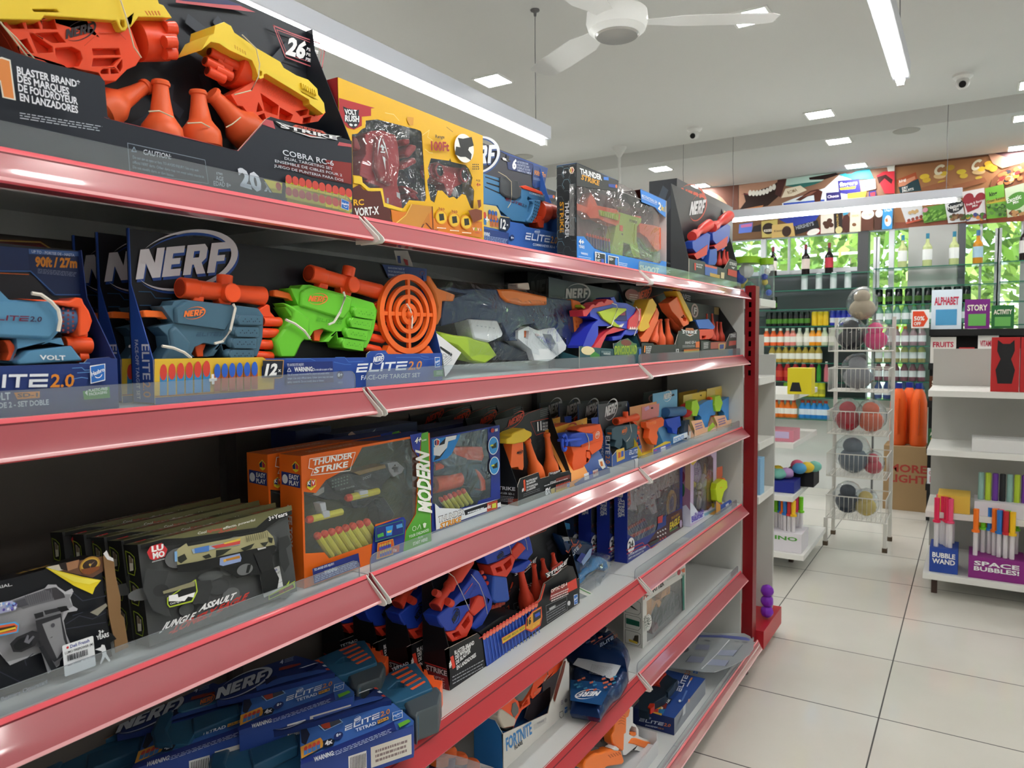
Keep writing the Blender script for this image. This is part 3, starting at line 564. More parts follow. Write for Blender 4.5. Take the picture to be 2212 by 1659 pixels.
def copy_thing(root,loc,label=None,group=None,rz=None,drop=()):
    r=root.copy(); COL.objects.link(r); r.location=loc
    if rz is not None: r.rotation_euler=(0,0,R(rz))
    if label: r['label']=label
    if group: r['group']=group
    for ch in list(root.children):
        if ch.name.split('.')[0] in drop: continue
        c=ch.copy(); COL.objects.link(c); c.parent=r; c.matrix_parent_inverse=ch.matrix_parent_inverse
        for g in ch.children: e=g.copy(); COL.objects.link(e); e.parent=c
    return r
def hexes(A,w,h,s,col,seed=2,n=60):
    """broken honeycomb lines over a face (own-frame units)"""
    r=random.Random(seed); f=A.f; A.px(); A.f=(V((0,0)),V((1,0)),V((0,1)))
    for j in range(int(h/s/.87)+1):
        for i in range(int(w/s/1.5)+1):
            if r.random()<.35: continue
            cx,cy=i*s*1.5+s*.5,j*s*.87*2+(i%2)*s*.87
            P=[(cx+s*cos(R(60*k)),cy+s*sin(R(60*k))) for k in range(4)]
            if all(0<p[0]<w and 0<p[1]<h for p in P): A.ln(P,s*.07,col)
    A.f=f

def pouch(it,pl,pts,th,mat,name='pouch',wr=.003,par=None,w=0,seed=1,flat=False):
    """soft filled bag: outline in plane pl (photo pixels), bulging to height w, th thick, wrinkled"""
    P=pl.L(pts,w) if isinstance(pts,str) else pts; n=len(P); rr=random.Random(seed); Q=[]
    for i in range(n):
        a,b=V(P[i]),V(P[(i+1)%n]); Q+=[a,a.lerp(b,.33),a.lerp(b,.67)]
    n=len(Q); c=sum(Q,V((0,0)))/n; b=B(); i_=b.mi(mat); k=0
    R_=[(1,-.5,1),(.93,-.18,1),(.8,-.03,1),(.55,0,1),(.25,0,1)]
    for up in (1,-1):
        k=len(b.v)
        for f,z,_ in R_:
            for v in Q:
                p=c+(v-c)*f; zz=(z if up>0 else -1-z)*th; b.v.append(tuple(pl.P(p.x,p.y,w+zz+(rr.uniform(-wr,wr) if f<1 and up>0 else 0))))
        for q in range(len(R_)-1):
            for j in range(n):
                h=(j+1)%n; F=(k+q*n+j,k+q*n+h,k+(q+1)*n+h,k+(q+1)*n+j); b.f.append(F if up>0 else F[::-1]); b.fm.append(i_)
        F=tuple(k+(len(R_)-1)*n+j for j in range(n)); b.f.append(F if up>0 else F[::-1]); b.fm.append(i_)
    return b.build(name,par or it.o,smooth=60)
def exh(it,name,z,th,mat,outer,*holes,par=None,bev=.001):
    """outline traced on the level z of a thing, solid down by th"""
    pl=it.top(z); b=B(); b.pr(pl,[pl.L(outer)]+[pl.L(h) for h in holes],-th,0,mat if not isinstance(mat,str) else M(mat,.38)); return b.build(name,par or it.o,bev=bev)
# ================================================================ top shelf
# --- black two-blaster set
t=shelfit('boxed_blaster_set','big black two-blaster box with yellow and orange toys, cut by the frame edge','toy box','S1',-.885,(-190,380),(762,400))
w=t.w; pl=t.front(0); C(0,0,400)
q=lambda s: pl.L(s)
C(0,0,400); f1=q('0,550 200,630 600,760 1190,905 1250,970 1285,1390'); C(220,180,560); f2=q('80,310 1160,575 1400,305 1440,285 2130,490')
tl=f1[0]; front=[(0,0),(w,0),(w,f2[-1][1])]+[p for p in f2[::-1][1:]]+f1[::-1]+[(0,tl[1]+.03)]
C(380,0,400); hb=t.front(.1).px((1790,480))[1]; hb2=t.front(.1).px((1800,740))[1]
tray(t,w,.1,hb,front,'252a35','1f232c',tl[1]+.03,f2[-1][1],sr=[(.002,0),(.1,0),(.1,hb),(.085,hb),(.08,hb2),(.002,f2[-1][1])])
A=Art(t.front(.0975)); rr=random.Random(4)
for i in range(46):
    x=random.uniform(.2,.95)*w; z=random.uniform(.1,.95)*hb; a=random.uniform(0,6.28); l=random.uniform(.02,.05); k=.008; u=V((cos(a),sin(a))); n=V((-u.y,u.x)); o=V((x,z))
    A.f=(V((0,0)),V((1,0)),V((0,1))); P=[o-u*l-n*k,o+u*l-n*k,o+u*l+n*k,o-u*l+n*k]
    if all(.01<p.x<w-.02 and .01<p.y<hb-.01 for p in P): A.poly([tuple(p) for p in P],random.choice(['2a2f3b','2f3542','252a35']))
A.px(); C(380,0,400); A.poly('0,-10 600,0 950,145 850,135 0,30','b8545e'); A.poly('200,-10 620,0 800,70 500,50 20,5','2a2b55')
A.ln('1165,305 1375,395 1720,520 1775,610 1745,810 1700,825 1310,680 1165,305',.0022,'b0555e'); A.ln('1205,355 1385,420 1690,540 1740,620 1715,780 1330,650 1205,355',.0012,'b0555e')
A.T('26',(1310,635),(1535,700),(1355,440),'e8e8ee',.05); A.T('PIECES',(1560,600),(1698,645),(1568,562),'e8e8ee',.03); A.T('PIECES',(1556,662),(1692,702),(1562,625),'e8e8ee',.03); A.T('PIEZAS',(1548,720),(1695,770),(1555,682),'e8e8ee',.03)
A.done('back_print',t.o)
O1=M('f0512f',.33); Y1=M('f2cf3f',.33); RD='c8321e'

C(0,0,400)
bl=ex(t,'toy_blaster',.03,.042,O1,'30,240 500,235 530,190 1390,240 1440,360 1560,330 1690,680 1625,785 1520,830 1450,900 1385,970 1240,970 1180,870 780,805 420,760 250,650 150,460 60,330','660,575 860,560 960,610 990,700 940,790 800,800 720,740 665,650',
 '80,262 262,262 292,340 140,340','312,262 455,262 480,345 330,340','505,245 640,205 682,350 512,345','230,480 322,460 405,635 250,630','352,395 395,400 628,560 636,625 450,635','430,402 690,385 790,508 632,512','1100,578 1425,578 1440,655 1118,660','1118,695 1435,690 1345,785 1095,795','1200,850 1242,820 1298,820 1298,882 1205,882','1322,820 1380,820 1425,875 1322,882','1392,795 1455,715 1462,800 1438,860',plate=.02)
ex(t,'slide',.018,.07,Y1,'-90,-120 1860,-120 1900,40 1955,60 2060,215 1890,205 1660,200 1570,320 1530,330 1540,300 1505,368 1455,368 1420,310 1395,245 530,185 500,240 0,232 -60,215','385,105 680,108 715,145 410,138','1442,235 1490,240 1495,320 1465,330 1440,290',par=bl,bev=.003)
for i in range(5): ex(t,'vent_slot',.0176,.018,M('d9792e'),f'{1730+i*38},130 {1745+i*38},130 {1780+i*35},182 {1765+i*35},182',par=bl,bev=0)
cyl(t,'drum',.055,(1600,480),(1985,480),245,O1,par=bl,seg=32,prof=((0,.9),(.03,1),(.9,1),(1,.92)))
for dy,z in ((.03,330),(.022,500),(.034,640),(.075,350),(.075,620)): cyl(t,'muzzle',dy,(1960,z),(2090,z),72,O1,par=bl,hollow=(1,.6,'5a1408'))
A=Art(t.front(.0298)); nerf(A,(785,468),(1120,378),(778,355),'2a1d24'); A.ln('1180,390 1420,390 1500,470',.0012,'d0421f'); A.ln('1010,545 1170,400',.001,'d8451f'); A.done('logo',bl)
band(t,.014,'1430,-30 1500,180 1540,330 1600,560 1690,690',par=bl); band(t,.014,'0,260 150,450 330,680',par=bl); band(t,.014,'20,290 190,450 410,700',par=bl)
C(380,0,400)
bl=ex(t,'toy_blaster',.035,.05,O1,'660,1130 1000,930 1060,880 1470,1130 1790,1340 1700,1450 1500,1480 1250,1430 1100,1480 950,1480 900,1400 800,1270 740,1260','1240,1280 1400,1370 1370,1440 1230,1430','1010,1110 1230,1260 1215,1380 1060,1330','985,1215 1040,1320 960,1340','970,1385 1055,1350 1080,1420 1010,1440','1430,1330 1580,1300 1560,1370 1490,1390','1600,1270 1680,1310 1660,1390 1590,1370','1520,1410 1620,1390 1600,1470 1510,1470',plate=.02)
ex(t,'slide',.02,.075,Y1,'470,300 575,262 660,310 700,390 960,570 1200,710 1250,740 1290,810 1440,900 1580,950 1640,1010 1690,1060 1700,1130 1770,1230 1785,1340 1765,1365 1600,1240 1590,1190 1080,880 1050,890 1050,930 1010,945 985,920 960,830 910,720 640,600 520,520 420,500 305,600 400,430 455,400','1000,840 1030,850 1030,900 1005,910','1490,1085 1650,1170 1660,1190 1510,1110',par=bl,bev=.003)
for i in range(5): ex(t,'vent_slot',.0196,.02,M('d9a52e'),f'{700+i*30},{535+i*18} {712+i*30},{542+i*18} {720+i*30},{585+i*18} {708+i*30},{578+i*18}',par=bl,bev=0)
for i in range(7): ex(t,'grip_rib',.016,.02,Y1,f'{1500+i*26},{985+i*14} {1514+i*26},{990+i*14} {1530+i*26},{1060+i*14} {1516+i*26},{1055+i*14}',par=bl,bev=.0008)
cyl(t,'drum',.062,(640,760),(900,900),280,O1,par=bl,seg=36,prof=((0,.93),(.02,1),(.8,1),(1,.9)))
for x,y_ in ((400,615),(505,580),(545,700),(460,815),(375,845),(345,725)):
    cyl(t,'muzzle',.045,(x,y_),(x+200,y_+100),62,O1,par=bl,hollow=(-1,.72,'6a1a0a'))
cyl(t,'drum_face',.055,(435,720),(620,815),120,O1,par=bl)
A=Art(t.front(.0348)); A.fine((1020,1090),(1440,1290),(1040,950),9,'d8451f',.35); A.done('embossing',bl)
band(t,.014,'790,415 960,580 1000,760 985,920 900,1080 700,1130',par=bl)
C(220,180,560)
cone(t,.045,(520,560),(500,-20),172,par=None); cone(t,.045,(860,560),(820,62),165); cone(t,.05,(1290,470),(930,85),165); cone(t,.06,(-40,260),(390,20),160)
for s in ('400,240 490,235 610,290','730,340 850,335 920,375','1060,375 1110,350 1185,290'): band(t,.018,s)
A=Art(t.front(0))
A.poly('15,285 80,310 1160,575 1400,305 1460,320 1480,390 1370,350 1165,578 700,455 45,300','c0565f',); A.poly('2025,500 2130,520 2130,545 2010,530','c0565f')
A.poly('1480,690 2130,680 2130,865 1800,800','5a2226'); A.poly('1900,650 2130,680 2130,860 2010,830','8a2d2c')
alpha(A,(1490,400),(2040,520),(1480,320),'c8604f' if 0 else 'd9604f')
for tx,a,b,u,bo in (('COBRA RC-6',(1545,610),(1980,705),(1540,560),.01),('DUAL TARGETING SET',(1560,650),(1970,740),(1558,625),.005),('ENSEMBLE DE CIBLES POUR 2',(1478,672),(2050,795),(1476,648),.005),('JUEGO DE PUNTERIA PARA DOS',(1470,712),(2062,838),(1468,688),.005),
  ('20',(1180,868),(1370,925),(1155,712),.05),('x',(1385,915),(1450,928),(1385,800),.03),('CAUTION:',(352,605),(590,648),(355,560),.015),('AGE',(975,825),(1040,838),(972,785),.0),('EDAD 8+',(955,870),(1102,890),(953,830),.0),('E7985',(978,775),(1030,785),(978,755),0)): A.T(tx,a,b,u,'d6dbe6',bo)
for k,l in enumerate(('Do not aim at eyes or face. TO AVOID INJURY: Use only with','official NERF darts. Other darts may not meet safety standards.','Do not modify darts or dart blaster.')):
    A.T(l,(265,640+k*42),(265+(560,610,355)[k],640+k*42+(115,128,74)[k]),(264,614+k*42),'9fb0c4',0)
A.ln('220,510 880,655 910,855 240,760',.0008,'8d97a6',True); A.ln('275,545 295,585 255,580',.001,'9fb0c4',True)
A.poly('1380,815 1540,850 1535,940 1455,930','d9c93a'); A.ell((1508,880),(1532,885),(1505,845),'a8302c')
A.poly('1570,850 2130,1000 2120,1130 1580,1010','d8c52e')
for r_,y_ in ((0,815),(1,915)):
    for i in range(10):
        x=1595+i*57; y=y_+i*13+r_*4; A.poly([(x-27,y),(x+27,y+6),(x+27,y+64),(x-27,y+58)],'dccb2c'); A.ell((x,y),(x+27,y+6),(x-1,y-34),'cf4f45'); A.ell((x,y+14),(x+27,y+20),(x-1,y-12),'cf4f45')
hasbro(A,(2045,1065),(2115,1085),(2035,985))
C(0,0,400)
for tx,a,b in (('BLASTER BRAND*',(205,880),(960,1050)),('DES MARQUES',(210,975),(830,1132)),('DE FOUDROYEUR',(220,1085),(932,1250)),('EN LANZADORES',(240,1200),(935,1352))): A.T(tx,a,b,(a[0]-8,a[1]-92),'e8eaf4',.03)
A.poly('-30,690 20,680 125,715 190,1200 30,1165 0,980 -30,1000','e8e4da'); A.poly('-20,705 20,700 112,730 168,1180 48,1155 10,960 -25,960','e08a4a'); A.fine((240,1420),(1240,1580),(235,1330),3,'b9c0cc',.35)
A.done('front_print',t.o)
# --- yellow remote-control car box
t=shelfit('boxed_rc_car','yellow window box with a red stunt car and remote, beside the big black box','toy box','S1',-.922,(735,400),(1044,400))
C(720,210,340,1820); pl=t.front(0); tr=pl.px((1680,425)); h=tr[1]; w=t.w
w1=pl.L('375,270 510,255 960,370 1010,390 1025,420 1075,1170 1060,1205 880,1190 810,1285 600,1240 570,1050 440,1070 340,985 310,910 225,900 215,430 280,420 330,370 370,350'); w2=pl.L('1130,705 1340,735 1350,705 1365,745 1530,785 1570,830 1610,930 1595,1020 1630,1080 1620,1290 1590,1280 1530,1130 1490,1120 1430,1180 1390,1150 1340,1165 1260,1080 1210,1080 1170,1220 1125,1190 1090,1020 1085,960 1110,920 1092,820')
w1=[(max(.004,a),b) for a,b in w1]; carton(t,w,.068,h,dict(f='e8b41f',u='d9a21c',l='a82a30'),[[(0,0),(w,0),(w,h),(0,h)],w1,w2])
B().box((.003,.055,.003),(w-.003,.06,h-.003),M('5d5b66',.5)).build('inner_tray',t.o,smooth=0)
RC=M('c23a40',.4); RC2=M('a82c33',.4)
car=ex(t,'stunt_car',.016,.05,RC,'370,430 440,390 560,380 720,440 750,560 770,800 760,840 740,1000 790,1190 800,1290 590,1240 540,1030 360,970 400,950 300,900 320,760 380,660')
ex(t,'cab',.006,.016,RC2,'500,470 540,440 600,470 640,700 660,880 720,1000 660,1020 540,960 490,830',par=car,bev=.004)
A=Art(t.front(.0058)); A.poly('540,470 520,540 510,690 535,540 555,480','f2eeee'); A.poly('565,480 600,540 645,720 590,560','f2eeee'); A.poly('560,540 600,590 580,590 585,620 560,615 560,580 540,580','f2eeee'); A.poly('545,625 600,630 598,645 548,640','f2eeee'); A.poly('568,680 600,700 605,845','f2eeee'); A.done('decal',car)
A=Art(t.front(.0158)); A.poly('620,1165 640,1165 640,1230 620,1225','e8e4e4'); A.poly('730,1095 770,1110 775,1180 735,1150','e8e4e4'); A.done('decal',car)
for s in ('820,480 885,480 890,540 840,560 805,510','900,540 965,560 960,610 880,700 830,670 860,590','780,800 940,690 970,740 960,760 800,840','790,1020 890,1040 990,1100 980,1130 860,1080','870,1110 940,1100 1000,1190 960,1190 900,1160','230,440 280,470 325,590 290,625 235,590'): ex(t,'wheel_blade',.01,.04,RC2,s,par=car,bev=.003)
rm=ex(t,'remote_control',.018,.045,RC,'1130,770 1200,750 1280,790 1400,810 1480,820 1545,880 1540,960 1470,1010 1400,1040 1360,1140 1330,1130 1280,1000 1200,970 1140,910 1115,830')
for p in ((1195,855),(1480,905)): cyl(t,'stick_ring',.017,p,(p[0]+.5,p[1]+.5),5,RC2,par=rm) ; 
for c in ((1195,855),(1480,905)):
    o=xy(t,.018,c); r=(xy(t,.018,(c[0],c[1]+85))-o).length; B().lathe(o,(0,-1,0),[(0,r),(.008,r),(.0085,r*.72),(.004,r*.7)],[RC2,RC2,M('3a3d40'),M('3a3d40')],24).build('thumb_stick',rm)
win(t,w1); win(t,w2)
A=Art(t.front(0))
A.poly('65,8 480,125 437,130 437,215 330,225 330,330 240,375 160,350 70,230','b3262e'); A.poly('110,105 170,130 280,150 298,140 292,205 310,230 300,300 280,340 235,365 180,335 160,300 130,280 125,230 135,200','1c1f2a')
A.T('VOLT',(135,195),(275,205),(128,135),'eef0f4',.04); A.T('RUSH',(135,275),(300,285),(135,205),'eef0f4',.04); A.ell((205,320),(225,325),(205,305),'eef0f4'); A.ell((258,322),(275,320),(258,308),'eef0f4')
A.poly('860,225 930,235 925,330 880,320 850,260','d99a2c'); A.poly('225,1390 225,1050 300,1010 350,1070 440,1090 545,1085 590,1260 670,1300 665,1400 700,1460 230,1390','5a2a26'); A.poly('235,910 330,920 340,985 410,1050 545,1050 570,1070 595,1220 800,1290 790,1320 585,1265 548,1085 400,1085 320,1010 235,990','f0c93c')
A.T('RC',(235,1250),(355,1245),(232,1180),'e8b02a',.03); A.T('VORT-X',(250,1375),(530,1350),(245,1280),'f2f2f2',.035)
A.poly('665,1300 800,1330 1150,1270 1160,1400 1720,1440 1730,1625 690,1475','d77a26'); A.poly('700,1470 830,1360 905,1235 1145,1265 1125,1330 1030,1530','c98a3a'); A.ln('710,1470 840,1365 905,1240',.0016,'f0c860'); A.ln('1145,1270 1155,1550 1060,1440 1010,1530',.003,'6a3320'); A.poly('1010,1530 1220,1530 1180,1560','8a4a20'); A.poly('1020,1480 1110,1330 1120,1480 1070,1450','8a4f24' if 0 else 'c27a30')
for c,tx in (((1250,1390),'360'),((1400,1420),'360'),((1540,1445),None)):
    A.ell(c,(c[0]+68,c[1]+8),(c[0],c[1]-85),'d98a22'); A.ell(c,(c[0]+58,c[1]+7),(c[0],c[1]-73),'e8bc34'); A.poly([(c[0]-28,c[1]-40),(c[0]+25,c[1]-45),(c[0]+35,c[1]+30),(c[0]-20,c[1]+40)],'26261f')
    if tx: A.T(tx,(c[0]-35,c[1]-82-6),(c[0]+35,c[1]-80),(c[0]-35,c[1]-118),'9a2f24',.02)
    A.fine((c[0]-50,c[1]+128),(c[0]+60,c[1]+136),(c[0]-50,c[1]+108),1,'f2e8d8')
A.ell((1515,590),(1625,615),(1515,425),'f4f2ec'); A.poly('1440,470 1500,480 1600,460 1625,560 1570,580 1560,610 1600,660 1590,730 1530,690 1470,690 1405,660 1420,570 1470,580','1e1f20')
A.T('Range',(1180,470),(1285,478),(1180,432),'3a2a20',.02); A.T('100Ft',(1130,612),(1340,622),(1128,505),'a3262c',.035)
A.ln('1310,345 1380,400',.001,'6b4a1e'); A.ln('1660,790 1690,830',.001,'6b4a1e')
for i in range(12): x=1610+(i%4)*20; y=770+(i//4)*26; A.poly([(x,y),(x+12,y+3),(x+12,y+16),(x,y+13)],'1e1e1e')
A.T('AGE',(1650,970),(1700,978),(1650,945),'5a3a1e',.02); A.T('4+',(1655,1030),(1705,1035),(1655,985),'b3362c',.03); A.poly('1560,1310 1650,1290 1720,1310 1720,1410 1620,1450','7a3a24'); A.poly('1665,1190 1705,1185 1710,1260 1680,1290','7a3a24')
for i,(ch,c) in enumerate(zip('VEVA',('e8e0d0','6fae3c','e8e0d0','5a9ac0'))): A.T(ch,(1612+i*27,1540+i*2),(1634+i*27,1541+i*2),(1612+i*27,1505+i*2),c,.03)
A.T('TOYS',(1640,1575),(1690,1578),(1640,1555),'c8525a',.02)
for s in ('1030,440 1110,380 1090,460 1150,500','1060,600 1110,640 1150,645','600,180 700,200 760,270'): A.ln(s,.0012,'f0d27a')
A.done('front_print',t.o)
# --- blue tray with a drum blaster
t=shelfit('boxed_blaster','blue open tray with a drum-fed blaster beside the yellow car box','toy box','S1',-1.0,(955,400),(1219,400))
C(1020,300,220,1404); w=t.w; pl=t.front(0); ft=pl.L('140,890 330,920 370,970 400,1050 520,1080 530,1140 700,1170 740,1210 1000,1260 1190,1300 1240,1280'); hb=t.front(.08).px((1045,405))[1]
tray(t,w,.08,hb,[(0,0),(w,0),(w,ft[-1][1])]+ft[::-1]+[(0,ft[0][1])],'3a66b4','3c3d48',ft[0][1],ft[-1][1],sr=[(.002,0),(.08,0),(.08,hb),(.055,hb*.72),(.002,ft[-1][1])])
A=Art(t.front(.0795))
A.poly('455,205 840,350 830,640 860,680 1000,640 1045,405 330,140','2b4c96'); A.poly('470,215 840,355 820,500 495,420','24386f'); A.T('6',(548,400),(605,420),(565,270),'f2f4fa',.05)
for i,tx in enumerate(('DART ROTATING DRUM','6 FLECHETTES DANS','UN BARILLET ROTATIF','TAMBOR EN EL TAMBOR')): A.T(tx,(615,330+i*38),(770+i*14,362+i*44),(616,298+i*38),'c9d4ee',.005)
A.poly('845,365 1045,410 1000,640 870,680 830,560','26447f'); A.T('90ft/27m',(850,490),(1010,530),(860,425),'d98a3a',.03); A.fine((845,560),(990,595),(850,525),3,'9fb4dc',.35); A.poly('415,262 430,255 510,290 500,315 425,290','e8e8ea'); A.poly('475,230 510,245 505,290 540,310 500,320 470,290','1b1c22')
nerf(A,(-190,360),(330,330),(-190,110),'dfe3ea','2a4a86'); A.done('back_print',t.o)
EB='4a80ae'; bl=ex(t,'toy_blaster',.012,.05,M(EB,.35),'60,470 130,470 380,545 390,740 420,760 460,830 640,850 680,820 680,670 790,715 1000,770 1010,860 820,830 770,790 760,830 790,880 760,1000 790,1010 760,1150 560,1130 380,980 350,920 130,890')
for s in ('180,515 380,580 380,600 180,530','195,595 380,650 380,675 200,615','170,650 380,740 380,760 180,670'): ex(t,'slot',.0118,.013,M('14161c'),s,par=bl,bev=0)
ex(t,'stock_block',.006,.05,M('4a4d52',.5),'400,520 560,560 640,580 660,660 690,660 670,800 620,840 450,790 400,740',par=bl,bev=.004)
ex(t,'top_rail',.008,.045,M('f0553a',.35),'675,655 740,640 960,725 985,775 700,680',par=bl)
cyl(t,'dart_drum',.035,(890,1000),(985,1020),150,M('ee4f30',.35),par=bl,seg=24)
ex(t,'shroud',.004,.05,M(EB,.35),'820,850 850,830 950,850 940,930 900,1050 830,1160 770,1150 760,1120 820,1030 855,900',par=bl,bev=.003)
cyl(t,'muzzle_drum',.035,(960,960),(1120,1010),105,M('ee4f30',.35),par=bl,seg=14); ex(t,'foregrip',.02,.05,M('ee4f30',.35),'900,1060 1000,1080 985,1230 930,1225 900,1150 830,1160',par=bl)
A=Art(t.front(.0117)); elite(A,(462,845),(750,945),(462,810),'7a2f3f','1f2733'); A.T('COMMANDER',(788,755),(985,810),(790,725),'cfe0ee',.01); A.done('lettering',bl)
A=Art(t.front(.0037)); 
for i in range(7):
    for j in range(3): x=872+j*24-i*i*1.2-i*2; y=865+i*42+j*10; A.ell((x,y),(x+7,y+2),(x,y-11),'1c2636',k=8)
A.done('perforation',bl); band(t,.002,'360,455 470,520 540,590 545,780 530,890 490,950')
A=Art(t.front(0)); A.poly('142,897 330,927 365,975 395,1060 515,1085 520,1200 480,1270 370,1250 140,1200','d9c070'); darts_print(A,(148,1180),(200,1190),1,(0,-180),'3a78b0','c8483f'); A.poly('195,1070 212,1072 212,1100 235,1105 233,1125 212,1122 212,1150 196,1148 196,1120 180,1116 180,1098 196,1100','f4f4f4')
darts_print(A,(240,1205),(365,1220),3,(0,-130),'b9683f','2f5fb4'); darts_print(A,(220,1100),(350,1130),3,(0,-130),'b9683f','2f5fb4')
A.poly('390,1070 525,1095 520,1215 480,1275 370,1250 370,1130','1f2c44'); A.T('12',(388,1225),(462,1245),(395,1095),'f4f4f6',.04); A.T('x',(472,1195),(500,1200),(472,1160),'f4f4f6',.02)
A.poly('150,1235 505,1300 500,1465 60,1390','28407f'); A.T('WARNING:',(120,1315),(242,1340),(128,1270),'e8eefa',.03); A.fine((150,1395),(490,1450),(155,1320),4,'a9bce4',.4); A.ell((553,1360),(582,1365),(553,1320),'24386f'); A.T('8+',(535,1372),(575,1380),(537,1345),'f0f2fa',.02)
elite(A,(730,1385),(1165,1445),(738,1290),'dfe8f6','d9a05a'); nerf(A,(855,1290),(925,1300),(862,1262),'cfdcf0'); A.T('COMMANDER RD-6',(835,1470),(1140,1510),(838,1435),'dfe8f6',.015); A.poly('1150,1490 1200,1460 1250,1470 1250,1560 1200,1580 1190,1500','7fb4e0')
A.done('front_print',t.o)
# --- grey honeycomb box with toy rifle, and its twin behind
C(0,0,2212); y0=at((1246,450),x=-.89).y; r_=at((1203,450),y=y0).x; dp=abs(r_+.89)
t=shelfit('boxed_toy_rifle','grey honeycomb box with an orange and green rifle under clear plastic','toy box','S1',-.89,(1246,450),(1440,450))
C(1180,320,480); w=t.w; pl=t.front(0); h=pl.px((305,147))[1]; L=pl.L
car=B(); g=M('2e3133',.42); car.box((0,0,0),(w,dp,h),g,skip='fudr'); tp=L('305,147 720,322 712,430 235,350'); car.pr(pl,[(0,h),(L('720,322 1,1')[0][0],h),L('712,430 1,1')[0],(.002,L('235,350 1,1')[0][1]),(0,L('235,350 1,1')[0][1])],-.0012,0,g)
bf=L('305,875 375,880 480,1000 560,1030 1130,1150 1150,1120 1190,1130'); car.pr(pl,[(0,0),(w,0),(w,bf[-1][1])]+bf[::-1]+[(0,bf[0][1])],-.0012,0,M('2f86e0',.4)); kk=L('938,405 1190,520 1188,690 1125,640 1085,590 950,535'); car.pr(pl,kk,-.0012,0,M('2f86e0',.4))
car.box((0,0,0),(w,dp,.001),g); tx=L('720,322 1,1')[0][0]; car.box((0,0,h-.001),(tx,dp,h),M('2f6fc0',.4)); hr=L('1190,520 1,1')[0][1]; car.box((L('938,405 1,1')[0][0],0,hr-.001),(w,dp,hr),M('5a2a2c',.5)); car.box((w-.001,.0,0),(w,dp,hr),M('e4e6e8',.5)); car.box((.002,dp-.012,.001),(w-.002,dp-.01,h*.86),M('5a2f34',.5)); car.build('carton',t.o,smooth=0)
OR=M('f4652e',.3); GRN=M('a4d636',.35)
bl=ex(t,'toy_rifle',.02,.05,GRN,'540,620 740,640 950,700 945,740 905,780 900,920 940,1090 870,1085 830,960 770,940 760,1080 640,1050 700,760 560,700')
ex(t,'barrel',.02,.05,OR,'245,560 275,535 410,590 420,500 445,440 480,500 510,570 700,610 740,660 720,780 600,740 520,700 440,700 400,650 260,600',par=bl); ex(t,'handguard',.016,.05,GRN,'530,615 725,660 720,720 540,670',par=bl)
for i in range(8): ex(t,'guard_rib',.0145,.017,M('c8e860'),f'{545+i*22},{630+i*6} {553+i*22},{632+i*6} {553+i*22},{672+i*6} {545+i*22},{670+i*6}',par=bl,bev=0)
ex(t,'stock',.02,.05,OR,'925,745 1080,770 1160,800 1150,1000 1110,1030 1060,980 1000,890 930,840',par=bl); ex(t,'sight',.024,.045,OR,'890,670 945,680 940,715 890,705',par=bl); ex(t,'pocket',.018,.021,M('ee6a2a'),'735,765 765,770 765,830 735,820',par=bl)
A=Art(t.front(.0195)); A.T('POWER',(830,735),(905,755),(830,705),'27331a',.02); A.T('4',(745,865),(765,870),(745,840),'27331a',.02); A.done('lettering',bl)
for i in range(9): x=405+i*27; dart(t,.02,(x+8,1005+i*5),(x,845+i*7),12,'3f4a9c','e8584a')
b=B(); o=xy(t,.02,(690,545)); b.lathe(o,(1,0,0),[(0,.012),(.03,.014),(.034,.009),(.06,.009),(.064,.013),(.08,.012)],CLEAR('f0f2f4',.2,.05,bump=.3,scale=60),16); b.build('clear_scope',t.o)
pl2=t.front(.004); b=B(); b.pr(pl2,pl2.L('232,355 712,435 720,345 880,420 940,545 1085,600 1125,650 1135,1145 560,1025 480,995 375,880 232,870'),-.0005,0,CLEAR('f4eeee',.05,.06,bump=.22,scale=9)); b.build('window_film',t.o,smooth=0)
A=Art(pl); A.T('THUNDER',(340,255),(555,320),(330,195),'eef0f2',.04,sh=.1); A.T('STRIKE',(345,308),(525,372),(350,258),'d99a2a',.04,sh=.1); A.poly('570,285 620,290 622,322 572,315','3a78d0'); A.poly('620,355 690,362 690,398 622,385','2f4a9c'); A.ell((698,380),(708,382),(698,362),'d9703a')
A.T('MULTI FUNCTIONAL GUN',(950,485),(1105,555),(950,455),'e8f0fa',.02); A.ln('950,495 1105,565',.001,'e8f0fa'); A.T('2',(1112,600),(1140,625),(1118,530),'f4f4f6',.05); A.T('in1',(1145,615),(1185,635),(1148,560),'e8c84a',.03)
A.T('4+',(322,950),(375,960),(325,900),'f2f6fa',.04); A.T('YEARS',(322,990),(380,1000),(322,960),'f2f6fa',.02); A.T('WARNING',(345,1055),(415,1068),(345,1032),'f2f6fa',.02); A.fine((322,1120),(450,1140),(322,1065),3,'bcd6f4',.4)
A.poly('485,1030 590,1050 595,1165 485,1135','eef2f6'); A.poly('492,1040 585,1058 588,1155 492,1128','26292e'); A.T('12',(495,1085),(535,1092),(495,1045),'f2f2f4',.03); A.T('DART',(497,1125),(540,1132),(497,1100),'f2f2f4',.02); A.poly('545,1100 575,1105 575,1145 548,1140','3f5ac0')
A.poly('615,1065 720,1085 725,1190 615,1165','eef2f6'); A.poly('622,1075 715,1093 718,1180 622,1155','26292e'); A.T('500+',(627,1115),(668,1122),(627,1085),'f2f2f4',.02); A.ell((698,1135),(712,1138),(698,1090),'3f8ae8'); A.fine((725,1180),(810,1195),(725,1130),3,'dbe8f8',.5)
A.T('SHOOT',(925,1225),(1120,1255),(930,1160),'eef0f4',.05); A.done('front_print',t.o)
A=Art(t.sideL(0)); hexes(A,-1,-1,1,'x',1) if 0 else None; A.b.v and None
A.f=(V((-dp,0)),V((dp,0)),V((0,h)))
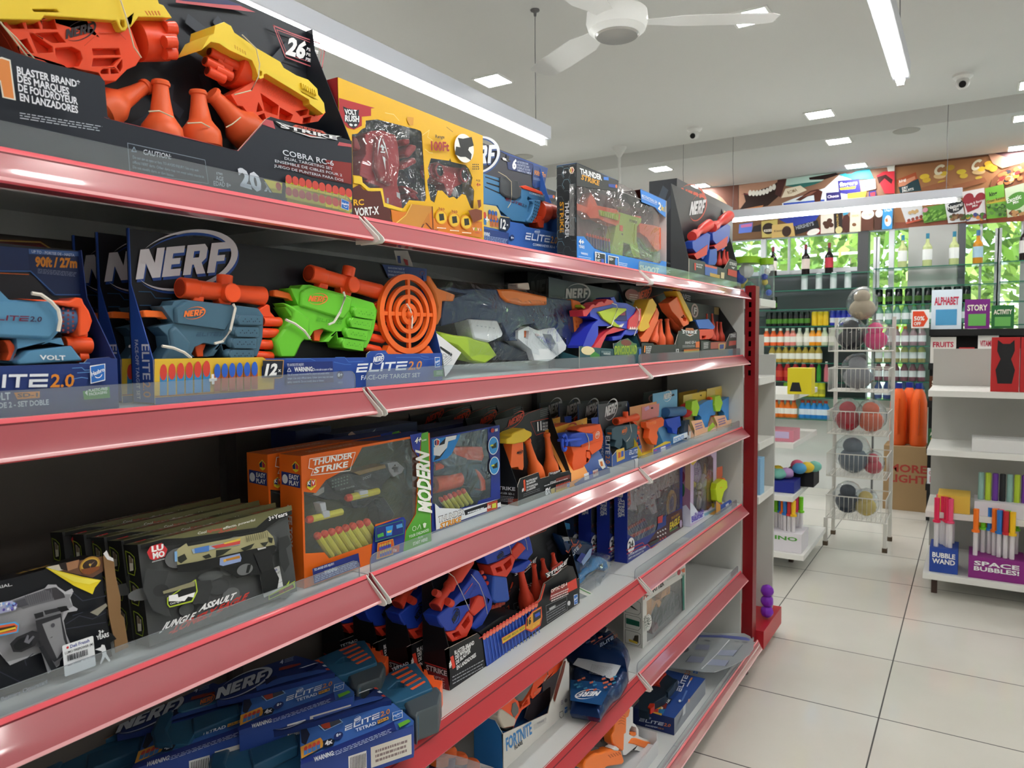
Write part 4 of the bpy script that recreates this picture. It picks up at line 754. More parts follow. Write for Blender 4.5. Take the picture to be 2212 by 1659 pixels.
for tx,a,b_,u,c in (('THUNDER',(.42,.62),(.42,.24),(.62,.62),'eef0f2'),('STRIKE',(.16,.62),(.16,.3),(.36,.62),'d99a2a')): A.T(tx,a,b_,u,c,.03)
A.ell((.76,.93),(.9,.93),(.76,.97),'e8d8c8',k=6); A.poly([(.66,.93),(.76,.9),(.76,.96)],'d9b23a'); A.poly([(.78,.9),(.86,.93),(.78,.96)],'b04a4a'); A.T('4+',(.3,.9),(.5,.9),(.3,.94),'dfe3e6',.02)
r2=random.Random(5)
for j in range(9):
    for i in range(3):
        cx,cy=.18+i*.34,.05+j*.115+(i%2)*.055; c=r2.choice(['5a6064','6b8894','4a5054']); P=[(cx+.2*cos(R(60*k)),cy+.052*sin(R(60*k))) for k in range(r2.randint(3,6))]
        P=[(min(.98,max(.02,a)),min(.98,max(.02,b_))) for a,b_ in P]; A.ln(P,.0011,c)
A.done('side_print',t.o)
yb=t.o.location; copy_thing(t.o,(-1.115,yb.y+.035,yb.z),'second grey honeycomb box, standing behind its twin so only a dark strip shows','grey honeycomb rifle boxes',rz=90)
# --- tall black box and black two-blaster tray before it
t=shelfit('boxed_blaster_set','tall black box with red lettering behind the blue and red blaster tray','toy box','S1',-1.05,(1462,450),(1583,450)); C(1180,320,480); pl=t.front(0); w=t.w; h=pl.px((1300,298))[1]
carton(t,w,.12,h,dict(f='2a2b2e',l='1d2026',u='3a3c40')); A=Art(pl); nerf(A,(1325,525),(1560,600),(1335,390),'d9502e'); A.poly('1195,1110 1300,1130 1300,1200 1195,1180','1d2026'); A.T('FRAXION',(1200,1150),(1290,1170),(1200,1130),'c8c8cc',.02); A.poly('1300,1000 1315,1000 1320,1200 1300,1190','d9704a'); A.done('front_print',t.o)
A=Art(t.sideL(0)); A.f=(V((-.12,0)),V((.12,0)),V((0,h))); A.poly([(.1,.7),(.5,.95),(.7,.9),(.3,.62)],'3a424e'); A.poly([(.5,.75),(.9,.9),(.95,.8),(.6,.66)],'333a46'); A.T('FRAXION',(.3,.14),(.92,.14),(.3,.17),'c8c8cc',.02); A.poly([(.55,.04),(.98,.04),(.98,.1),(.55,.1)],'c8502e'); A.done('side_print',t.o)
t=shelfit('boxed_blaster_set','black tray with two blue and red blasters at the post end of top shelf','toy box','S1',-.90,(1489,500),(1593,500)); C(1180,320,480); pl=t.front(0); w=t.w; L=pl.L; hb=t.front(.07).px((1410,435))[1]
fp=L('1470,1110 1575,1130 1590,1150 1700,1180 1770,1200 1830,1100 1900,1130'); tray(t,w,.07,hb,[(0,0),(w,0),(w,fp[-1][1])]+fp[::-1]+[(0,fp[0][1])],'3a3c3e','2c2d31',fp[0][1],fp[-1][1])
A=Art(t.front(.0695)); nerf(A,(1425,670),(1575,645),(1440,535),'d8d8da',None,'c8523f'); A.poly('1770,620 1850,670 1845,725 1770,700','c89a4a'); A.done('back_print',t.o)
for dx,dy in ((0,0),(200,-85)):
    bl=ex(t,'toy_blaster',.02,.05,M('2f52b8',.4),[(a+dx,b_+dy) for a,b_ in S('1455,930 1600,840 1635,860 1620,1010 1560,1110 1500,1050 1460,1000')]); ex(t,'frame',.018,.05,M('d63e34',.4),[(a+dx,b_+dy) for a,b_ in S('1470,1060 1610,960 1600,1060 1500,1110')],par=bl); cyl(t,'scope',.03,(1450+dx,880+dy),(1620+dx,760+dy),50,M('e0443c',.4),par=bl,prof=((0,1),(.2,1),(.25,.7),(.5,.7),(.6,1.1),(1,1.15)))
ex(t,'grip_pad',.014,.05,M('2f58b4',.4),'1630,1010 1700,1000 1700,1130 1680,1165 1615,1160')
for p,q in (((1720,1170),(1720,1020)),((1765,1165),(1770,1010)),((1830,1150),(1825,1040)),((1800,1160),(1800,1030))): cone(t,.04,p,q,30,'df4a40')
A=Art(pl); A.T('BLASTER',(1495,1160),(1560,1175),(1495,1145),'e4e4e6',.02); A.T('BRAND',(1495,1185),(1550,1197),(1495,1168),'e4e4e6',.02); A.T('1',(1475,1210),(1490,1213),(1475,1140),'d84a40',.03); A.poly('1580,1160 1705,1190 1700,1290 1580,1260','4a6ab8'); A.poly('1580,1155 1700,1185 1700,1205 1580,1178','d8685a'); A.poly('1630,1240 1730,1265 1728,1300 1630,1275','c8a04a'); A.poly('1740,1235 1775,1240 1770,1300 1738,1295','d8c8a0'); A.poly('1810,1200 1900,1225 1898,1290 1805,1260','c83a34'); A.T('STRIKE',(1825,1160),(1895,1175),(1825,1130),'e8e8ea',.03); A.poly('1840,1180 1880,1188 1862,1205','e0e0e2'); A.done('front_print',t.o)
# ================================================================ second shelf
Z2=ZS['S2']
# --- blue tray, cut by frame edge
t=shelfit('boxed_blaster','blue open tray with a steel-blue blaster, cut by the frame edge','toy box','S2',-.885,(-230,800),(254,800))
C(0,480,340,771); w=t.w; pl=t.front(0); L=pl.L; ft=L('-100,708 410,692 430,670 535,660 548,668'); hb=t.front(.075).px((395,140))[1]; hm=t.front(.06).px((412,370))[1]
tray(t,w,.075,hb,[(0,0),(w,0),(w,ft[-1][1])]+ft[::-1]+[(0,ft[0][1])],'263a78','2e2f38',ft[0][1],ft[-1][1],sr=[(.002,0),(.075,0),(.075,hb),(.068,hb),(.06,hm),(.002,ft[-1][1])],sl=[(.002,0),(.075,0),(.075,hb),(.002,ft[0][1])])
A=Art(t.front(.0745)); A.poly('-200,100 135,128 145,235 -200,235','2a3a68'); A.poly('135,128 398,142 405,365 260,360 145,240','24345f'); A.poly('140,130 398,145 398,168 142,155','4a6cae'); A.T('UP TO - PORTEE DE - HASTA',(155,150),(365,168),(155,136),'c4d2ee',.02); A.T('90ft / 27m',(172,215),(378,222),(172,168),'d98a34',.05); A.fine((185,250),(378,268),(185,225),4,'8a94b8',.35)
A.ln('-150,238 150,240 270,355 400,355',.0014,'3f68b0'); A.ln('-100,245 140,256',.0012,'c8622e'); A.done('back_print',t.o)
VB=M('5a8fb4',.35); OR=M('f4592b',.32); 
bl=ex(t,'toy_blaster',.02,.055,VB,'-120,330 -20,330 0,335 45,380 270,385 300,430 285,540 240,590 205,600 235,580 300,565 315,600 350,605 400,680 90,690 -120,680','-60,565 80,565 85,620 60,680 -60,680')
ex(t,'fore_body',.012,.055,VB,'85,680 145,630 350,605 408,678 90,700',par=bl,bev=.002); ex(t,'barrel_shell',.014,.056,VB,'-120,390 262,388 300,440 285,530 250,575 -120,560',par=bl,bev=.004)
cyl(t,'perforated_sleeve',.034,(262,476),(388,480),66,M('3f5f8a',.4),par=bl,prof=((0,1),(1,1))); A=Art(t.front(.034-.0185))
ex(t,'muzzle',.016,.056,OR,'90,374 340,385 375,368 405,372 415,400 440,435 455,480 440,530 415,560 385,560 388,420 260,400',par=bl,bev=.004); cyl(t,'lower_barrel',.036,(310,600),(440,605),42,OR,par=bl); cyl(t,'lower_barrel',.036,(380,660),(425,662),26,OR,par=bl); cyl(t,'neck',.036,(360,545),(420,552),20,OR,par=bl)
for i in range(6):
    for j in range(3): c=(310+j*24,424+i*21+(j%2)*10); A.ell(c,(c[0]+6,c[1]),(c[0],c[1]-7),'7a2a2a',k=8)
A.done('perforation',bl); ex(t,'trigger',.026,.05,OR,'15,578 50,575 78,610 80,650 60,680 30,678 45,640 35,600',par=bl)
A=Art(t.front(.0135)); elite(A,(-75,478),(203,488),(-75,452),'6a1f3a','3a1f3c'); A.done('lettering',bl); A=Art(t.front(.0115)); A.T('VOLT',(196,673),(322,675),(194,650),'eef2f6',.03); A.done('lettering',bl)
band(t,.008,'155,348 200,355 250,390 285,430 295,480 285,535',col='ece6dc',r=.0022)
A=Art(pl); elite(A,(-200,815),(362,805),(-205,750),'e8ecf6','e08a2e'); A.T('VOLT',(-60,875),(52,868),(-62,838),'e8ecf4',.02); A.poly('68,835 195,828 195,860 85,868','e08a2e'); A.T('SD-1',(85,858),(185,854),(85,838),'26304f',.03); A.T('PACK DE 2 - SET DOBLE',(-100,918),(240,893),(-102,890),'dfe4f2',.03)
hasbro(A,(448,790),(525,765),(432,712)); A.poly('405,828 535,805 540,860 412,870','4f9a4a'); A.T('PLASTIC-FREE',(435,832),(528,820),(434,818),'eaf4e6',.03); A.T('PACKAGING',(437,850),(525,838),(436,836),'eaf4e6',.03); A.poly('415,835 428,822 430,850','eaf4e6')
for s in ('355,715 400,712 415,725 440,724','380,738 440,734','360,768 400,760 430,765','390,690 440,690'): A.ln(s,.0009,'5a8ac8')
A.done('front_print',t.o)
# things at the back behind it
C(0,480,340,771); p=at((110,82),x=-1.13); t=It('toy_box','dark red box with a gold edged slanted top behind the blue tray','toy box',(-1.06,.02,Z2+.0005),90); pl=t.front(0); b=B(); tp=pl.L('-300,70 200,92 250,125 256,400'); w=tp[-1][0]; b.pr(pl,[(0,0),(w,0)]+tp[::-1]+[(0,tp[0][1])],-.05,0,M('6a1f24',.5)); b.build('carton',t.o,smooth=0); A=Art(pl); A.ln('-300,76 198,98 246,128',.002,'a88a4a'); A.ln('-300,86 190,108 238,134',.003,'4a1418'); A.done('print',t.o)
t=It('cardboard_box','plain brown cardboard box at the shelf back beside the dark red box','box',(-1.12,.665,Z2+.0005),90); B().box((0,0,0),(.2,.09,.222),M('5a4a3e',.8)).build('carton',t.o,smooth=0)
# --- target set, three deep
t=shelfit('boxed_target_set','front blue target set box with grey and green blasters and an orange ring target','toy box','S2',-.885,(333,800),(955,800),group='blue target set boxes'); T0=t
C(270,490,370,927); w=t.w; pl=t.front(0); h1=pl.px((158,720))[1]; d=.048; hb=t.front(d).px((50,12))[1]
C(570,540,400,1190); hbr=t.front(d).px((1048,120))[1]; fr=pl.L('660,690 662,668 685,650 780,645 800,670 1145,662'); hl2=t.front(d).px((1,1))[1]
C(270,490,370,927); zc=t.front(d).px((40,312))[1]
tray(t,w,d,hb,[(0,0),(w,0),(w,fr[-1][1])]+fr[::-1]+[(0,h1)],'2b4fa4','1d1e26',h1,fr[-1][1],sl=[(.002,0),(d,0),(d,hb),(d-.004,hb),(d-.004,zc),(.002,h1)],sr=[(.002,0),(d,0),(d,hbr),(.002,fr[-1][1])],back=[(0,0),(w,0),(w,hbr),(0,hb)])
A=Art(t.front(d-.0006)); nerf(A,(58,285),(560,240),(62,125),'d6d2dc','2a4d9a')
A.ln('75,350 140,352 165,385 250,388',.001,'2f5f8a'); A.ln('80,425 140,425',.001,'2f5f8a'); C(570,540,400,1190); A.poly('760,92 1048,120 1045,200 880,190 800,178','243a7a')
for i,tx in enumerate(('KNOCK-DOWN TARGET SET','TIR SUR CIBLE BASCULANTE','DERRIBA EL OBJETIVO')): A.T(tx,(798,120+i*22),(905,130+i*22),(798,107+i*22),'aab6dc',.01)
A.ell((1018,150),(1034,150),(1018,136),'8a4a4a',hole=.8); A.done('back_print',t.o)
def prospect(t,bc,name,shift,par,grip=None):
    """four-barrel blaster traced once in its own crop; shift maps onto the second one"""
    f=shift; OR=M('ef4f26',.3); G=M(bc,.36); s=lambda q:[f(p) for p in S(q)]
    bl=ex(t,name,.012,.04,G,s('200,428 255,425 268,400 320,393 600,425 720,440 750,480 748,540 745,600 730,660 715,700 540,704 520,640 480,700 440,704 500,640 430,628 380,650 360,690 380,704 210,704 240,650 230,590 180,540 265,520'),par=par)
    ex(t,'receiver',.007,.02,G,s('272,440 330,400 590,430 585,500 550,560 275,520'),par=bl,bev=.003); ex(t,'grip',.008,.04,G,grip or s('205,704 255,640 240,560 275,530 360,625 355,690 340,780 215,780 190,740'),par=bl,bev=.004)
    for i in range(4):
        x=590-i*15; y=503+i*62; ex(t,'barrel_block',.004,.04,G,s(f'{x+30},{y-24} {x+155},{y-22} {x+158},{y+32} {x+28},{y+30} {x+15},{y}'),par=bl,bev=.002); b_=xy(t,.012,f((x+8,y))); B().ball(b_,.0075,G,12,8).build('stud',bl)
        cyl(t,'muzzle',.022,f((x+150,y+8)),f((x+248,y+12)),27,OR,par=bl,prof=((0,1),(.95,1),(1,.9)))
        A=Art(t.front(.0038))
        for k in range(9): c=f((x+50+k*11,y+(8,-4,10)[k%3])); A.ell(c,(c[0]+3,c[1]),(c[0],c[1]-3.4),'1b2a3a' if bc!='6cc934' else '3f8a1e',k=6)
        A.done('dimples',bl)
    ex(t,'rear_pull',.02,.032,M('f0702e',.35),s('100,455 120,450 240,460 240,498 205,500 195,490 105,488'),par=bl,bev=.003); ex(t,'front_sight',.018,.03,OR,s('720,452 770,418 785,425 788,460 815,490 740,485'),par=bl); ex(t,'trigger',.02,.03,M('ee5a26',.35),s('375,630 440,634 425,670 425,704 390,704'),par=bl)
    cyl(t,'scope',.026,f((298,330)),f((742,375)),58,M('f4572a',.28),par=bl,prof=((0,.96),(.01,1),(.17,1),(.18,.9),(.5,.86),(.6,.86),(.75,.9),(1,1)),hollow=(-1,.8,'b03414'),seg=28); cyl(t,'scope_dial',.026,f((537,320)),f((540,262)),42,M('f4572a',.28),par=bl); o=xy(t,.012,f((570,358))); B().lathe(o,(0,-1,0),[(-.01,.014),(.006,.0135),(.007,.012)],M('f4572a',.28),20).build('scope_boss',bl); ex(t,'scope_mount',.018,.034,M('f4572a',.28),s('380,375 430,378 428,405 370,400'),par=bl); ex(t,'scope_mount',.018,.034,M('f4572a',.28),s('505,380 580,380 575,425 515,415'),par=bl)
    A=Art(t.front(.0068)); nerf(A,f((318,488)),f((425,478)),f((320,455)),'ee7a3a'); A.done('logo',bl); A=Art(t.front(.0115)); elite(A,f((385,592)),f((540,590)),f((387,572)),'33506a' if bc!='6cc934' else '4fa824','33506a' if bc!='6cc934' else '4fa824'); A.done('lettering',bl)
    return bl
C(270,490,370,927); prospect(t,'486a80','toy_blaster',lambda p:p,t.o)
band(t,.002,'585,418 597,440 570,560 530,620 485,632',col='ece6dc',r=.002); band(t,.002,'200,645 260,655 320,680 358,710',col='ece6dc',r=.002)
k2=C(570,540,400,1190)
def gm(p):
    # affine map from the grey blaster's crop pixels to the green one's
    x,y=p; return (65+(x-100)*1.03+ (y-455)*-.16, 258+(y-455)*1.12+(x-100)*.158)
prospect(t,'6cc934','toy_blaster',gm,t.o,'128,335 190,360 300,440 300,540 245,600 205,690 100,690 75,590 140,490 190,440 190,400')
band(t,.002,'512,268 522,300 490,400 450,465 415,480',col='ece6dc',r=.002); band(t,.002,'140,448 200,475 260,520 296,568',col='ece6dc',r=.002)
pl3=t.front(.006); TO=M('f26a26',.35); b=B(); o=V(pl3.px((938,412))); rx=pl3.px((1112,412))[0]-o.x; rz=pl3.px((938,155))[1]-o.y
def ringz(a,c,sg=48):
    E=lambda k:[(o.x+rx*k*cos(2*PI*i/sg),o.y+rz*k*sin(2*PI*i/sg)) for i in range(sg)]
    b.pr(pl3,[E(a),E(c)],-.008,0,TO)
for a,c in ((1,.86),(.72,.62),(.49,.39),(.27,.15)): ringz(a,c)
b.build('ring_target',t.o,bev=.001); b=B(); b.box((o.x-.0035,.007,o.y-rz*.98),(o.x+.0035,.013,o.y+rz*.98),TO); b.box((o.x-rx*.98,.0075,o.y-.0035),(o.x+rx*.98,.0125,o.y+.0035),TO); b.build('target_spokes',t.o); B().ball((o.x,.008,o.y),.008,TO).build('target_boss',t.o)
ex(t,'target_foot',.006,.02,TO,'805,612 850,655 900,668 1000,668 1040,640 1062,615 1092,668 780,668'); band(t,.002,'918,347 940,380 955,440 950,505',col='ece6dc',r=.0018)
A=Art(t.front(0)); C(270,490,370,927); A.poly('160,715 745,705 765,720 740,760 740,820 808,815 808,880 160,925','e0b83a'); darts_print(A,(185,915),(465,892),6,(0,-170),'3a8ec8','d8463c'); darts_print(A,(480,892),(722,878),6,(0,-150),'b85a36','2f62c8'); A.poly('455,822 468,820 468,798 482,797 482,818 498,816 498,832 484,834 484,852 470,853 470,836 456,838','f6f4ee'); A.poly('745,722 858,722 852,812 835,818 750,815','1c2030'); A.T('12',(755,805),(820,800),(765,742),'f4f4f6',.05,sh=.05); A.T('x',(828,785),(845,784),(828,765),'f4f4f6',.03); A.ln('745,722 858,722 852,812 835,818 742,818',.0014,'b88a4a'); A.ln('808,822 806,878 165,918',.0014,'a8622e')
C(570,540,400,1190); A.poly('148,722 442,715 450,850 150,868','22347c'); A.T('TO AVOID EYE INJURY:',(150,748),(258,744),(149,730),'dfe6f8',.01); A.T('WARNING:',(196,782),(318,778),(195,752),'f2f4fa',.03); A.T('Do not aim at eyes or face.',(320,777),(442,772),(320,760),'d4dcf2',.01); A.ln('162,758 175,780 150,782',.0008,'e8ecf6',True)
for i,tx in enumerate(('Use of eyewear recommended for players and people within','range. Use only official darts. Other darts may not meet','safety standards. Do not modify darts or blaster.')): A.T(tx,(152,808+i*24),((420,446,388)[i],796+i*24),(152,793+i*24),'b4c2e8',.005)
A.ell((490,803),(512,802),(490,776),'1d2c66'); A.T('8+',(475,814),(505,811),(475,792),'e8ecf6',.02); A.T('F8273',(478,858),(505,856),(478,846),'9ab0dc',0)
nerf(A,(702,722),(765,712),(704,688),'eef2f8',None); elite(A,(592,788),(1010,765),(596,732),'e8eef8','d98a4a'); A.T('FACE-OFF TARGET SET',(625,835),(1005,815),(626,805),'e4eaf4',.012); hasbro(A,(1102,755),(1136,745),(1094,695)); A.poly('1090,775 1152,768 1155,810 1092,815','3f8a4a'); A.fine((1110,803),(1148,800),(1110,778),3,'dff0dc',.5)
for s in ('460,690 520,690 545,720 640,715','450,720 520,735 560,735','850,690 1000,690 1030,705 1090,700','1010,680 1060,690','140,700 300,700 330,712','720,665 790,662'): A.ln(s,.0008,'4f7cd0')
A.done('front_print',t.o)
A=Art(t.sideL(0)); A.f=(V((-d,0)),V((d,0)),V((0,h1))); A.T('ELITE',(.5,1.35),(.5,.55),(.85,1.35),'e8ecf6',.01); A.T('2.0',(.5,.5),(.5,.15),(.85,.5),'d98a4a',.01); A.T('FACE-OFF TARGET SET',(.2,1.45),(.2,.1),(.36,1.45),'dfe6f4',.005); A.done('side_print',t.o)
y0=t.o.location.y
copy_thing(t.o,(-.951,y0-.004,Z2+.0005),'second blue target set box, standing close behind the front one',drop=('back_print',)) if 0 else None
C2=copy_thing(t.o,(-.951,y0-.004,Z2+.0005),'middle blue target set box of three, wedged behind the front one')
C3=copy_thing(t.o,(-1.005,y0-.006,Z2+.0005),'third blue target set box, hindmost, only a dark strip showing')
# --- clear bag with a navy and orange water gun
C(0,0,2212); p=at((1000,700),x=-.93); t=It('bagged_water_gun','navy and orange water gun in a shiny clear plastic bag','toy',(-.93,p.y,Z2+.0005),90); C(880,560,400,1270)
NV=M('26365f',.35); ORW=M('ee7f34',.35); WH=M('dfe3e6',.35)
bl=ex(t,'water_gun',.012,.065,NV,'230,210 300,190 380,205 520,200 640,210 960,262 1130,280 1165,560 1100,590 1080,540 960,480 900,485 870,440 800,450 760,480 770,560 700,560 650,440 430,410 235,460 235,380 250,290 400,240',bev=.004)
ex(t,'stock',.008,.06,ORW,'135,110 160,115 215,200 335,245 320,290 245,285 235,400 210,455 195,440 210,330 190,240 140,150',par=bl,bev=.004); ex(t,'top_shell',.006,.066,ORW,'628,205 720,205 960,255 960,315 800,320 690,295 650,260',par=bl,bev=.005)
ex(t,'filler_cap',.02,.05,M('d8c8c0',.4),'755,165 835,160 845,210 755,205',par=bl,bev=.004); ex(t,'nozzle',.008,.062,ORW,'1130,272 1185,290 1205,330 1205,540 1190,578 1160,580 1145,420',par=bl,bev=.004)
for i in range(7): ex(t,'nozzle_rib',.006,.01,M('e06f2a',.35),f'{1150+i*3},{318+i*34} {1195+i*1},{322+i*34} {1195+i},{336+i*34} {1152+i*3},{334+i*34}',par=bl,bev=0)
ex(t,'handle',.004,.05,WH,'760,490 830,460 870,480 900,490 930,480 1010,470 1090,590 1085,620 990,690 960,700 870,690 850,620 760,545','800,490 835,490 830,550 800,540','925,510 985,515 1020,580 985,640',par=bl,bev=.006); ex(t,'trigger',.012,.03,M('e8733a'),'800,488 830,490 832,545 800,530',par=bl)
ex(t,'pump_grip',.004,.05,WH,'425,410 620,420 660,510 650,530 560,570 460,550',par=bl,bev=.004); ex(t,'lime_shell',.006,.045,M('a4c23a',.35),'200,490 330,520 420,530 560,570 620,660 540,715 430,690 340,600 250,570',par=bl,bev=.005); ex(t,'lower_shell',.02,.05,M('2a3040',.4),'560,570 640,560 860,650 860,700 640,690',par=bl,bev=.004)
A=Art(t.front(.0038)); 
for i in range(5): A.poly([(470+i*28,452+i*4),(490+i*28,454+i*4),(482+i*28,462+i*4)],'b8c0c8')
A.done('marks',bl); ex(t,'hang_tag',-.01,-.009,M('e8e8ea',.5),'185,495 370,640 290,770 260,805 240,660',bev=0); A=Art(t.front(-.0101)); A.poly('225,595 308,650 305,668 225,610','22242a'); A.fine((240,750),(310,690),(235,690),4,'9aa0a8',.3); A.ell((255,660),(268,664),(254,648),'6a6f78',hole=.8); A.done('tag_print',t.o)
C(560,520,720); ex(t,'header_tag',.03,.031,M('b8b4b0',.6),'895,65 985,65 1022,170 915,155',bev=0); A=Art(t.front(.0298)); A.poly('915,100 935,100 942,150 922,148','3a4a8a'); A.poly('955,118 985,128 990,165 972,160','b0363a'); A.done('tag_print',t.o)
# the bag: one soft crumpled skin
C(880,560,400,1270); O=S('150,60 300,90 480,140 620,165 760,155 850,180 1000,230 1150,255 1200,310 1215,420 1215,560 1195,640 1198,800 1170,740 1100,650 1060,690 960,720 800,700 600,740 400,735 300,760 190,640 160,400 130,200')
b=B(); pf=t.front(-.004); P=pf.L(O); c=V((sum(p[0] for p in P)/len(P),sum(p[1] for p in P)/len(P))); k=len(b.v); n=len(P); rr=random.Random(8); mat=CLEAR('f6f8fa',.006,.02,bump=1,scale=13,gl=.7); i_=b.mi(mat)
RG=[1,.9,.75,.55,.35,.15]
for q,f in enumerate(RG):
    for p in P:
        v=c+(V(p)-c)*f; b.v.append((v.x,.03-.036*(1-f)**.35*(1 if q else 0)+rr.uniform(-.004,.004),max(.001,v.y)))
for q in range(len(RG)-1):
    for j in range(n): h=(j+1)%n; b.f.append((k+q*n+j,k+q*n+h,k+(q+1)*n+h,k+(q+1)*n+j)); b.fm.append(i_)
b.f.append(tuple(k+(len(RG)-1)*n+j for j in range(n))); b.fm.append(i_); b.build('plastic_bag',t.o,smooth=180)
# --- dinosaur tray
t=shelfit('boxed_blaster','teal tray with a dinosaur shaped blue and red blaster','toy box','S2',-.885,(1252,750),(1385,750)); C(1220,560,420); w=t.w; pl=t.front(0); d=.075; bk=t.front(d); hl=bk.px((30,230))[1]; hr=bk.px((860,395))[1]
ft=pl.L('200,990 260,1000 560,1020 555,960 600,950 640,920 720,900 780,950 820,960 820,1000 870,1000'); tray(t,w,d,hr,[(0,0),(w,0),(w,ft[-1][1])]+ft[::-1]+[(0,ft[0][1])],'2a5560','37424c',ft[0][1],ft[-1][1],back=[(-.03,0),(w,0),(w,hr),(-.03,hl)],sl=[(.002,0),(d,0),(d,.05),(.002,.03)])
A=Art(t.front(d-.0006)); nerf(A,(10,445),(270,440),(5,335),'b9b9bc'); A.ell((770,410),(850,420),(770,340),'8a3f44'); A.poly('700,380 850,400 800,500 720,440','9a4a4a'); A.fine((735,460),(830,470),(740,385),3,'d8b8b8',.4); A.done('back_print',t.o)
BL=M('2f3cc0',.35); bl=ex(t,'dino_blaster',.012,.06,BL,'285,600 320,560 510,520 555,500 520,440 560,428 590,490 700,500 800,550 830,640 830,700 740,800 600,775 480,760 380,760 380,860 330,960 300,1000 210,1010 210,980 260,850 320,740 380,690 290,650',bev=.002)
ex(t,'lower_jaw',.012,.055,BL,'540,880 640,870 700,800 835,800 830,840 760,870 680,860 640,920 545,930',par=bl,bev=.002); RDm=M('d63a4a',.35); ex(t,'crest',.008,.05,RDm,'205,580 270,560 300,520 330,510 350,525 380,490 430,480 450,500 480,452 550,470 560,500 510,520 320,560 250,650 215,650',par=bl); ex(t,'snout',.008,.058,RDm,'730,690 800,620 830,560 868,560 872,720 810,800 720,790',par=bl); ex(t,'frill',.006,.05,M('b4c832',.35),'385,600 560,550 700,560 705,580 620,640 560,700 600,740 660,765 620,778 560,760 440,680',par=bl); ex(t,'trigger',.01,.05,RDm,'320,1015 390,920 470,830 560,770 690,800 560,840 480,860 430,960 410,1015',par=bl); ex(t,'tooth',.004,.02,M('eeeae0'),'620,765 680,730 650,778',par=bl)
ex(t,'jaw_plate',.009,.05,M('28286a'),'560,650 600,610 700,580 710,700 640,700 570,690',par=bl); ex(t,'eye_plate',.007,.05,M('8a3050'),'610,600 690,590 690,640 610,640',par=bl)
for i in range(4): ex(t,'tooth',.006,.02,M('eeeae0'),f'{740+i*24},800 {752+i*24},768 {760+i*24},798',par=bl,bev=0)
band(t,.003,'540,500 590,520 600,560 560,680 530,760 480,780',col='e8e4dc',r=.0012); band(t,.003,'810,540 850,590 845,700 815,800 790,870',col='e8e4dc',r=.0012); ex(t,'tail',.02,.04,M('a8bc34',.35),'190,515 250,555 235,580 190,545',par=bl)
A=Art(pl); A.ell((265,1040),(340,1045),(265,990),'e8d8a8'); A.poly('290,1090 340,1050 400,1090 400,1130 290,1120','3f8a3a'); A.poly('410,1030 545,1040 545,1110 410,1105','1d4450'); A.T('WARNING',(440,1085),(520,1088),(440,1062),'d8e0e0',.02); A.fine((415,1060),(530,1066),(415,1040),2,'a8c0c4',.4); A.poly('560,1000 600,955 640,930 720,905 780,955 820,965 820,1080 740,1110 560,1080','4f7a4a'); A.ell((700,950),(760,955),(700,915),'7a3a34'); A.T('DINOSQUAD',(568,1085),(818,1070),(572,985),'b4c832',.03); A.T('DINOSQUAD',(572,1085),(814,1070),(576,995),'7f9a2a',.0); A.poly('845,1020 870,1015 865,1080 845,1085','3f6fc4'); A.done('front_print',t.o)
# --- dark trays toward the post
t=shelfit('boxed_blaster_set','black tray with two yellow and orange blasters and orange bottle targets on second shelf','toy box','S2',-.885,(1386,750),(1511,750)); w=t.w; C(1220,560,420); pl=t.front(0); d=.08; bk=t.front(d); hl=bk.px((770,310))[1]; hr=bk.px((1455,375))[1]; ft=pl.L('870,950 1005,955 1020,975 1255,970 1300,815 1510,800 1535,810')
tray(t,w,d,hr,[(0,0),(w,0),(w,ft[-1][1])]+ft[::-1]+[(0,ft[0][1])],'2f3133','2b2c30',ft[0][1],ft[-1][1],back=[(0,0),(w,0),(w,hr),(0,hl)])
A=Art(t.front(d-.0006)); nerf(A,(815,470),(960,420),(835,375),'c8563a'); A.ln('800,505 960,445 1220,350',.0016,'c8563a'); A.T('10',(1340,450),(1385,455),(1345,395),'9a9aa0',.04); A.fine((1390,470),(1430,480),(1392,400),3,'9a9aa0'); A.done('back_print',t.o)
YF=M('e0b437',.4); OF=M('ee6a3c',.4)
bl=ex(t,'toy_blaster',.012,.05,OF,'870,940 865,900 960,760 1010,640 1050,550 1075,610 1060,700 1000,830 950,940'); ex(t,'slide',.006,.055,YF,'840,790 870,700 960,460 1000,445 1050,520 1040,570 990,660 960,720 970,770 900,820 860,820',par=bl,bev=.002)
bl=ex(t,'toy_blaster',.012,.05,OF,'1180,500 1290,420 1340,560 1370,620 1420,700 1410,740 1350,770 1300,680 1220,590','1340,650 1390,670 1380,710 1350,700'); ex(t,'slide',.006,.055,YF,'1270,360 1310,360 1440,620 1460,700 1430,710 1370,600 1300,430',par=bl,bev=.002)
for p in ((1190,500),(1210,445),(1225,395),(1250,360)): cyl(t,'muzzle',.03,p,(p[0]+60,p[1]+50),26,OF,par=bl,hollow=(-1,.6,'8a2a10'))
for p,q in (((1090,985),(1085,680)),((1185,985),(1160,680)),((1000,960),(1055,700))): cone(t,.035,p,q,58,'ea6238')
cone(t,.045,(1290,800),(1150,590),66,'e25f38')
A=Art(pl); A.poly('1290,830 1300,815 1510,800 1535,812 1530,1030 1280,1020','35373a'); alpha(A,(1325,880),(1510,880),(1325,790),'e07a3c'); A.T('FANG QS-4',(1370,965),(1490,955),(1372,935),'d8d8dc',.02); A.fine((1340,1005),(1490,998),(1340,975),2,'b8b8bc',.4); A.poly('1490,940 1535,935 1533,1005 1490,1005','d87038'); A.poly('905,985 920,983 915,1060 900,1062','e0853a')
for i in range(4): A.T(('BLASTER','BRAND','DES','MARQUES')[i],(925,1005+i*22),(990-i*6,1003+i*22),(925,988+i*22),'e0e0e2',.02)
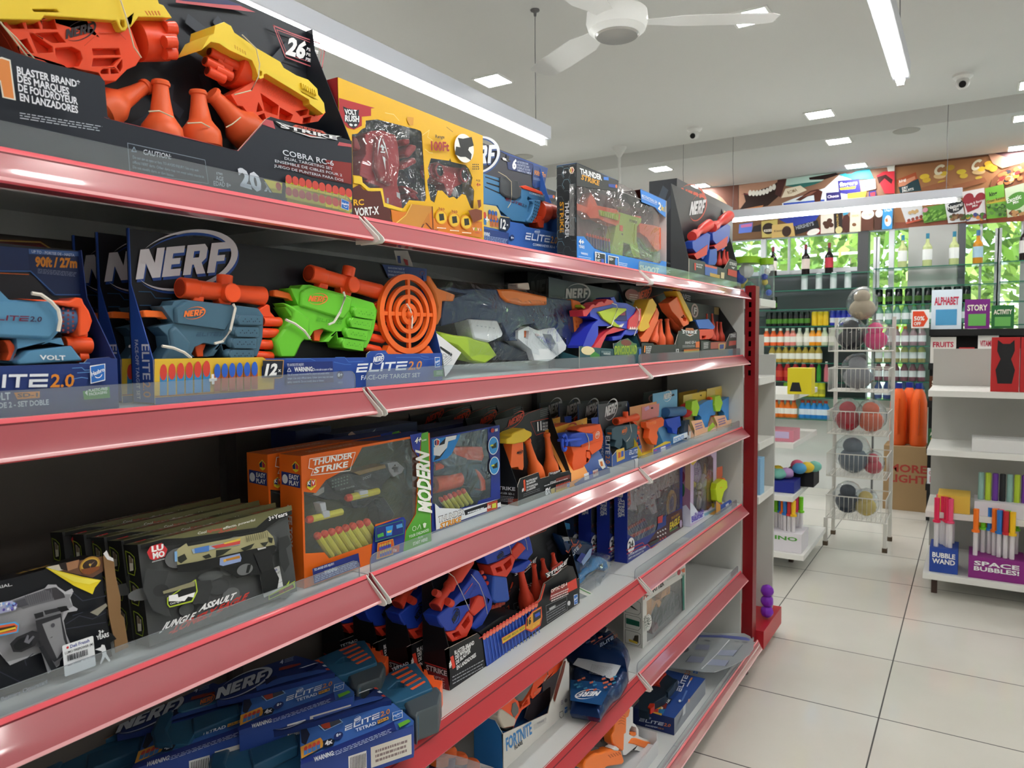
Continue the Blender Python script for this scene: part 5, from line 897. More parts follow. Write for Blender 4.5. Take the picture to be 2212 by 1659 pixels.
A.T('12',(1265,1060),(1300,1058),(1265,1020),'e8e8ea',.04); darts_print(A,(1355,1065),(1530,1055),12,(0,-40),'c8b83a','d8702e'); A.done('front_print',t.o)
t=shelfit('boxed_blaster_set','small black tray with a blue blaster and dark orange bottles by the end panel','toy box','S2',-.885,(1514,750),(1591,750)); w=t.w; C(1220,560,420); pl=t.front(0); d=.08; hl=t.front(d).px((1440,490))[1]; hr=t.front(d).px((1790,545))[1]; ft=pl.L('1545,920 1650,930 1660,940 1840,935 1880,850 1950,830')
tray(t,w,d,hr,[(0,0),(w,0),(w,ft[-1][1])]+ft[::-1]+[(0,ft[0][1])],'2b2c2e','333437',ft[0][1],ft[-1][1],back=[(0,0),(w,0),(w,hr),(0,hl)])
A=Art(t.front(d-.0006)); A.ell((1480,585),(1520,590),(1480,505),'c8a8a8'); A.ell((1480,585),(1505,590),(1480,525),'5a3a3c'); A.T('F',(1468,620),(1500,625),(1470,545),'d8d0d0',.04); A.poly('1700,545 1770,550 1770,635 1700,625','8a7648'); A.done('back_print',t.o)
bl=ex(t,'toy_blaster',.012,.05,M('3a6ac0',.4),'1490,690 1640,680 1710,770 1690,800 1610,790 1530,790'); ex(t,'frame',.01,.05,M('e0503a',.4),'1530,800 1690,795 1700,850 1680,890 1640,910 1540,915','1560,870 1610,870 1600,905 1560,905',par=bl)
for p,q,r in (((1620,780),(1615,620),26),((1680,800),(1675,620),30),((1720,930),(1728,710),36),((1780,940),(1768,715),44),((1680,925),(1690,780),40)): cone(t,.045,p,q,r,'c84634')
A=Art(pl); A.poly('1660,945 1840,940 1830,1010 1660,1020','a8554a'); A.poly('1750,960 1825,955 1820,1025 1750,1030','c8a868'); A.poly('1762,970 1812,966 1808,1018 1762,1022','3a4a8a'); A.T('STRIKE',(1885,890),(1945,885),(1885,850),'c8c8cc',.02); A.poly('1870,930 1950,925 1945,975 1865,985','a8443c'); A.poly('1550,930 1640,932 1640,1030 1550,1035','3a3c3e'); A.fine((1580,1020),(1635,1015),(1580,945),4,'d0d0d2'); A.done('front_print',t.o)
# dark boxes at the back
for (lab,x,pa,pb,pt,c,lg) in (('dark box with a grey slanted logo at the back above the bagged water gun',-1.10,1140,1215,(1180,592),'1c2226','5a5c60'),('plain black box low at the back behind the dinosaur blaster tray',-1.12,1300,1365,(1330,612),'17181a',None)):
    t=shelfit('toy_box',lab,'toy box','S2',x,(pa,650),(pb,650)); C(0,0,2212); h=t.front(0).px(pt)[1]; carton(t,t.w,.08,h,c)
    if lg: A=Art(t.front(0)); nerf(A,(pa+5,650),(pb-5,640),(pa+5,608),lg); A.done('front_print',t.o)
# ================================================================ third shelf
Z3=ZS['S3']
def sticker(A,a,b,c,l1,l2,l3):
    """white shop price label: name, product, bars, price"""
    f=A.f; A.sub(a,b,c); A.poly([(.03,0),(.97,0),(1,.03),(1,.97),(.97,1),(.03,1),(0,.97),(0,.03)],'eceef2'); A.T('Deli Fressh',(.24,.84),(.86,.84),(.24,.95),'33409a',.02); A.ell((.16,.89),(.2,.89),(.16,.93),'d0303a'); A.T(l1,(.06,.7),(.97,.7),(.06,.78),'3a3c44',.01)
    r=random.Random(3); x=.12
    while x<.72: k=r.choice((.012,.02,.035)); A.poly([(x,.46),(x+k,.46),(x+k,.65),(x,.65)],'2a2c32'); x+=k+r.choice((.012,.02))
    A.T(l2,(.08,.32),(.5,.32),(.08,.38),'3a3c44',.02); A.T(l3,(.56,.32),(.95,.32),(.56,.37),'5a5c64',0); A.f=f
def cards(par,it,y,pts,col,bev=0,th=.0015): return ex(it,'back_card',y,y+th,M(col,.45) if isinstance(col,str) else col,pts,par=par,bev=bev)
# --- black pistol box with torn end
C(0,0,2212); t=shelfit('toy_pistol_box','black toy pistol box with a torn brown end flap and price label','toy box','S3',-.905,(-260,1500),(246,1423)); t2=t.o
C(0,0,2212); w=t.w; t.o.location.z+=.006
E0=t.W; t.W=MX.Translation(V((-.905,t.o.location.y,Z3+.0065)))@MX.Rotation(R(90),4,'Z')@MX.Rotation(R(-8),4,'X'); t.o.matrix_world=t.W
C(0,1180,320,896); pl=t.front(0); h=pl.px((100,185))[1]; carton(t,w-.002,.045,h,dict(f='12141c',u='14141a',r='5a4a3a'))
A=Art(pl); A.poly('280,126 620,60 625,150 560,190 330,140','6e4c3a'); A.poly('280,126 380,105 400,140 350,150','d8d0c4'); A.poly('355,108 400,95 410,150 370,140','2a2020'); A.poly('400,100 480,80 470,130 410,150','a87a5a'); A.ell((545,115),(607,100),(545,63),'b98a3a'); A.ell((545,112),(598,100),(545,72),'d8b04a'); A.ell((545,110),(590,100),(545,80),'3a2a24'); A.poly('540,112 575,90 550,116 548,135','8a6a5a'); A.ell((545,112),(552,112),(545,105),'d8b04a'); A.poly('490,140 600,120 600,140 540,172 500,165','8a4f2c')
A.poly('275,128 500,185 612,205 575,250 560,290 450,240','e8d02a'); A.poly('300,138 480,190 608,207 540,230 450,215','f4e45a')
G1='8c8c92'; A.poly('-60,360 0,340 60,330 270,255 290,232 340,232 350,245 395,275 435,255 445,275 425,310 440,360 470,378 465,390 410,400 385,450 400,530 430,600 370,640 360,720 290,770 250,640 130,690 60,720 0,650 -60,620','b4b4bc')
A.poly('-60,370 0,352 60,342 275,262 330,245 385,290 430,290 420,320 440,365 385,390 375,450 395,550 420,600 350,720 300,750 260,640 130,675 40,700 0,640 -60,600',G1); A.poly('60,335 270,262 340,250 385,285 395,310 240,350 140,380','6f6f76'); A.poly('260,262 340,248 385,285 395,310 330,325 300,270','3c3a40')
for i in range(13): A.poly([(150+i*13,300-i*3.4),(156+i*13,298-i*3.4),(176+i*12,358-i*3.6),(170+i*12,360-i*3.6)],'5c5c64')
A.poly('85,335 150,315 170,355 110,372','4a4a52'); A.poly('-60,350 70,330 105,350 95,385 0,408 -60,410','b0b4d8')
for i in range(26): x=-20+random.random()*115; y=345+random.random()*45; A.ell((x,y),(x+8,y-2),(x,y-8),random.choice(['e8ecf8','6a6ac0','8ab0e8','4a3a90','f4f4fa']))
A.poly('-60,480 90,455 115,470 110,520 0,545 -60,550','4fa0d8'); A.poly('-60,490 85,465 108,480 100,515 0,535 -60,540','d8603a'); A.poly('-60,505 90,478 100,490 90,505 0,525 -60,528','3a2414'); A.poly('-20,515 95,487 96,498 -10,526','e8c83a')
A.poly('205,410 260,395 265,425 215,440','1c1c22'); A.poly('265,390 405,360 410,385 350,395 275,415','2a2a30'); A.poly('345,370 395,360 420,385 370,400','111116'); A.poly('215,450 370,405 375,440 410,590 390,660 330,700 250,640 230,540','2a2a30'); A.poly('255,470 365,430 385,560 400,600 345,680 290,560','86868c'); A.ell((320,478),(332,476),(320,465),'4a4a52'); A.poly('300,556 318,545 316,552','222228'); A.poly('60,590 100,550 195,510 235,520 240,560 215,600 130,640 80,640','24242a'); A.poly('80,600 110,565 170,540 200,560 190,600 120,630 90,625','0e0f16'); A.poly('145,580 165,535 175,540 170,570 200,540 210,548 175,590','70707a'); A.poly('235,610 260,600 345,740 310,752','1c1d24')
for s in ('440,280 500,330 640,300','400,470 480,420 560,440 640,400','440,420 500,400','400,500 640,460','160,720 150,690 200,650','0,760 140,830 280,800'): A.ln(s,.0009,'2f3444')
A.poly('640,515 680,530 705,560 640,600','0a0b10'); A.poly('545,400 640,345 650,360 590,420','8a867a')
A.T('3+',(598,535),(630,525),(595,510),'eef0f4',.03); A.T('YEARS',(585,568),(660,545),(582,542),'eef0f4',.03)
A.poly('575,625 610,610 615,595 632,597 640,620 645,650 668,690 660,700 635,670 625,690 610,715 605,710 620,660 615,635','e8e8ec'); A.T('MATERIAL.',(-120,280),(75,238),(-122,262),'d8dae0',.02); A.T('Battery Operated',(10,940),(288,828),(5,915),'b8bac4',.015)
sticker(A,(392,790),(580,722),(375,602),'LUMO FIREPOWER (M)','MRP:590.00','NET WT 0.600g'); A.done('front_print',t.o)
A=Art(t.top(h)); A.f=(V((0,0)),V((w,0)),V((0,.045)))
for x in (.62,.68,.73): A.poly([(x,.3),(x+.05,.4),(x+.045,.6),(x-.005,.5)],'b8964a')
A.done('top_print',t.o)
C(0,1180,320,896); ex(t,'torn_flap',-.004,-.0025,M('8a6a48',.8),'625,60 650,35 690,95 700,180 730,310 730,410 750,430 778,610 700,645 690,560 660,420 640,200',bev=0); ex(t,'torn_liner',-.0045,-.0041,M('e8e8ec',.6),'625,45 645,25 660,60 685,72 688,92 650,80',bev=0)
# --- five jungle pistol boxes
C(0,0,2212); t=shelfit('toy_pistol_box','front camouflage pistol box of five, with a price label on it','toy box','S3',-.891,(323,1380),(642,1284),group='camouflage pistol boxes'); t.o.location.z+=.006; y0=t.o.location.y
t.W=MX.Translation(V((-.891,y0,Z3+.0065)))@MX.Rotation(R(90),4,'Z')@MX.Rotation(R(-8),4,'X'); t.o.matrix_world=t.W
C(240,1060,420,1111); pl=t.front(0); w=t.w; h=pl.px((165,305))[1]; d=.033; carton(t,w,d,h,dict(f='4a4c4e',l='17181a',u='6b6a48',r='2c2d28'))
A=Art(pl); r3=random.Random(11)
for i in range(24):
    x=170+r3.random()*860; y=330+r3.random()*430-(x-170)*.13; A.ell((x,y),(x+r3.uniform(30,90),y-12),(x,y-r3.uniform(20,60)),r3.choice(['5a5c5e','66686a','737577','424446','55585a']))
A.poly('165,305 1030,82 1035,110 900,150 830,210 560,250 420,270 300,275 170,310','6b6a48'); A.poly('300,278 420,270 830,212 900,150 1032,112 1034,135 960,165 880,222 430,300 170,335 168,308','1a1b1c')
A.poly('370,350 372,345 385,330 430,300 440,318 740,262 870,235 890,225 925,262 935,300 930,330 790,360 790,340 600,400 490,425 380,435','a8a27a')
for s in ('380,380 420,360 435,390 400,415 383,405','520,375 560,360 575,380 540,390','600,340 690,330 640,365 600,380','740,330 820,300 800,330 760,345','850,300 900,290 880,320','895,265 925,270 920,300 905,295'): A.poly(s,'2a2c24')
A.poly('460,335 640,300 740,270 735,310 600,330 470,360','9ab0c8'); A.poly('475,330 560,312 560,345 480,358','4a78c0'); A.poly('570,318 740,280 736,305 600,330','c84a44'); A.poly('640,300 740,270 738,285 650,305','d8b84a'); A.poly('362,348 378,345 378,405 364,405','7aa8d8')
for i in range(11): A.poly([(768+i*12,258-i*2.6),(773+i*12,257-i*2.6),(780+i*12,292-i*2.6),(775+i*12,293-i*2.6)],'7a765a')
A.poly('378,425 490,405 600,380 800,335 930,310 945,320 935,345 960,350 920,365 890,360 930,440 960,500 950,560 870,590 850,480 800,480 720,500 620,435 500,460 380,465','17181a'); A.poly('622,385 735,358 745,385 740,405 640,430 620,425','8a9cc8'); A.poly('655,390 735,370 738,385 660,402','b07a2a'); A.poly('640,395 655,390 660,402 645,410','d8a84a'); A.ell((765,450),(810,440),(765,418),'6a6c6e'); A.poly('770,470 780,425 800,420 795,445 785,470','17181a'); A.poly('835,330 885,320 885,328 840,340','c8c8c8'); A.poly('815,360 910,335 930,440 860,470','202123')
A.poly('960,270 1010,255 1030,300 1000,330 1020,420 990,470 960,400','2f3133'); A.poly('200,450 330,460 300,560 340,720 240,690 180,560','3a3c3e'); A.ell((285,570),(330,565),(285,535),'2f3133'); A.poly('440,520 570,510 580,550 550,640 470,650','343638')
A.poly('205,352 225,318 290,298 322,335 308,375 245,398 222,390','c8323a'); A.T('LU',(232,350),(300,335),(230,318),'f2f2f4',.05); A.T('MO',(240,388),(308,372),(236,356),'f2f2f4',.05); A.fine((235,412),(310,392),(235,404),1,'b8babc',.7)
A.T('3+Years',(902,172),(1008,140),(897,148),'f0f0f2',.02); A.T('Cool',(495,250),(545,240),(494,236),'d8d8d0',.02,sh=.1); A.T('lighting',(550,239),(635,222),(549,225),'b8443c',.02,sh=.1); A.T('effects, powerful',(640,221),(822,172),(639,208),'d8d8d0',.02,sh=.1); A.T('vibration!',(612,245),(715,218),(610,232),'b8443c',.02,sh=.1)
A.poly('320,612 485,505 495,575 465,635 335,668 320,650','b4cc3a'); A.poly('326,615 480,513 488,572 460,628 337,660 327,648','1c1d1e'); A.poly('295,575 480,515 478,545 300,590','8a866a'); A.poly('330,600 380,590 385,610 480,580 470,610 440,605 420,630 330,632','f0f0f2'); A.T('Cool light',(338,652),(400,634),(337,640),'f0f0f2',.01)
A.T('JUNGLE',(282,800),(465,735),(305,755),'eeeef0',.04,sh=.15); A.T('ASSAULT',(498,692),(700,618),(515,652),'eeeef0',.04,sh=.15); A.T('-LONELY EAGLE',(322,828),(768,622),(345,780),'c83c34',.04,sh=.15)
A.poly('900,600 1000,540 1020,512 1015,535 1050,515 1052,555 900,625','b4cc3a'); A.poly('905,602 1040,532 1046,552 905,618','1c1d1e'); A.T('FULL POWER',(962,590),(1040,555),(960,572),'c83c34',.02)
A.done('front_print',t.o)
Cs=[]; A=Art(t.sideL(0)); A.f=(V((-d,0)),V((d,0)),V((0,h)))
for k in (.12,.42,.72): P=[(.2,k),(.62,k-.02),(.75,k+.05),(.75,k+.16),(.5,k+.2),(.2,k+.22)]; A.ln(P,.0012,'9ab030',True); A.poly([(.35,k+.02),(.6,k+.03),(.66,k+.14),(.4,k+.18)],'c8c4b8'); A.poly([(.4,k+.1),(.62,k+.1),(.62,k+.15),(.42,k+.17)],'7a6a5a')
A.done('side_print',t.o); A=Art(t.top(h)); A.f=(V((0,0)),V((w,0)),V((0,d))); A.T('JUNGLE ASSAULT',(.12,.5),(.52,.5),(.12,.85),'c8c8c0',.03); A.T('-LONELY EAGLE',(.2,.12),(.6,.12),(.2,.46),'b03a34',.03); A.T('JUNGLE',(.78,.3),(.95,.3),(.78,.7),'b03a34',.02)
for q in ((.05,.2),(.65,.6),(.72,.2)): A.ell(q,(q[0]+.05,q[1]),(q[0],q[1]+.2),'54543a')
A.done('top_print',t.o)
for i,(dx,dy,lab) in enumerate(((.037,.0,'second camouflage pistol box, right behind the front one'),(.074,-.002,'third camouflage pistol box, in the middle of the stack of five'),(.113,-.008,'fourth camouflage pistol box, slid a little toward the torn black box'),(.152,-.016,'fifth camouflage pistol box, hindmost and lying in shade'))): Cs.append(copy_thing(t.o,(-.891-dx,y0+dy,Z3+.0065),lab))
for c_ in Cs: c_.rotation_euler=t.o.rotation_euler
A=Art(pl); C(240,1060,420,1111); sticker(A,(873,612),(985,558),(848,478),'LUMO JUNGLE ASSAULT','MRP:910.00','NET WT 0.600g'); A.done('price_label',t.o)
# --- orange and green dart gun box, two deep
C(0,0,2212); y0=at((653,1100),x=-.903).y; d=abs(at((605,1060),y=y0).x+.903)
t=shelfit('boxed_dart_gun','front orange and green window box with a black dart gun and yellow darts','toy box','S3',-.903,(653,1100),(931,1100),group='orange and green dart gun boxes')
C(520,880,580); w=t.w; pl=t.front(0); h=pl.px((510,400))[1]; L=pl.L; top=h
wn=L('435,715 620,705 700,600 920,480 1000,310 1400,225 1415,340 1470,420 1440,880 1360,1020 1350,930 1320,905 1110,965 1090,1120 730,1245 690,1195 455,1230'); wn=[(max(.004,min(w-.004,a)),max(.006,min(h-.004,b_))) for a,b_ in wn]
carton(t,w,d,h,dict(f='e4691f',l='e4691f',u='d8621c'),[[(0,0),(w,0),(w,h),(0,h)],wn]); B().box((.002,d-.006,.002),(w-.002,d-.003,h-.002),M('525a34',.5)).build('inner_tray',t.o,smooth=0)
bl=ex(t,'dart_gun',.02,.045,M('26282a',.3),'580,720 640,640 720,570 900,540 1000,560 1180,480 1240,560 1170,640 1150,720 1110,760 1180,740 1220,800 1270,880 1240,930 1150,960 1130,840 1090,770 1020,830 930,830 900,780 880,760 700,760','960,770 1060,760 1020,810 960,810')
ex(t,'barrel_band',.014,.048,M('3a3c3e',.35),'720,590 890,540 950,640 780,690',par=bl); ex(t,'top_strip',.016,.045,M('9a7a3a',.35),'930,535 1190,470 1200,500 980,560',par=bl); ex(t,'hammer_ring',.02,.04,M('a8a8aa',.3),'1210,460 1290,445 1350,500 1330,540 1260,575 1225,530','1260,490 1300,490 1300,530 1265,535',par=bl); ex(t,'barrel_tip',.018,.045,M('b0aea8',.3),'600,720 620,690 690,650 690,700 640,730',par=bl)
A=Art(t.front(.0138))
for i in range(18): c=(750+(i%6)*24,600+(i//6)*26-(i%6)*7); A.poly([(c[0],c[1]),(c[0]+14,c[1]-4),(c[0]+16,c[1]+8),(c[0]+2,c[1]+12)],'7a8a80')
A.T('STAR FIGHTER',(820,685),(940,655),(818,672),'b8bcbc',.01); A.done('marks',bl); A=Art(t.front(.0198)); A.T('SHOOT',(1005,600),(1075,575),(1005,575),'b0b4b8',.01); A.done('lettering',bl)
dart(t,.012,(1130,690),(865,750),30,'e6dc4a','f0502e',par=bl,f=.14); dart(t,.012,(830,860),(540,930),30,'e6dc4a','f0502e',f=.14)
for s in ('980,690 1050,680 1055,730 985,745','675,855 735,850 740,900 685,915','650,790 700,780 710,850 670,860'): ex(t,'dart_clip',.006,.022,M('d8dade',.3),s)
for i in range(8): x=620+i*58; y=1040-i*16; dart(t,.014,(x+128,y+190),(x,y),31,'e6dc4a','f0502e',f=.15)
win(t,wn,haze=.02,bump=.25)
A=Art(pl); A.poly('1320,905 1345,905 1362,935 1340,1190 1070,1290 1100,985','2a3c9c'); A.poly('1340,1190 1362,1020 1445,880 1480,420 1490,215 1545,200 1572,1115','5aa83a'); A.poly('1395,228 1490,208 1470,420 1415,340','2a3c9c')
A.T('THUNDER',(590,480),(920,415),(590,430),'f4f4f2',.035,sh=.12); A.T('STRIKE',(600,545),(880,490),(600,495),'f4f4f2',.035,sh=.12); A.ln('570,425 945,370 920,450 900,520 580,560 600,510 560,500 570,425',.0012,'f4f0ea')
A.poly('545,620 575,590 620,595 620,645 580,685 548,665','e8d83a'); A.poly('548,622 578,594 578,655 550,648','1f2a6a'); A.poly('582,594 616,600 616,640 582,652','c8323a'); A.T('K',(552,640),(574,635),(553,610),'f4f4f6',.04); A.T('V',(586,638),(612,632),(586,605),'f4f4f6',.04); A.T('TOYS',(566,668),(600,660),(566,655),'2a2a2a',.02)
A.T('4+',(1432,300),(1485,285),(1440,250),'f4f6f0',.03); A.T('YEARS',(1487,282),(1530,272),(1487,268),'f4f6f0',.02); A.T('MODERN',(1572,870),(1548,380),(1462,850),'f4f6f0',.04); A.T('YOUR CHILDHOOD',(1388,1078),(1552,1018),(1385,1055),'eef4e8',.02); A.T('FUN',(1462,1085),(1500,1072),(1462,1065),'eef4e8',.01); A.T('START HERE!',(1420,1138),(1540,1095),(1418,1112),'eef4e8',.02)
A.ell((1430,998),(1446,994),(1430,978),'e8f0e0',hole=.8); A.ln('1455,1005 1475,965 1485,1000',.0012,'e8f0e0'); A.poly('1500,960 1515,950 1530,955 1522,990 1508,992','e8f0e0')
A.poly('1120,985 1330,925 1345,950 1340,1050 1110,1110 1105,1010','22307c'); A.ln('1120,988 1335,928 1342,1040 1110,1105 1115,990',.0009,'3f9a5a'); A.poly('1125,1050 1175,1030 1180,1060 1130,1075','4fa84a'); A.poly('1195,985 1255,970 1245,1050 1200,1060','2f8ad8'); A.poly('1205,1020 1245,1010 1240,1030 1208,1036','e8d84a'); A.poly('1280,970 1330,955 1335,985 1285,1000','4f9ad8')
A.poly('1130,1120 1255,1085 1262,1130 1255,1210 1120,1250','d8602a'); A.ln('1130,1120 1255,1085 1262,1130 1255,1210 1120,1250 1130,1120',.001,'e8b84a'); darts_print(A,(1140,1180),(1240,1150),5,(0,-50),'4a5ac0','d8a84a'); darts_print(A,(1145,1235),(1245,1200),5,(0,-50),'3a4ab0','d8a84a'); A.poly('1250,1150 1310,1130 1305,1190 1250,1200','c03a3a'); A.T('11x',(1256,1192),(1285,1185),(1256,1165),'f4f0ea',.02)
A.poly('590,1330 970,1200 985,1310 605,1455','22307c'); A.T('TO AVOID EYE INJURY:',(605,1350),(770,1295),(605,1330),'e8ecf6',.02); A.T('WARNING:',(690,1375),(795,1338),(690,1345),'e8ecf6',.03); A.fine((615,1440),(970,1310),(612,1385),4,'a8b4e0',.4)
A.done('front_print',t.o)
A=Art(t.sideL(0)); A.f=(V((-d,0)),V((d,0)),V((0,h)))
A.poly([(.1,.77),(.95,.76),(.95,.86),(.1,.87)],'26347c'); A.T('EASY',(.45,.82),(.9,.82),(.45,.855),'f0f2f6',.03); A.T('PLAY',(.45,.775),(.9,.775),(.45,.81),'f0f2f6',.03); A.ell((.27,.815),(.4,.815),(.27,.85),'e8ecf4'); A.T('SAFE TOY',(.35,.62),(.35,.3),(.55,.62),'f4ece4',.04); A.poly([(.62,.93),(.78,.96),(.94,.93),(.9,.89),(.78,.875),(.66,.89)],'e8d83a'); A.poly([(.64,.925),(.77,.95),(.77,.9),(.66,.9)],'1f2a6a'); A.poly([(.79,.95),(.92,.925),(.9,.9),(.79,.9)],'c8323a'); A.done('side_print',t.o)
A=Art(t.top(h)); A.f=(V((0,0)),V((w,0)),V((0,d))); A.poly([(.62,0),(1,0),(1,1),(.5,1)],'24347c'); A.fine((.1,.3),(.45,.3),(.1,.6),2,'f0d8c4',.4); A.done('top_print',t.o)
t0=t.o.location; copy_thing(t.o,(-.903-d-.01,t0.y-.015,t0.z),'second orange and green dart gun box, behind with only its orange end in view')
# --- blue window box with orange and grey gun
t=shelfit('boxed_dart_gun','dark blue window box with an orange and black dart gun','toy box','S3',-.935,(932,1100),(1081,1100)); C(520,880,580); w=t.w; pl=t.front(0); L=pl.L; h=pl.px((2118,148))[1]; d=.06
wn=L('1590,450 1650,440 1720,350 1810,215 2035,170 2040,350 2065,480 2060,740 1960,770 1950,800 1830,825 1740,865 1700,850 1575,790'); wn=[(max(.003,min(w-.003,a)),min(h-.003,b_)) for a,b_ in wn]
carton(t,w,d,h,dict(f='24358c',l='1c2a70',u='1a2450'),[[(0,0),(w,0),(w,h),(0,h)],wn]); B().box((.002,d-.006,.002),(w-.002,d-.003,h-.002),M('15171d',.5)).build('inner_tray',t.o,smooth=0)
bl=ex(t,'dart_gun',.014,.04,M('2c3034',.35),'1570,500 1640,420 1700,370 1990,440 1980,500 1960,530 2000,600 2010,680 1960,740 1900,740 1880,660 1840,620 1780,560 1600,560','1840,620 1880,610 1890,650 1860,650'); ex(t,'top_shell',.01,.042,M('e8562a',.35),'1740,330 1990,325 2005,400 1990,440 1860,430 1770,390',par=bl); ex(t,'plate',.008,.04,M('6a7078',.35),'1640,450 1720,370 1870,420 1860,470 1700,490',par=bl,bev=.003); cyl(t,'barrel',.024,(1790,590),(1580,640),68,M('ee5a2c',.35),par=bl,hollow=(1,.35,'8a2a12')); cyl(t,'upper_barrel',.024,(1640,470),(1570,490),48,M('ee5a2c',.35),par=bl); ex(t,'grip_insert',.01,.03,M('e8562a',.4),'1940,510 1970,530 2015,600 2020,680 1985,690 1980,610',par=bl)
for i in range(6): x=1640+i*37; y=745-i*14; dart(t,.012,(x+75,y+110),(x,y),20,'e4dc48','f0502e',f=.2)
win(t,wn)
A=Art(pl); A.poly('1575,265 1810,220 1800,250 1740,380 1700,420 1580,450','2f8ad8'); A.poly('1640,300 1700,240 1785,225 1770,260 1700,290 1690,350 1640,420 1590,440','1c2230'); A.poly('1590,330 1680,300 1690,245 1780,228 1770,262 1710,280 1700,330 1640,400 1590,395','dfe4ea'); A.poly('1592,275 1615,255 1640,270 1635,310 1612,335 1594,315','e8e0d0'); A.poly('1597,280 1613,265 1613,315 1599,308','26347c'); A.poly('1617,265 1636,275 1632,305 1617,315','c03a3a')
for c in ((2082,315),(2090,480)): A.ell(c,(c[0]+42,c[1]-6),(c[0],c[1]-75),'e8f0f8'); A.ell(c,(c[0]+37,c[1]-5),(c[0],c[1]-68),'3f9ae0'); A.poly([(c[0]-20,c[1]+5),(c[0]+25,c[1]-30),(c[0]+25,c[1]+15),(c[0]-10,c[1]+25)],'26301f'); A.poly([(c[0]-25,c[1]-5),(c[0],c[1]-12),(c[0],c[1]+2),(c[0]-25,c[1]+8)],'d8d84a')
A.ell((2075,190),(2090,188),(2075,172),'b03038'); A.poly('2095,178 2118,172 2118,195 2095,200','c8ccd8'); A.poly('1600,790 1640,830 1830,835 2140,750 2145,815 1830,925 1610,1010','e8ecf2'); A.poly('1840,850 2140,750 2142,780 1850,890','15181f'); A.T('THUNDER',(1625,950),(1840,880),(1625,900),'15181f',.05,sh=.12); A.T('THUNDER',(1628,946),(1836,878),(1628,902),'f4f4f6',.02,sh=.12); A.T('STRIKE',(1640,1000),(1815,940),(1640,955),'d8902a',.045,sh=.12); A.fine((1870,880),(2010,835),(1870,860),1,'e8ecf4',.6); A.poly('2030,790 2115,765 2115,840 2030,865','b8402a'); A.T('6x',(2033,835),(2062,826),(2033,800),'f4f4f0',.03); A.poly('2070,795 2105,785 2105,825 2070,832','d8d84a')
A.done('front_print',t.o)
# dark blue boxes standing behind
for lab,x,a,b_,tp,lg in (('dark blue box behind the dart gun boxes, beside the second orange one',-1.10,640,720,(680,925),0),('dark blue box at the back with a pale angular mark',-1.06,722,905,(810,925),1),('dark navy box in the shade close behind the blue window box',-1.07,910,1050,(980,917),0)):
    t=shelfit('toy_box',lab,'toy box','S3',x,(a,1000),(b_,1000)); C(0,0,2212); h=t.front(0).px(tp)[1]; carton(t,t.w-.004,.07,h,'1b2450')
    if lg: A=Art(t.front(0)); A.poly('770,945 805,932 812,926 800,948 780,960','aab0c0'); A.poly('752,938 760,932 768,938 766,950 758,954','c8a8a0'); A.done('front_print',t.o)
# --- black tray: small blaster and two big bottles, four deep
t=shelfit('boxed_blaster_set','front black tray with a small yellow and orange blaster and two bottle targets','toy box','S3',-.912,(1119,1060),(1234,1060),group='black small blaster trays'); C(1080,860,260,1031); w=t.w; pl=t.front(0); L=pl.L; d=.07; bk=t.front(d); hr=bk.px((440,70))[1]; hl=bk.px((50,190))[1]; ft=L('155,745 175,690 330,635 345,690 420,670 425,640 515,615 520,640 590,622 605,640')
tray(t,w,d,hr,[(0,0),(w,0),(w,ft[-1][1])]+ft[::-1]+[(0,ft[0][1])],'1d1e21','2a2b2f',ft[0][1],ft[-1][1],back=[(0,0),(w,0),(w,hr),(0,max(hl,hr-.012))])
A=Art(t.front(d-.0006)); nerf(A,(65,250),(190,180),(75,190),'c8442e'); A.ln('40,265 240,130 360,85',.0012,'a8402c'); A.fine((345,165),(430,140),(345,100),4,'6a6c70',.35); A.ln('262,205 430,170 438,270 310,318 262,205',.0014,'c8442e'); A.T('11',(322,280),(358,270),(318,205),'f0f0f2',.05); [A.T(q,(366,228+i*26),(410,218+i*26),(366,210+i*26),'e0e0e2',.02) for i,q in enumerate(('PIECES','PIECES','PIEZAS'))]
for i in range(14): a=random.uniform(60,400); b_=random.uniform(330,620); A.poly([(a,b_),(a+30,b_-20),(a+38,b_-8),(a+8,b_+14)],'33353a')
A.done('back_print',t.o)
Oa=M('f47034',.38); bl=ex(t,'toy_blaster',.02,.045,Oa,'105,390 200,375 205,590 195,618 165,610 155,590 95,600 92,570 100,480'); ex(t,'slide',.012,.05,M('e8c434',.38),'55,350 95,330 100,310 130,290 215,260 225,270 275,290 275,325 215,375 130,395 60,392',par=bl,bev=.003); A=Art(t.front(.0198)); nerf(A,(145,480),(192,470),(147,460),'1c1c1e'); A.done('logo',bl)
cone(t,.035,(330,720),(230,350),72,'f47034'); cone(t,.035,(450,700),(400,300),66,'f47034')
A=Art(pl); A.T('#',(188,800),(205,795),(190,770),'e8e8ea',.04); A.poly('200,705 215,695 222,790 208,800','d8502e')
for i,q in enumerate(('BLASTER BRAND*','DES MARQUES','DE FOUDROYEUR','EN LANZADORES')): A.T(q,(228,722+i*26),(325-i%2*20,690+i*26),(227,705+i*26),'e8e8ea',.03)
alpha(A,(420,665),(515,635),(425,640),'c8502e'); A.T('STINGER SD-1',(430,735),(520,705),(430,718),'e0e0e2',.02); A.poly('480,690 598,655 602,690 480,720','7a3428'); A.fine((380,760),(590,690),(380,745),1,'c8c8cc',.5); A.T('8X',(390,830),(435,815),(388,775),'e8e8ea',.05); A.poly('435,780 470,765 470,810 440,820','d8b83a'); A.poly('478,765 600,730 605,775 480,825','d8b83a'); darts_print(A,(478,770),(600,732),9,(0,-28),'d8b83a','c84a34',f=.9); hasbro(A,(575,765),(600,757),(572,730)); A.fine((200,845),(350,790),(200,815),2,'8a8c90',.3); A.done('front_print',t.o)
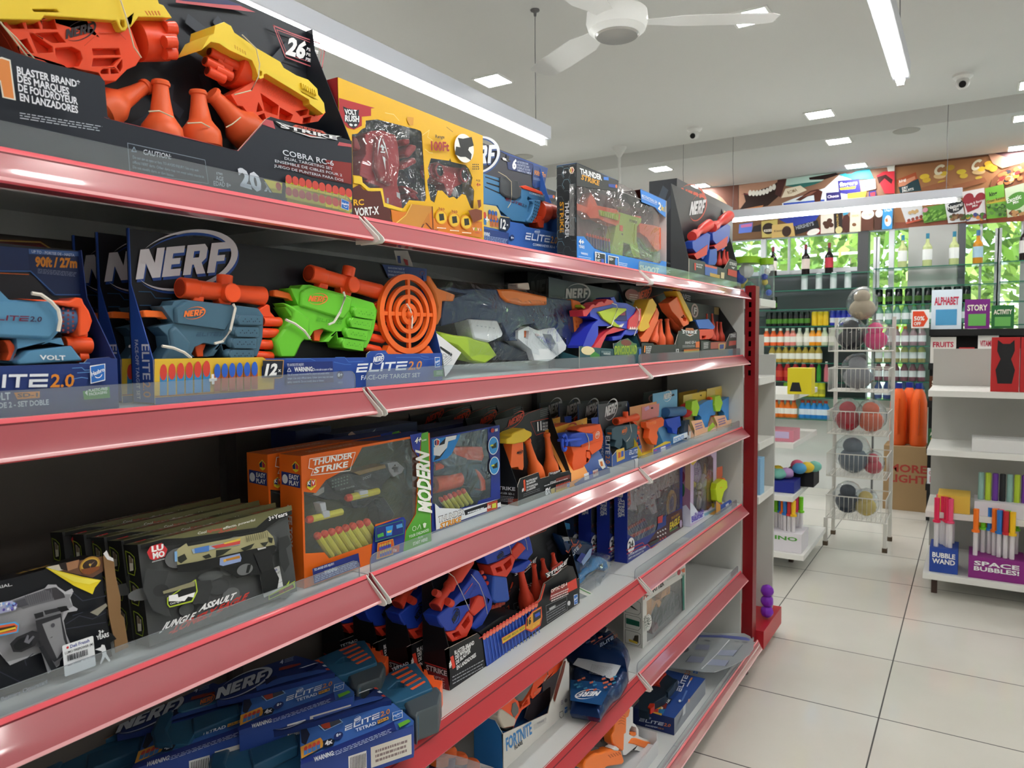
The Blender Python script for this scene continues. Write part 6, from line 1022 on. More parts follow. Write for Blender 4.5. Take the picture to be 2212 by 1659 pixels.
A=Art(t.sideL(0)); A.f=(V((-d,0)),V((d,0)),V((0,ft[0][1]))); A.poly([(0,.0),(1,0),(1,.9),(0,.82)],'221c1c'); A.poly([(.6,0),(1,0),(1,.35),(.6,.3)],'8a3a2a'); A.T('STRIKE',(.08,.68),(.9,.72),(.08,.85),'d0d0d2',.03); A.T('STINGER SD-1',(.08,.48),(.85,.5),(.08,.58),'d0d0d2',.01); A.fine((.1,.12),(.85,.14),(.1,.42),4,'a8a8ac',.4); A.done('side_print',t.o)
y0=t.o.location.y
for dx,dy,lab in ((.078,-.01,'second black blaster tray, its red logo showing behind the front tray'),(.155,-.02,'third black blaster tray, in shade behind two others'),(.232,-.035,'fourth black blaster tray, hindmost, its red logo faint in the shade')): copy_thing(t.o,(-.912-dx,y0+dy,Z3+.0005),lab)
# --- orange pump blaster on a yellow card, two deep
t=shelfit('carded_blaster','front yellow and blue card with an orange blaster and blue ring pull','toy','S3',-.905,(1232,1020),(1318,1020),group='yellow card pump blasters'); C(1080,860,260,1031); w=t.w; d=.075; bk=t.front(d); pl=t.front(0); hl=bk.px((548,225))[1]; hr=bk.px((785,160))[1]
b=B(); b.pr(bk,[(0,0),(w,0),(w,hr),(0,hr-.01)],-.0015,0,M('e0a53a',.45)); b.pr(PL((0,0,.0),(1,0,0),(0,d,.13),t.W),[(0,0),(w*.5,0),(w*.5,.14),(0,.14)],-.001,0,M('f0a050',.45)); b.pr(PL((0,0,.0),(1,0,0),(0,d,.13),t.W),[(w*.5,0),(w,0),(w,.14),(w*.5,.14)],-.001,0,M('3a5a9c',.45)); b.box((0,0,0),(w,d,.002),M('d8a03a')); b.build('back_card',t.o,smooth=0)
A=Art(t.front(d-.0006)); nerf(A,(555,335),(650,300),(560,265),'f0e8e0','b03a30','b03a30'); A.poly('675,240 700,225 705,215 712,230 705,240','2a2420'); A.poly('780,170 840,160 840,230 790,230','2f4a9c'); A.done('card_print',t.o)
Of=M('f4622c',.35); bl=ex(t,'toy_blaster',.02,.055,Of,'610,415 700,420 700,310 665,270 690,255 760,235 860,222 880,290 885,360 870,430 790,485 770,450 740,445 735,500 770,520 745,560 720,580 690,670 640,690 620,560 630,480','745,460 770,455 778,500 755,550 738,545'); ex(t,'pump_block',.012,.06,M('2b4fc0',.35),'600,330 620,308 700,293 800,305 800,360 700,400 690,418 610,415 595,380',par=bl,bev=.003); ex(t,'pump_rod',-.004,.02,M('2b4fc0',.35),'560,355 700,340 700,358 560,378',par=bl)
o=xy(t,-.002,(552,382)); r=(xy(t,-.002,(552,315))-o).length; b=B(); b.tube([o+V((r*.62*cos(R(a)),0,r*cos(R(a-90)) if 0 else r*sin(R(a)))) for a in range(0,361,15)],.004,M('2b4fc0',.35),8); b.build('ring_pull',bl)
ex(t,'top_fin',.016,.055,Of,'660,275 690,252 860,222 862,240 800,300 700,300',par=bl,bev=.003); A=Art(t.front(.0198)); A.ell((836,315),(855,305),(836,285),'f8e8e0',hole=.85); nerf(A,(820,325),(850,312),(820,305),'f4e0d8'); A.ln('700,420 870,360',.001,'d84a1e'); A.done('logo',bl); band(t,.01,'735,300 755,340 765,400 760,440',r=.0012,par=bl)
ex(t,'front_lip',-.001,.001,M('34508f',.45),'640,735 830,600 940,600 945,650 870,680 660,775',bev=0); A=Art(t.front(-.0011)); A.poly('720,650 760,635 765,690 725,705','e8eaf0'); A.poly('765,632 790,622 795,680 768,690','3a5ac0'); A.poly('795,622 840,605 845,660 800,678','d8d0c8'); A.T('MAX',(800,660),(840,645),(800,630),'b8403a',.02); A.poly('842,530 880,515 905,590 880,610 850,570','f0ece4'); A.poly('855,545 875,540 885,580 865,585','d87a34'); A.done('lip_print',t.o)
copy_thing(t.o,(-.99,t.o.location.y-.012,Z3+.0005),'second yellow card with orange blaster, standing behind the front one')
# --- dark tray four-barrel blaster, four deep
t=shelfit('boxed_blaster','front narrow blue tray with a grey four-barrel blaster and orange scope','toy box','S3',-.938,(1323,970),(1386,970),group='narrow four-barrel blaster trays'); C(1060,820,580); w=t.w; d=.05; bk=t.front(d); pl=t.front(0); hl=bk.px((935,195))[1]; hr=bk.px((1160,170))[1]; ft=pl.L('1005,705 1040,585 1100,560 1105,590 1240,540')
tray(t,w,d,hr,[(0,0),(w,0),(w,ft[-1][1])]+ft[::-1][:-1]+[(0,ft[-1][1]-.004)],'3a5a9c','55585e',ft[-1][1],ft[-1][1],back=[(0,0),(w,0),(w,hr),(0,hl)],sl=[(.002,0),(d,0),(d,hl),(d-.004,hl*.72),(.002,ft[-1][1])])
A=Art(t.front(d-.0006)); nerf(A,(940,310),(1035,270),(945,225),'e4e4e8'); A.poly('1050,215 1075,200 1080,220 1055,230','15161a'); A.T('4',(1112,225),(1125,222),(1112,195),'c8c8cc',.03); A.done('back_print',t.o)
Gr=M('44606f',.38); bl=ex(t,'toy_blaster',.012,.035,Gr,'1000,410 1030,385 1190,365 1210,380 1205,540 1120,580 1115,520 1085,480 1085,540 1060,575 1020,550 1035,500 1000,490'); Ow=M('f0582c',.32); cyl(t,'scope',.022,(1030,345),(1200,310),32,Ow,par=bl,hollow=(-1,.7,'a03416'),prof=((0,1),(.25,1),(.27,.85),(.8,.85),(1,1.05))); cyl(t,'scope_dial',.022,(1110,330),(1110,262),24,Ow,par=bl); ex(t,'rear_pull',.014,.028,M('f0702e',.35),'990,437 1045,430 1050,468 1000,470',par=bl); ex(t,'front_sight',.014,.03,Ow,'1170,345 1205,350 1200,380',par=bl)
for i in range(4): cyl(t,'muzzle',.018,(1195,395+i*44),(1215,394+i*44),15,Ow,par=bl)
A=Art(t.front(.0118)); nerf(A,(1080,445),(1120,430),(1082,415),'ee7a3a'); A.done('logo',bl); band(t,.008,'1150,365 1160,430 1145,480 1120,510',col='ece6dc',r=.0012)
A=Art(pl); A.poly('1035,580 1100,560 1105,650 1040,680','e0b84a'); A.poly('1050,600 1070,595 1070,640 1050,650','c85a3a'); A.poly('1075,590 1095,585 1095,630 1075,640','3a5ac0'); elite(A,(1140,620),(1238,600),(1142,585),'dfe6f0','d98a4a'); A.fine((1160,650),(1230,630),(1160,635),1,'c8d2e4',.7); A.done('front_print',t.o)
A=Art(t.sideL(0)); A.f=(V((-d,0)),V((d,0)),V((0,hl))); A.T('ELITE',(.55,.5),(.55,.2),(.85,.5),'dfe6f0',.02); A.T('2.0',(.55,.18),(.55,.05),(.85,.18),'d98a4a',.02); A.T('PROSPECT',(.25,.5),(.25,.1),(.4,.5),'c8d2e4',.01); A.done('side_print',t.o)
y0=t.o.location.y
for dx,lab in ((.062,'second narrow blaster tray, its pale logo above the front one'),(.124,'third narrow blaster tray, logo showing in a row of four'),(.186,'fourth narrow blaster tray, hindmost of its row')): copy_thing(t.o,(-.938-dx,y0-.012*(dx/.06),Z3+.0005),lab)
# --- small carded toys toward the post
def carded(lab,xf,a,b_,tp,bp,ccol,base,bpts,name='carded_blaster',d=.045,grp=None):
    C(0,0,2212); t=shelfit(name,lab,'toy','S3',xf,(a,980),(b_,980),group=grp); C(1060,820,580); t.d=d; w=t.w; bk=t.front(d); hl=bk.px(tp)[1]
    b=B(); b.pr(bk,[(0,0),(w,0),(w,hl),(0,hl)],-.0015,0,M(ccol,.45)); b.box((0,0,0),(w,d,.0015),M(base,.45)); hb=.05; b.pr(t.sideL(0),[(-d,0),(0,0),(0,.012),(-d,hl*.55)],-.001,0,M(base,.45)); b.pr(t.front(0),t.front(0).L(bpts) if bpts else [(0,0),(w,0),(w,.03),(0,.03)],-.001,0,M(base,.45)); b.build('back_card',t.o,smooth=0); return t
t=carded('orange pistol blaster on a pink and orange card in a yellow base',-.92,1388,1444,(1300,195),0,'d89a6a','e0c03a','1330,630 1335,570 1440,510 1480,510 1490,560'); A=Art(t.front(t.d-.0006)); A.poly('1245,225 1390,195 1385,300 1300,330 1245,330','d88a8a'); A.poly('1265,235 1300,215 1310,240 1275,260','c8a0c8'); A.poly('1320,230 1338,225 1338,240 1322,242','2a2020'); A.done('card_print',t.o)
bl=ex(t,'toy_blaster',.014,.035,M('f06a34',.38),'1280,350 1320,345 1410,310 1430,330 1425,380 1385,400 1370,440 1380,470 1365,540 1330,530 1300,480 1310,410 1285,395'); cyl(t,'muzzle',.024,(1340,350),(1285,365),26,M('f57a3a',.38),par=bl); A=Art(t.front(-.0002)); A.poly('1340,575 1480,520 1488,560 1340,625','3a5ab8'); A.poly('1400,560 1440,545 1445,590 1405,600','e8e4f0'); A.poly('1345,580 1370,572 1372,590 1347,596','b84aa8'); A.done('base_print',t.o)
t=carded('blue canister blaster with a red dish on a pale blue card',-.925,1436,1487,(1430,100),0,'7ab4d8','3f8ac8','1500,530 1500,470 1620,430 1625,470'); A=Art(t.front(t.d-.0006)); nerf(A,(1425,165),(1485,150),(1425,120),'f0f2f4'); A.poly('1490,125 1510,115 1515,130 1492,138','1c2024'); A.done('card_print',t.o)
bl=ex(t,'toy_blaster',.02,.04,M('2a50c0',.38),'1440,330 1560,300 1570,380 1540,400 1535,450 1500,440 1490,400 1460,380'); cyl(t,'canister',.03,(1440,270),(1580,260),42,M('3a6a9c',.38),par=bl); o=xy(t,.03,(1600,255)); B().lathe(o,(1,0,0),[(0,.004),(.002,.02),(.006,.028)],M('e0443c',.35),20).build('red_dish',bl); A=Art(t.front(.03-.0125)); A.T('FORTNITE',(1495,290),(1575,275),(1495,255),'e8eef4',.03); A.done('lettering',bl); A=Art(t.front(-.0002)); A.poly('1505,475 1620,432 1624,470 1505,525','e4e8ec'); A.T('FORTNITE',(1512,515),(1592,482),(1512,485),'2f8ad0',.03); A.done('base_print',t.o)
t=carded('white card with a dark blue and black wall of print, marked for ages six up',-.935,1489,1500,(1615,310),0,'dfe2e6','e8eaec',None); C(1060,820,580); A=Art(t.front(-.0002)); A.T('6+',(1655,470),(1690,455),(1655,430),'5a9a4a',.03); A.done('base_print',t.o); t.o['label']='slim white carded toy between the two canister and soaker blasters'; ex(t,'figure',.01,.03,M('3a4a5a',.4),'1590,440 1605,340 1640,330 1640,420 1620,500')
for lab,xf,a,b_,dx in (('blue and lime water blaster on a yellow card, the one farther from the post',-.92,1500,1548,0),('blue and lime water blaster on a yellow card, the one beside the post panel',-.915,1549,1590,190)):
    t=carded(lab,xf,a,b_,(1650+dx,118-dx*.28),0,'d8c070','ecc0a0',None,name='carded_water_blaster'); sh=lambda s:[(p[0]+dx,p[1]-dx*.2) for p in S(s)]
    A=Art(t.front(t.d-.0006)); A.poly(sh('1660,120 1840,85 1835,150 1660,180'),'e0c04a'); A.poly(sh('1720,130 1738,122 1738,138'),'2a2418'); A.done('card_print',t.o)
    bl=ex(t,'water_blaster',.012,.04,M('3f8fd8',.35),sh('1715,215 1790,170 1850,165 1858,230 1850,290 1810,300 1795,350 1785,415 1765,420 1740,380 1735,310 1715,290')); ex(t,'pump_handle',.008,.035,M('a8d83a',.35),sh('1660,180 1700,165 1722,230 1700,300 1665,300 1655,240'),par=bl); cyl(t,'nozzle',.024,sh('1795,160 0,0')[0],sh('1855,165 0,0')[0],20,M('f0642c',.35),par=bl); ex(t,'trigger',.016,.03,M('e86a3a'),sh('1830,285 1848,280 1845,305 1828,310'),par=bl); A=Art(t.front(-.0002)); A.poly(sh('1650,340 1740,330 1780,430 1700,470'),'f0b890'); A.fine(*sh('1690,420 1750,400 1680,360'),3,'6a5aa8',.5); A.poly(sh('1790,400 1830,350 1850,380 1790,440'),'a8c83a'); A.done('base_print',t.o)
# black and yellow cards standing behind
for lab,x,a,b_,tp,c,lg in (('black carded box with a grey arch behind the four-barrel blaster trays',-1.08,1390,1430,(1410,845),'1e1e20','8a5a58'),('black card at the back with a round red-rimmed picture',-1.06,1432,1462,(1445,842),'222226','9a9a9c'),('yellow card at the back between black card and soaker cards',-1.04,1466,1506,(1485,845),'b8963a','d8b890'),('second yellow card at the back, nearer the post panel',-1.03,1510,1548,(1530,840),'c0a03c','d8b890'),('yellow card at the back close to the post panel',-1.02,1552,1582,(1567,836),'c8aa40','d8b890')):
    t=shelfit('carded_toy',lab,'toy','S3',x,(a,900),(b_,900)); C(0,0,2212); h=t.front(0).px(tp)[1]; b=B(); b.box((0,0,0),(t.w,.0015,h),M(c,.5)); b.box((.004,-.02,0),(t.w-.004,0,.09),M(c,.5)); b.build('back_card',t.o,smooth=0); A=Art(t.front(0)); A.ell(((a+b_)/2,tp[1]+16),((a+b_)/2+9,tp[1]+16),((a+b_)/2,tp[1]+7),lg,hole=.7); A.poly([(b_-13,tp[1]+8),(b_-6,tp[1]+6),(b_-6,tp[1]+10)],'26221c'); A.done('card_print',t.o)
# ================================================================ low shelves
Z4,Z5,Z6=ZS['S4'],ZS['S5'],ZS['S6']
# --- clear packs stacked flat, seen under the third shelf rail
C(0,1470,460,1270); HZ=CLEAR('eceeee',.07,.06,bump=.2,scale=20)
for i,(z,lab) in enumerate(((.985,'topmost clear plastic pack with orange ball toys, under the torn rail'),(.925,'second clear plastic pack from the top of its stack, orange card showing'),(.865,'third clear plastic pack, lowest one in view of the stack'))):
    t=It('blister_pack',lab,'toy pack',(-.89,.06,z-.055),90); w=.36+.01*i; pts=[(0,0),(w-.03,0),(w,.03),(w,.2),(w-.03,.25),(0,.25)]
    b=B(); b.pr(t.top(.004),pts,-.001,0,HZ); b.pr(t.top(.05),[(.012,.012),(w-.04,.012),(w-.02,.04),(w-.02,.19),(w-.04,.235),(.012,.235)],-.045,0,HZ,back=False); b.build('clear_shell',t.o,bev=.004)
    b=B(); b.pr(t.top(.012),[(.02,.05),(.16,.05),(.2,.1),(.3,.1),(.3,.16),(.12,.18),(.02,.14)],-.008,.022,M('d8542a',.4)); b.build('orange_gun',t.o,bev=.003)
    for x,y in ((.1,.04),(.15,.045),(.06,.045)): B().ball((x,y,.024),.018,M('e85a2c',.4),14,10).build('ball',t.o)
    b=B(); b.lathe((.235,.06,.022),(-1,.35,0),[(0,.012),(.03,.02),(.1,.021),(.12,.014)],M('d8d4d2',.3),16); b.build('white_barrel',t.o); b=B(); b.lathe((.252,.055,.024),(-1,.35,0),[(0,.016),(.014,.017)],M('3a5a8a',.3),16); b.build('blue_collar',t.o)
    b=B(); b.box((w-.11,.03,.006),(w-.03,.2,.03),M('c84a2a',.5)); b.build('orange_card',t.o,smooth=0); b=B(); b.box((w-.112,.025,.0305),(w-.03,.06,.0312),M('8a3a28',.5)); b.box((w-.112,.06,.0305),(w-.03,.075,.0312),M('d8d4ce',.5)); b.build('card_print',t.o,smooth=0)
    if i: b=B(); b.box((.02,-.0005,.006),(w-.06,.0015,.012),M('b8402a',.5)); b.build('orange_strip',t.o,smooth=0)
    else:
        A=Art(t.top(.0313)); A.f=(V((0,0)),V((1,0)),V((0,1)))
        for k,q in enumerate(('MANUAL','CONTINUOUS','SHOOTING')): A.T(q,(w-.035,.044+k*.011),(w-.1,.044+k*.011),(w-.035,.038+k*.011),'c8b0a4',.02)
        A.done('card_text',t.o)
# support stack below the view: more of the same packs down to the shelf
for i in range(2):
    t=It('blister_pack','clear plastic packs low in the stack, hidden below the picture edge','toy pack',(-.89,.06,Z4+.0005+i*.058),90,group='clear packs below the picture edge'); b=B(); b.box((0,0,0),(.38,.25,.057),HZ); b.build('clear_shell',t.o,bev=.004); B().box((.02,.05,.01),(.3,.16,.04),M('d8542a',.4)).build('orange_gun',t.o,bev=.003)
# --- long blue blasters lying flat in card sleeves
def tetrad(lab,f,dz,yy,grp='long blue blasters in card sleeves',full=True):
    t=It('sleeved_blaster',lab,'toy blaster',(-.9,.55,Z4+.001+dz),90,group=grp); z=.058
    g=lambda s:[f(p) for p in S(s)]; TB=M('2f5f80',.36); T2=M('27506e',.38)
    bl=exh(t,'toy_blaster',z-.008,.045,TB,g('110,575 130,490 200,445 235,425 400,372 540,390 860,190 1060,92 1092,92 1205,200 1100,345 1040,310 900,300 560,470 340,560 300,640 200,640'))
    exh(t,'stock_ridge',z,.02,TB,g('225,445 260,420 380,380 430,395 400,420 250,470 228,465'),par=bl,bev=.003); exh(t,'stock_well',z-.004,.02,T2,g('300,500 520,420 535,480 320,580'),par=bl,bev=.003); exh(t,'butt',z-.002,.05,T2,g('115,560 130,500 200,450 215,480 190,560 230,640 140,640'),par=bl,bev=.004)
    exh(t,'barrel_shroud',z+.004,.04,TB,g('880,190 1060,95 1090,92 1150,170 1170,210 1030,270 990,280 900,215'),'' and None or g('960,215 1000,178 1035,175 1040,205 1000,215'),par=bl,bev=.002) 
    for i in range(5): exh(t,'vent',z+.0046,.002,M('f0602e',.35),g(f'{972+i*23},{146+i*17} {1050+i*20},{108+i*17} {1058+i*20},{113+i*17} {985+i*23},{150+i*17}'),par=bl,bev=0)
    exh(t,'muzzle_teeth',z-.004,.05,M('f0602c',.35),g('1088,98 1110,92 1122,120 1142,122 1150,145 1175,150 1180,168 1218,175 1205,215 1170,205 1135,160'),par=bl,bev=.003); exh(t,'foregrip',z-.002,.055,M('4d565c',.45),g('1030,268 1045,255 1190,198 1212,225 1200,285 1100,325 1095,350 1060,330'),par=bl,bev=.006); exh(t,'side_accent',z+.003,.01,M('f0602c',.35),g('862,200 935,175 940,180 880,208'),par=bl,bev=0)
    A=Art(t.top(z+.0048)); A.T('TETRAD',f((978,132)),f((1058,98)),f((975,118)),'c8d4dc',.02); A.done('lettering',bl); A=Art(t.top(z+.0006)); nerf(A,f((335,432)),f((398,404)),f((332,408)),'e0743a'); A.done('logo',bl)
    CB=M('2f5296',.4); sl=exh(t,'card_sleeve',z+.012,.012,M('22346e',.42),g('398,350 415,328 640,222 770,175 900,212 975,268 930,275 750,330 600,372 420,412'),g('795,240 868,215 890,222 845,262'),bev=0)
    A=Art(t.top(z+.0122)); nerf(A,f((412,408)),f((648,300)),f((408,352)),'c4c8d2','1c2850'); A.T('4',f((700,222)),f((716,216)),f((698,200)),'d0d8ea',.03); A.fine(f((722,215)),f((765,200)),f((720,192)),3,'8a98c0'); A.poly(g('700,240 750,225 800,215 805,222 740,245 700,255'),'9a3a2c'); A.poly(g('795,243 868,215 890,212 815,240'),'e4e8f0'); A.poly(g('600,340 720,290 890,250 940,250 930,262 760,310 610,362'),'3a5aa8'); A.poly(g('640,300 690,280 700,290 650,330'),'1c2448'); [A.poly(g(f'{890+i*18},{210+i*18} {902+i*18},{205+i*18} {915+i*18},{215+i*18} {900+i*18},{216+i*18}'),('c84a3a','dfe4ee','c84a3a')[i]) for i in range(3)]; A.done('sleeve_print',sl)
    if full:
        b=B(); pl=t.top(z+.002); P=pl.L(g('542,400 580,388 740,330 985,282 1082,365 1078,388 545,560')); b.pr(pl,P,-.058,0,CB); b.build('sleeve_front',sl,smooth=0)
        A=Art(pl); A.poly(g('545,392 740,332 985,284 1080,366 1076,386 545,556'),'3f6ab4'); A.poly(g('545,400 570,392 590,430 570,480 550,470'),'2a2c3c'); A.poly(g('630,385 700,350 735,348 745,375 660,410 640,405'),'4a4c54'); A.poly(g('640,380 680,362 690,400 650,402'),'b8482e'); A.ln(g('630,385 720,348 745,372 660,412 630,385'),.002,'9ac0e8'); elite(A,f((755,415)),f((968,330)),f((752,392)),'e4eaf4','e08a3c'); nerf(A,f((800,372)),f((830,360)),f((798,358)),'dfe6f2'); A.T('TETRAD',f((808,418)),f((905,382)),f((805,403)),'e4eaf4',.02); A.poly(g('908,365 960,345 962,358 912,380'),'d8a03a'); A.T('QS-4',f((912,374)),f((958,357)),f((911,365)),'26304f',.02)
        A.ell(f((725,436)),f((747,430)),f((725,418)),'26346e'); A.T('8+',f((715,442)),f((738,434)),f((714,428)),'f0f2f6',.03); hasbro(A,f((985,365)),f((1035,345)),f((975,332))); A.poly(g('1005,380 1055,358 1068,368 1015,398'),'6ab03c'); A.poly(g('545,490 640,445 655,465 650,490 550,545'),'d89a3a'); darts_print(A,f((560,530)),f((640,495)),4,(0,-40*k_),'3f78b8','c84a3a'); A.poly(g('650,462 690,448 708,460 700,482 660,492'),'1c2030'); A.T('4x',f((662,485)),f((698,470)),f((660,462)),'f4f4f6',.04); A.poly(g('550,548 930,395 985,368 1000,410 545,575'),'24347c'); A.T('WARNING:',f((610,560)),f((706,526)),f((608,538)),'f0f2f8',.03); A.fine(f((712,530)),f((990,415)),f((708,508)),3,'b8c4e6',.4); A.done('front_print',sl)
        A=Art(PL(tuple(pl.P(*P[-1],0)),V(pl.P(*P[-2],0))-V(pl.P(*P[-1],0)),(0,0,1),t.W)); L_=(V(P[-2])-V(P[-1])).length; A.f=(V((0,-.056)),V((L_,0)),V((0,.056))); A.poly([(0,0),(1,0),(1,1),(0,1)],'2f4a96'); A.poly([(.6,.1),(.98,.1),(.98,.75),(.6,.75)],'d8d4cc'); A.fine((.64,.2),(.95,.2),(.64,.65),3,'8a7a7a'); A.poly([(.4,.1),(.56,.1),(.56,.7),(.4,.7)],'e8e8ea')
        for i in range(11): A.poly([(.415+i*.013,.2),(.42+i*.013,.2),(.42+i*.013,.65),(.415+i*.013,.65)],'26282e')
        A.done('lower_print',sl)
    return t
C(400,1390,580,1270); k_=1; T1=tetrad('front long blue blaster in a printed card sleeve, lying flat by the rail joint',lambda p:p,0,0)
# the others lie behind, shifted toward the back
b1=T1.o.location
for dx,dy,dz,lab in ((-.125,-.02,.03,'second long blue blaster in a sleeve, lying behind the front one'),(-.2,-.16,.012,'third long blue blaster, hindmost, only its pale logo clear')):
    c=copy_thing(T1.o,(b1.x+dx,b1.y+dy,b1.z+dz),lab)
# --- black two-blaster tray with five deep row
t=shelfit('boxed_blaster_set','front black tray with two blue and red blasters, scope and printed blue darts','toy box','S4',-.924,(971,1400),(1252,1305),group='black scope blaster trays'); C(880,1130,400,1029); w=t.w; d=.07; pl=t.front(0); L=pl.L; bk=t.front(d); hb=.325-.02
ft=L('210,705 390,612 418,640 712,447 735,420 760,335 780,322 890,235 920,240 945,312'); tray(t,w,d,hb,[(0,0),(w,0),(w,ft[-1][1])]+ft[::-1]+[(0,ft[0][1])],'15161b','202127',ft[0][1],ft[-1][1])
A=Art(t.front(d-.0006)); A.ln('640,90 770,40 780,10',.0018,'a8402c')
for i in range(26):
    a,b_=random.uniform(380,800),random.uniform(60,560); 
    if b_<640-a*.35+180: A.poly([(a,b_),(a+30,b_-26),(a+40,b_-16),(a+10,b_+14)],random.choice(('2c2d33','33343a')))
A.done('back_print',t.o)
BB=M('2444b4',.36); RR=M('e0402e',.36); R2=M('d84432',.4)
bl=ex(t,'toy_blaster',.015,.055,BB,'165,520 240,455 340,330 375,260 395,262 415,290 440,330 475,430 470,475 445,500 440,420 400,400 350,420 348,490 330,500 270,600 215,602 180,560',bev=.003); ex(t,'lower_shell',.018,.05,BB,'352,580 445,450 470,470 405,592 380,598',par=bl,bev=.003); ex(t,'frame',.012,.05,RR,'215,610 270,595 340,490 368,520 360,570 330,630 250,660','302,565 340,512 350,545 320,590','250,615 285,600 300,625 265,640',par=bl,plate=.004); ex(t,'panel',.011,.05,RR,'383,418 400,402 425,408 436,460 372,518 346,490',par=bl,bev=.003)
cyl(t,'scope',.03,(155,468),(335,195),36,M('dc4634',.4),par=bl,prof=((0,1.1),(.1,.9),(.2,.7),(.35,.7),(.4,1),(.5,.85),(.55,1),(.6,1.3),(.97,1.35),(1,1.2)),hollow=(-1,.85,'8a2418'),seg=24); cyl(t,'scope_dial',.012,(222,435),(245,448),22,M('dc4634',.4),par=bl); cyl(t,'scope_dial',.02,(150,385),(175,395),20,M('dc4634',.4),par=bl)
for i in range(5): q=(402+i*14,276+i*30); cyl(t,'muzzle',.03,q,(q[0]+14,q[1]-3),12,R2,par=bl)
A=Art(t.front(.0148)); nerf(A,(258,560),(292,500),(245,535),'14151c'); A.ln('318,395 362,335',.002,'d84432'); A.ln('268,585 300,548',.0016,'d84432'); A.T('OPTIC QS-4',(345,410),(385,350),(340,402),'1a2f80',.01); A.done('logo',bl); cyl(t,'rear_knob',.03,(205,630),(190,632),16,M('1c1d22',.4),par=bl)
bl=ex(t,'toy_blaster',.02,.055,BB,'430,185 520,125 600,85 650,50 675,60 690,110 700,165 670,205 600,195 580,170 530,208 450,232',bev=.003); ex(t,'frame',.016,.05,RR,'460,238 540,200 580,175 600,200 580,260 552,300 480,292','535,230 575,195 580,230 550,262','490,250 520,240 530,265 500,275',par=bl,plate=.004); ex(t,'panel',.015,.05,RR,'580,155 620,108 640,112 662,140 605,205 585,185',par=bl,bev=.003); ex(t,'grip',.014,.055,M('2f58b8',.38),'480,292 555,300 572,425 555,440 495,447 472,430',par=bl,bev=.006); ex(t,'lower_shell',.02,.05,BB,'568,262 680,205 692,215 650,268 600,280',par=bl,bev=.003)
A=Art(t.front(.0198)); nerf(A,(502,205),(535,180),(497,185),'14151c'); A.ln('515,212 550,190',.0016,'d84432'); A.done('logo',bl)
for s in ('190,245 260,300 300,380 345,480','355,285 400,340 430,420 445,505','545,95 570,130 580,170','640,55 660,100 668,150'): band(t,.008,s,'c8c4b8',.0008)
for p,q,r in (((672,490),(628,258),46),((720,430),(702,228),33),((768,310),(750,200),28),((822,260),(808,168),26)): cone(t,.04,p,q,r,'e04a34')
ex(t,'inner_shelf',.004,.06,M('1c1d22',.4),'395,605 520,520 620,490 640,500 430,635',bev=0)
A=Art(pl); A.T('#',(232,802),(248,792),(232,765),'e8e8ea',.05); A.poly('238,745 255,735 268,800 252,812','d8402e')
for i,q in enumerate(('BLASTER BRAND','DES MARQUES','DE BLASTER','EN LANZADORES')): A.T(q,(263+i*4,732+i*28),((372,352,352,382)[i],672+i*22+(i==3)*2),(261+i*4,710+i*28),'e8e8ea',.035)
A.fine((252,900),(430,800),(250,845),3,'a8aab0',.3)
A.poly('418,632 715,448 738,580 440,800','2344a0')
for i in range(17): x=418+i*18; y=632-i*11.2; A.poly([(x+2,y+8),(x+6,y+5),(x+30,y+155),(x+26,y+158)],'3a62c4'); A.ell((x+10,y-2),(x+20,y-8),(x+9,y-20),'d84a3c'); A.ell((x+11,y+4),(x+20,y-1),(x+10,y-8),'e87a66',k=10)
A.ln('400,640 420,630',.002,'d84a3c'); A.poly('525,640 655,562 655,590 530,670','d8b83a'); A.ln('525,640 655,562 655,590 530,670 525,640',.0016,'c8442e'); A.T('INCLUDES - INCLUYE - INCLUI',(535,655),(650,585),(533,642),'2a2418',.01)
A.poly('660,535 695,490 745,462 750,520 740,570 690,605 655,590','c8442e'); A.poly('664,538 696,496 740,470 745,520 735,562 690,595 660,585','e0a03a'); A.poly('698,500 742,474 742,525 700,555','23262e'); A.poly('708,508 735,492 738,510 712,526','2f52c0'); A.T('16',(664,572),(688,555),(664,535),'1c1814',.05); A.T('ELITE',(697,585),(735,560),(697,570),'e8c84a',.02)
A.poly('712,447 738,420 762,335 768,340 745,425 720,450','c8442e'); alpha(A,(765,330),(890,240),(768,278),'d8402e'); A.poly('885,335 938,305 945,360 885,390','d03a2e'); A.poly('800,375 890,330 890,385 790,430','8a2a26'); A.T('OPTIC QS-4',(798,388),(888,345),(797,370),'ecdcd8',.03); A.fine((800,440),(900,395),(797,400),3,'d8c8c8',.5); A.ln('770,460 885,405 890,480 778,555 770,460',.001,'9a9ca2'); A.T('WARNING:',(790,488),(825,468),(788,472),'d8dade',.03); A.fine((775,545),(885,478),(772,490),4,'8a8c92',.35); A.ell((898,445),(906,442),(897,432),'d0d0d4'); hasbro(A,(928,455),(950,440),(922,405)); A.done('front_print',t.o)
A=Art(t.sideL(0)); A.f=(V((-d,0)),V((d,0)),V((0,ft[0][1]))); A.poly([(.02,0),(.98,0),(.98,.98),(.02,.72)],'221418'); A.poly([(.02,0),(.98,0),(.98,.3),(.02,.34)],'7a1f26'); A.T('STRIKE',(.1,.34),(.9,.32),(.1,.46),'c8c0c2',.03); A.poly([(.05,.48),(.95,.46),(.95,.49),(.05,.51)],'b03030'); A.T('OPTIC',(.35,.18),(.8,.17),(.35,.26),'c8a0a4',.02); A.fine((.2,.03),(.85,.03),(.2,.14),3,'b08a8e'); A.done('side_print',t.o)
y0=t.o.location.y
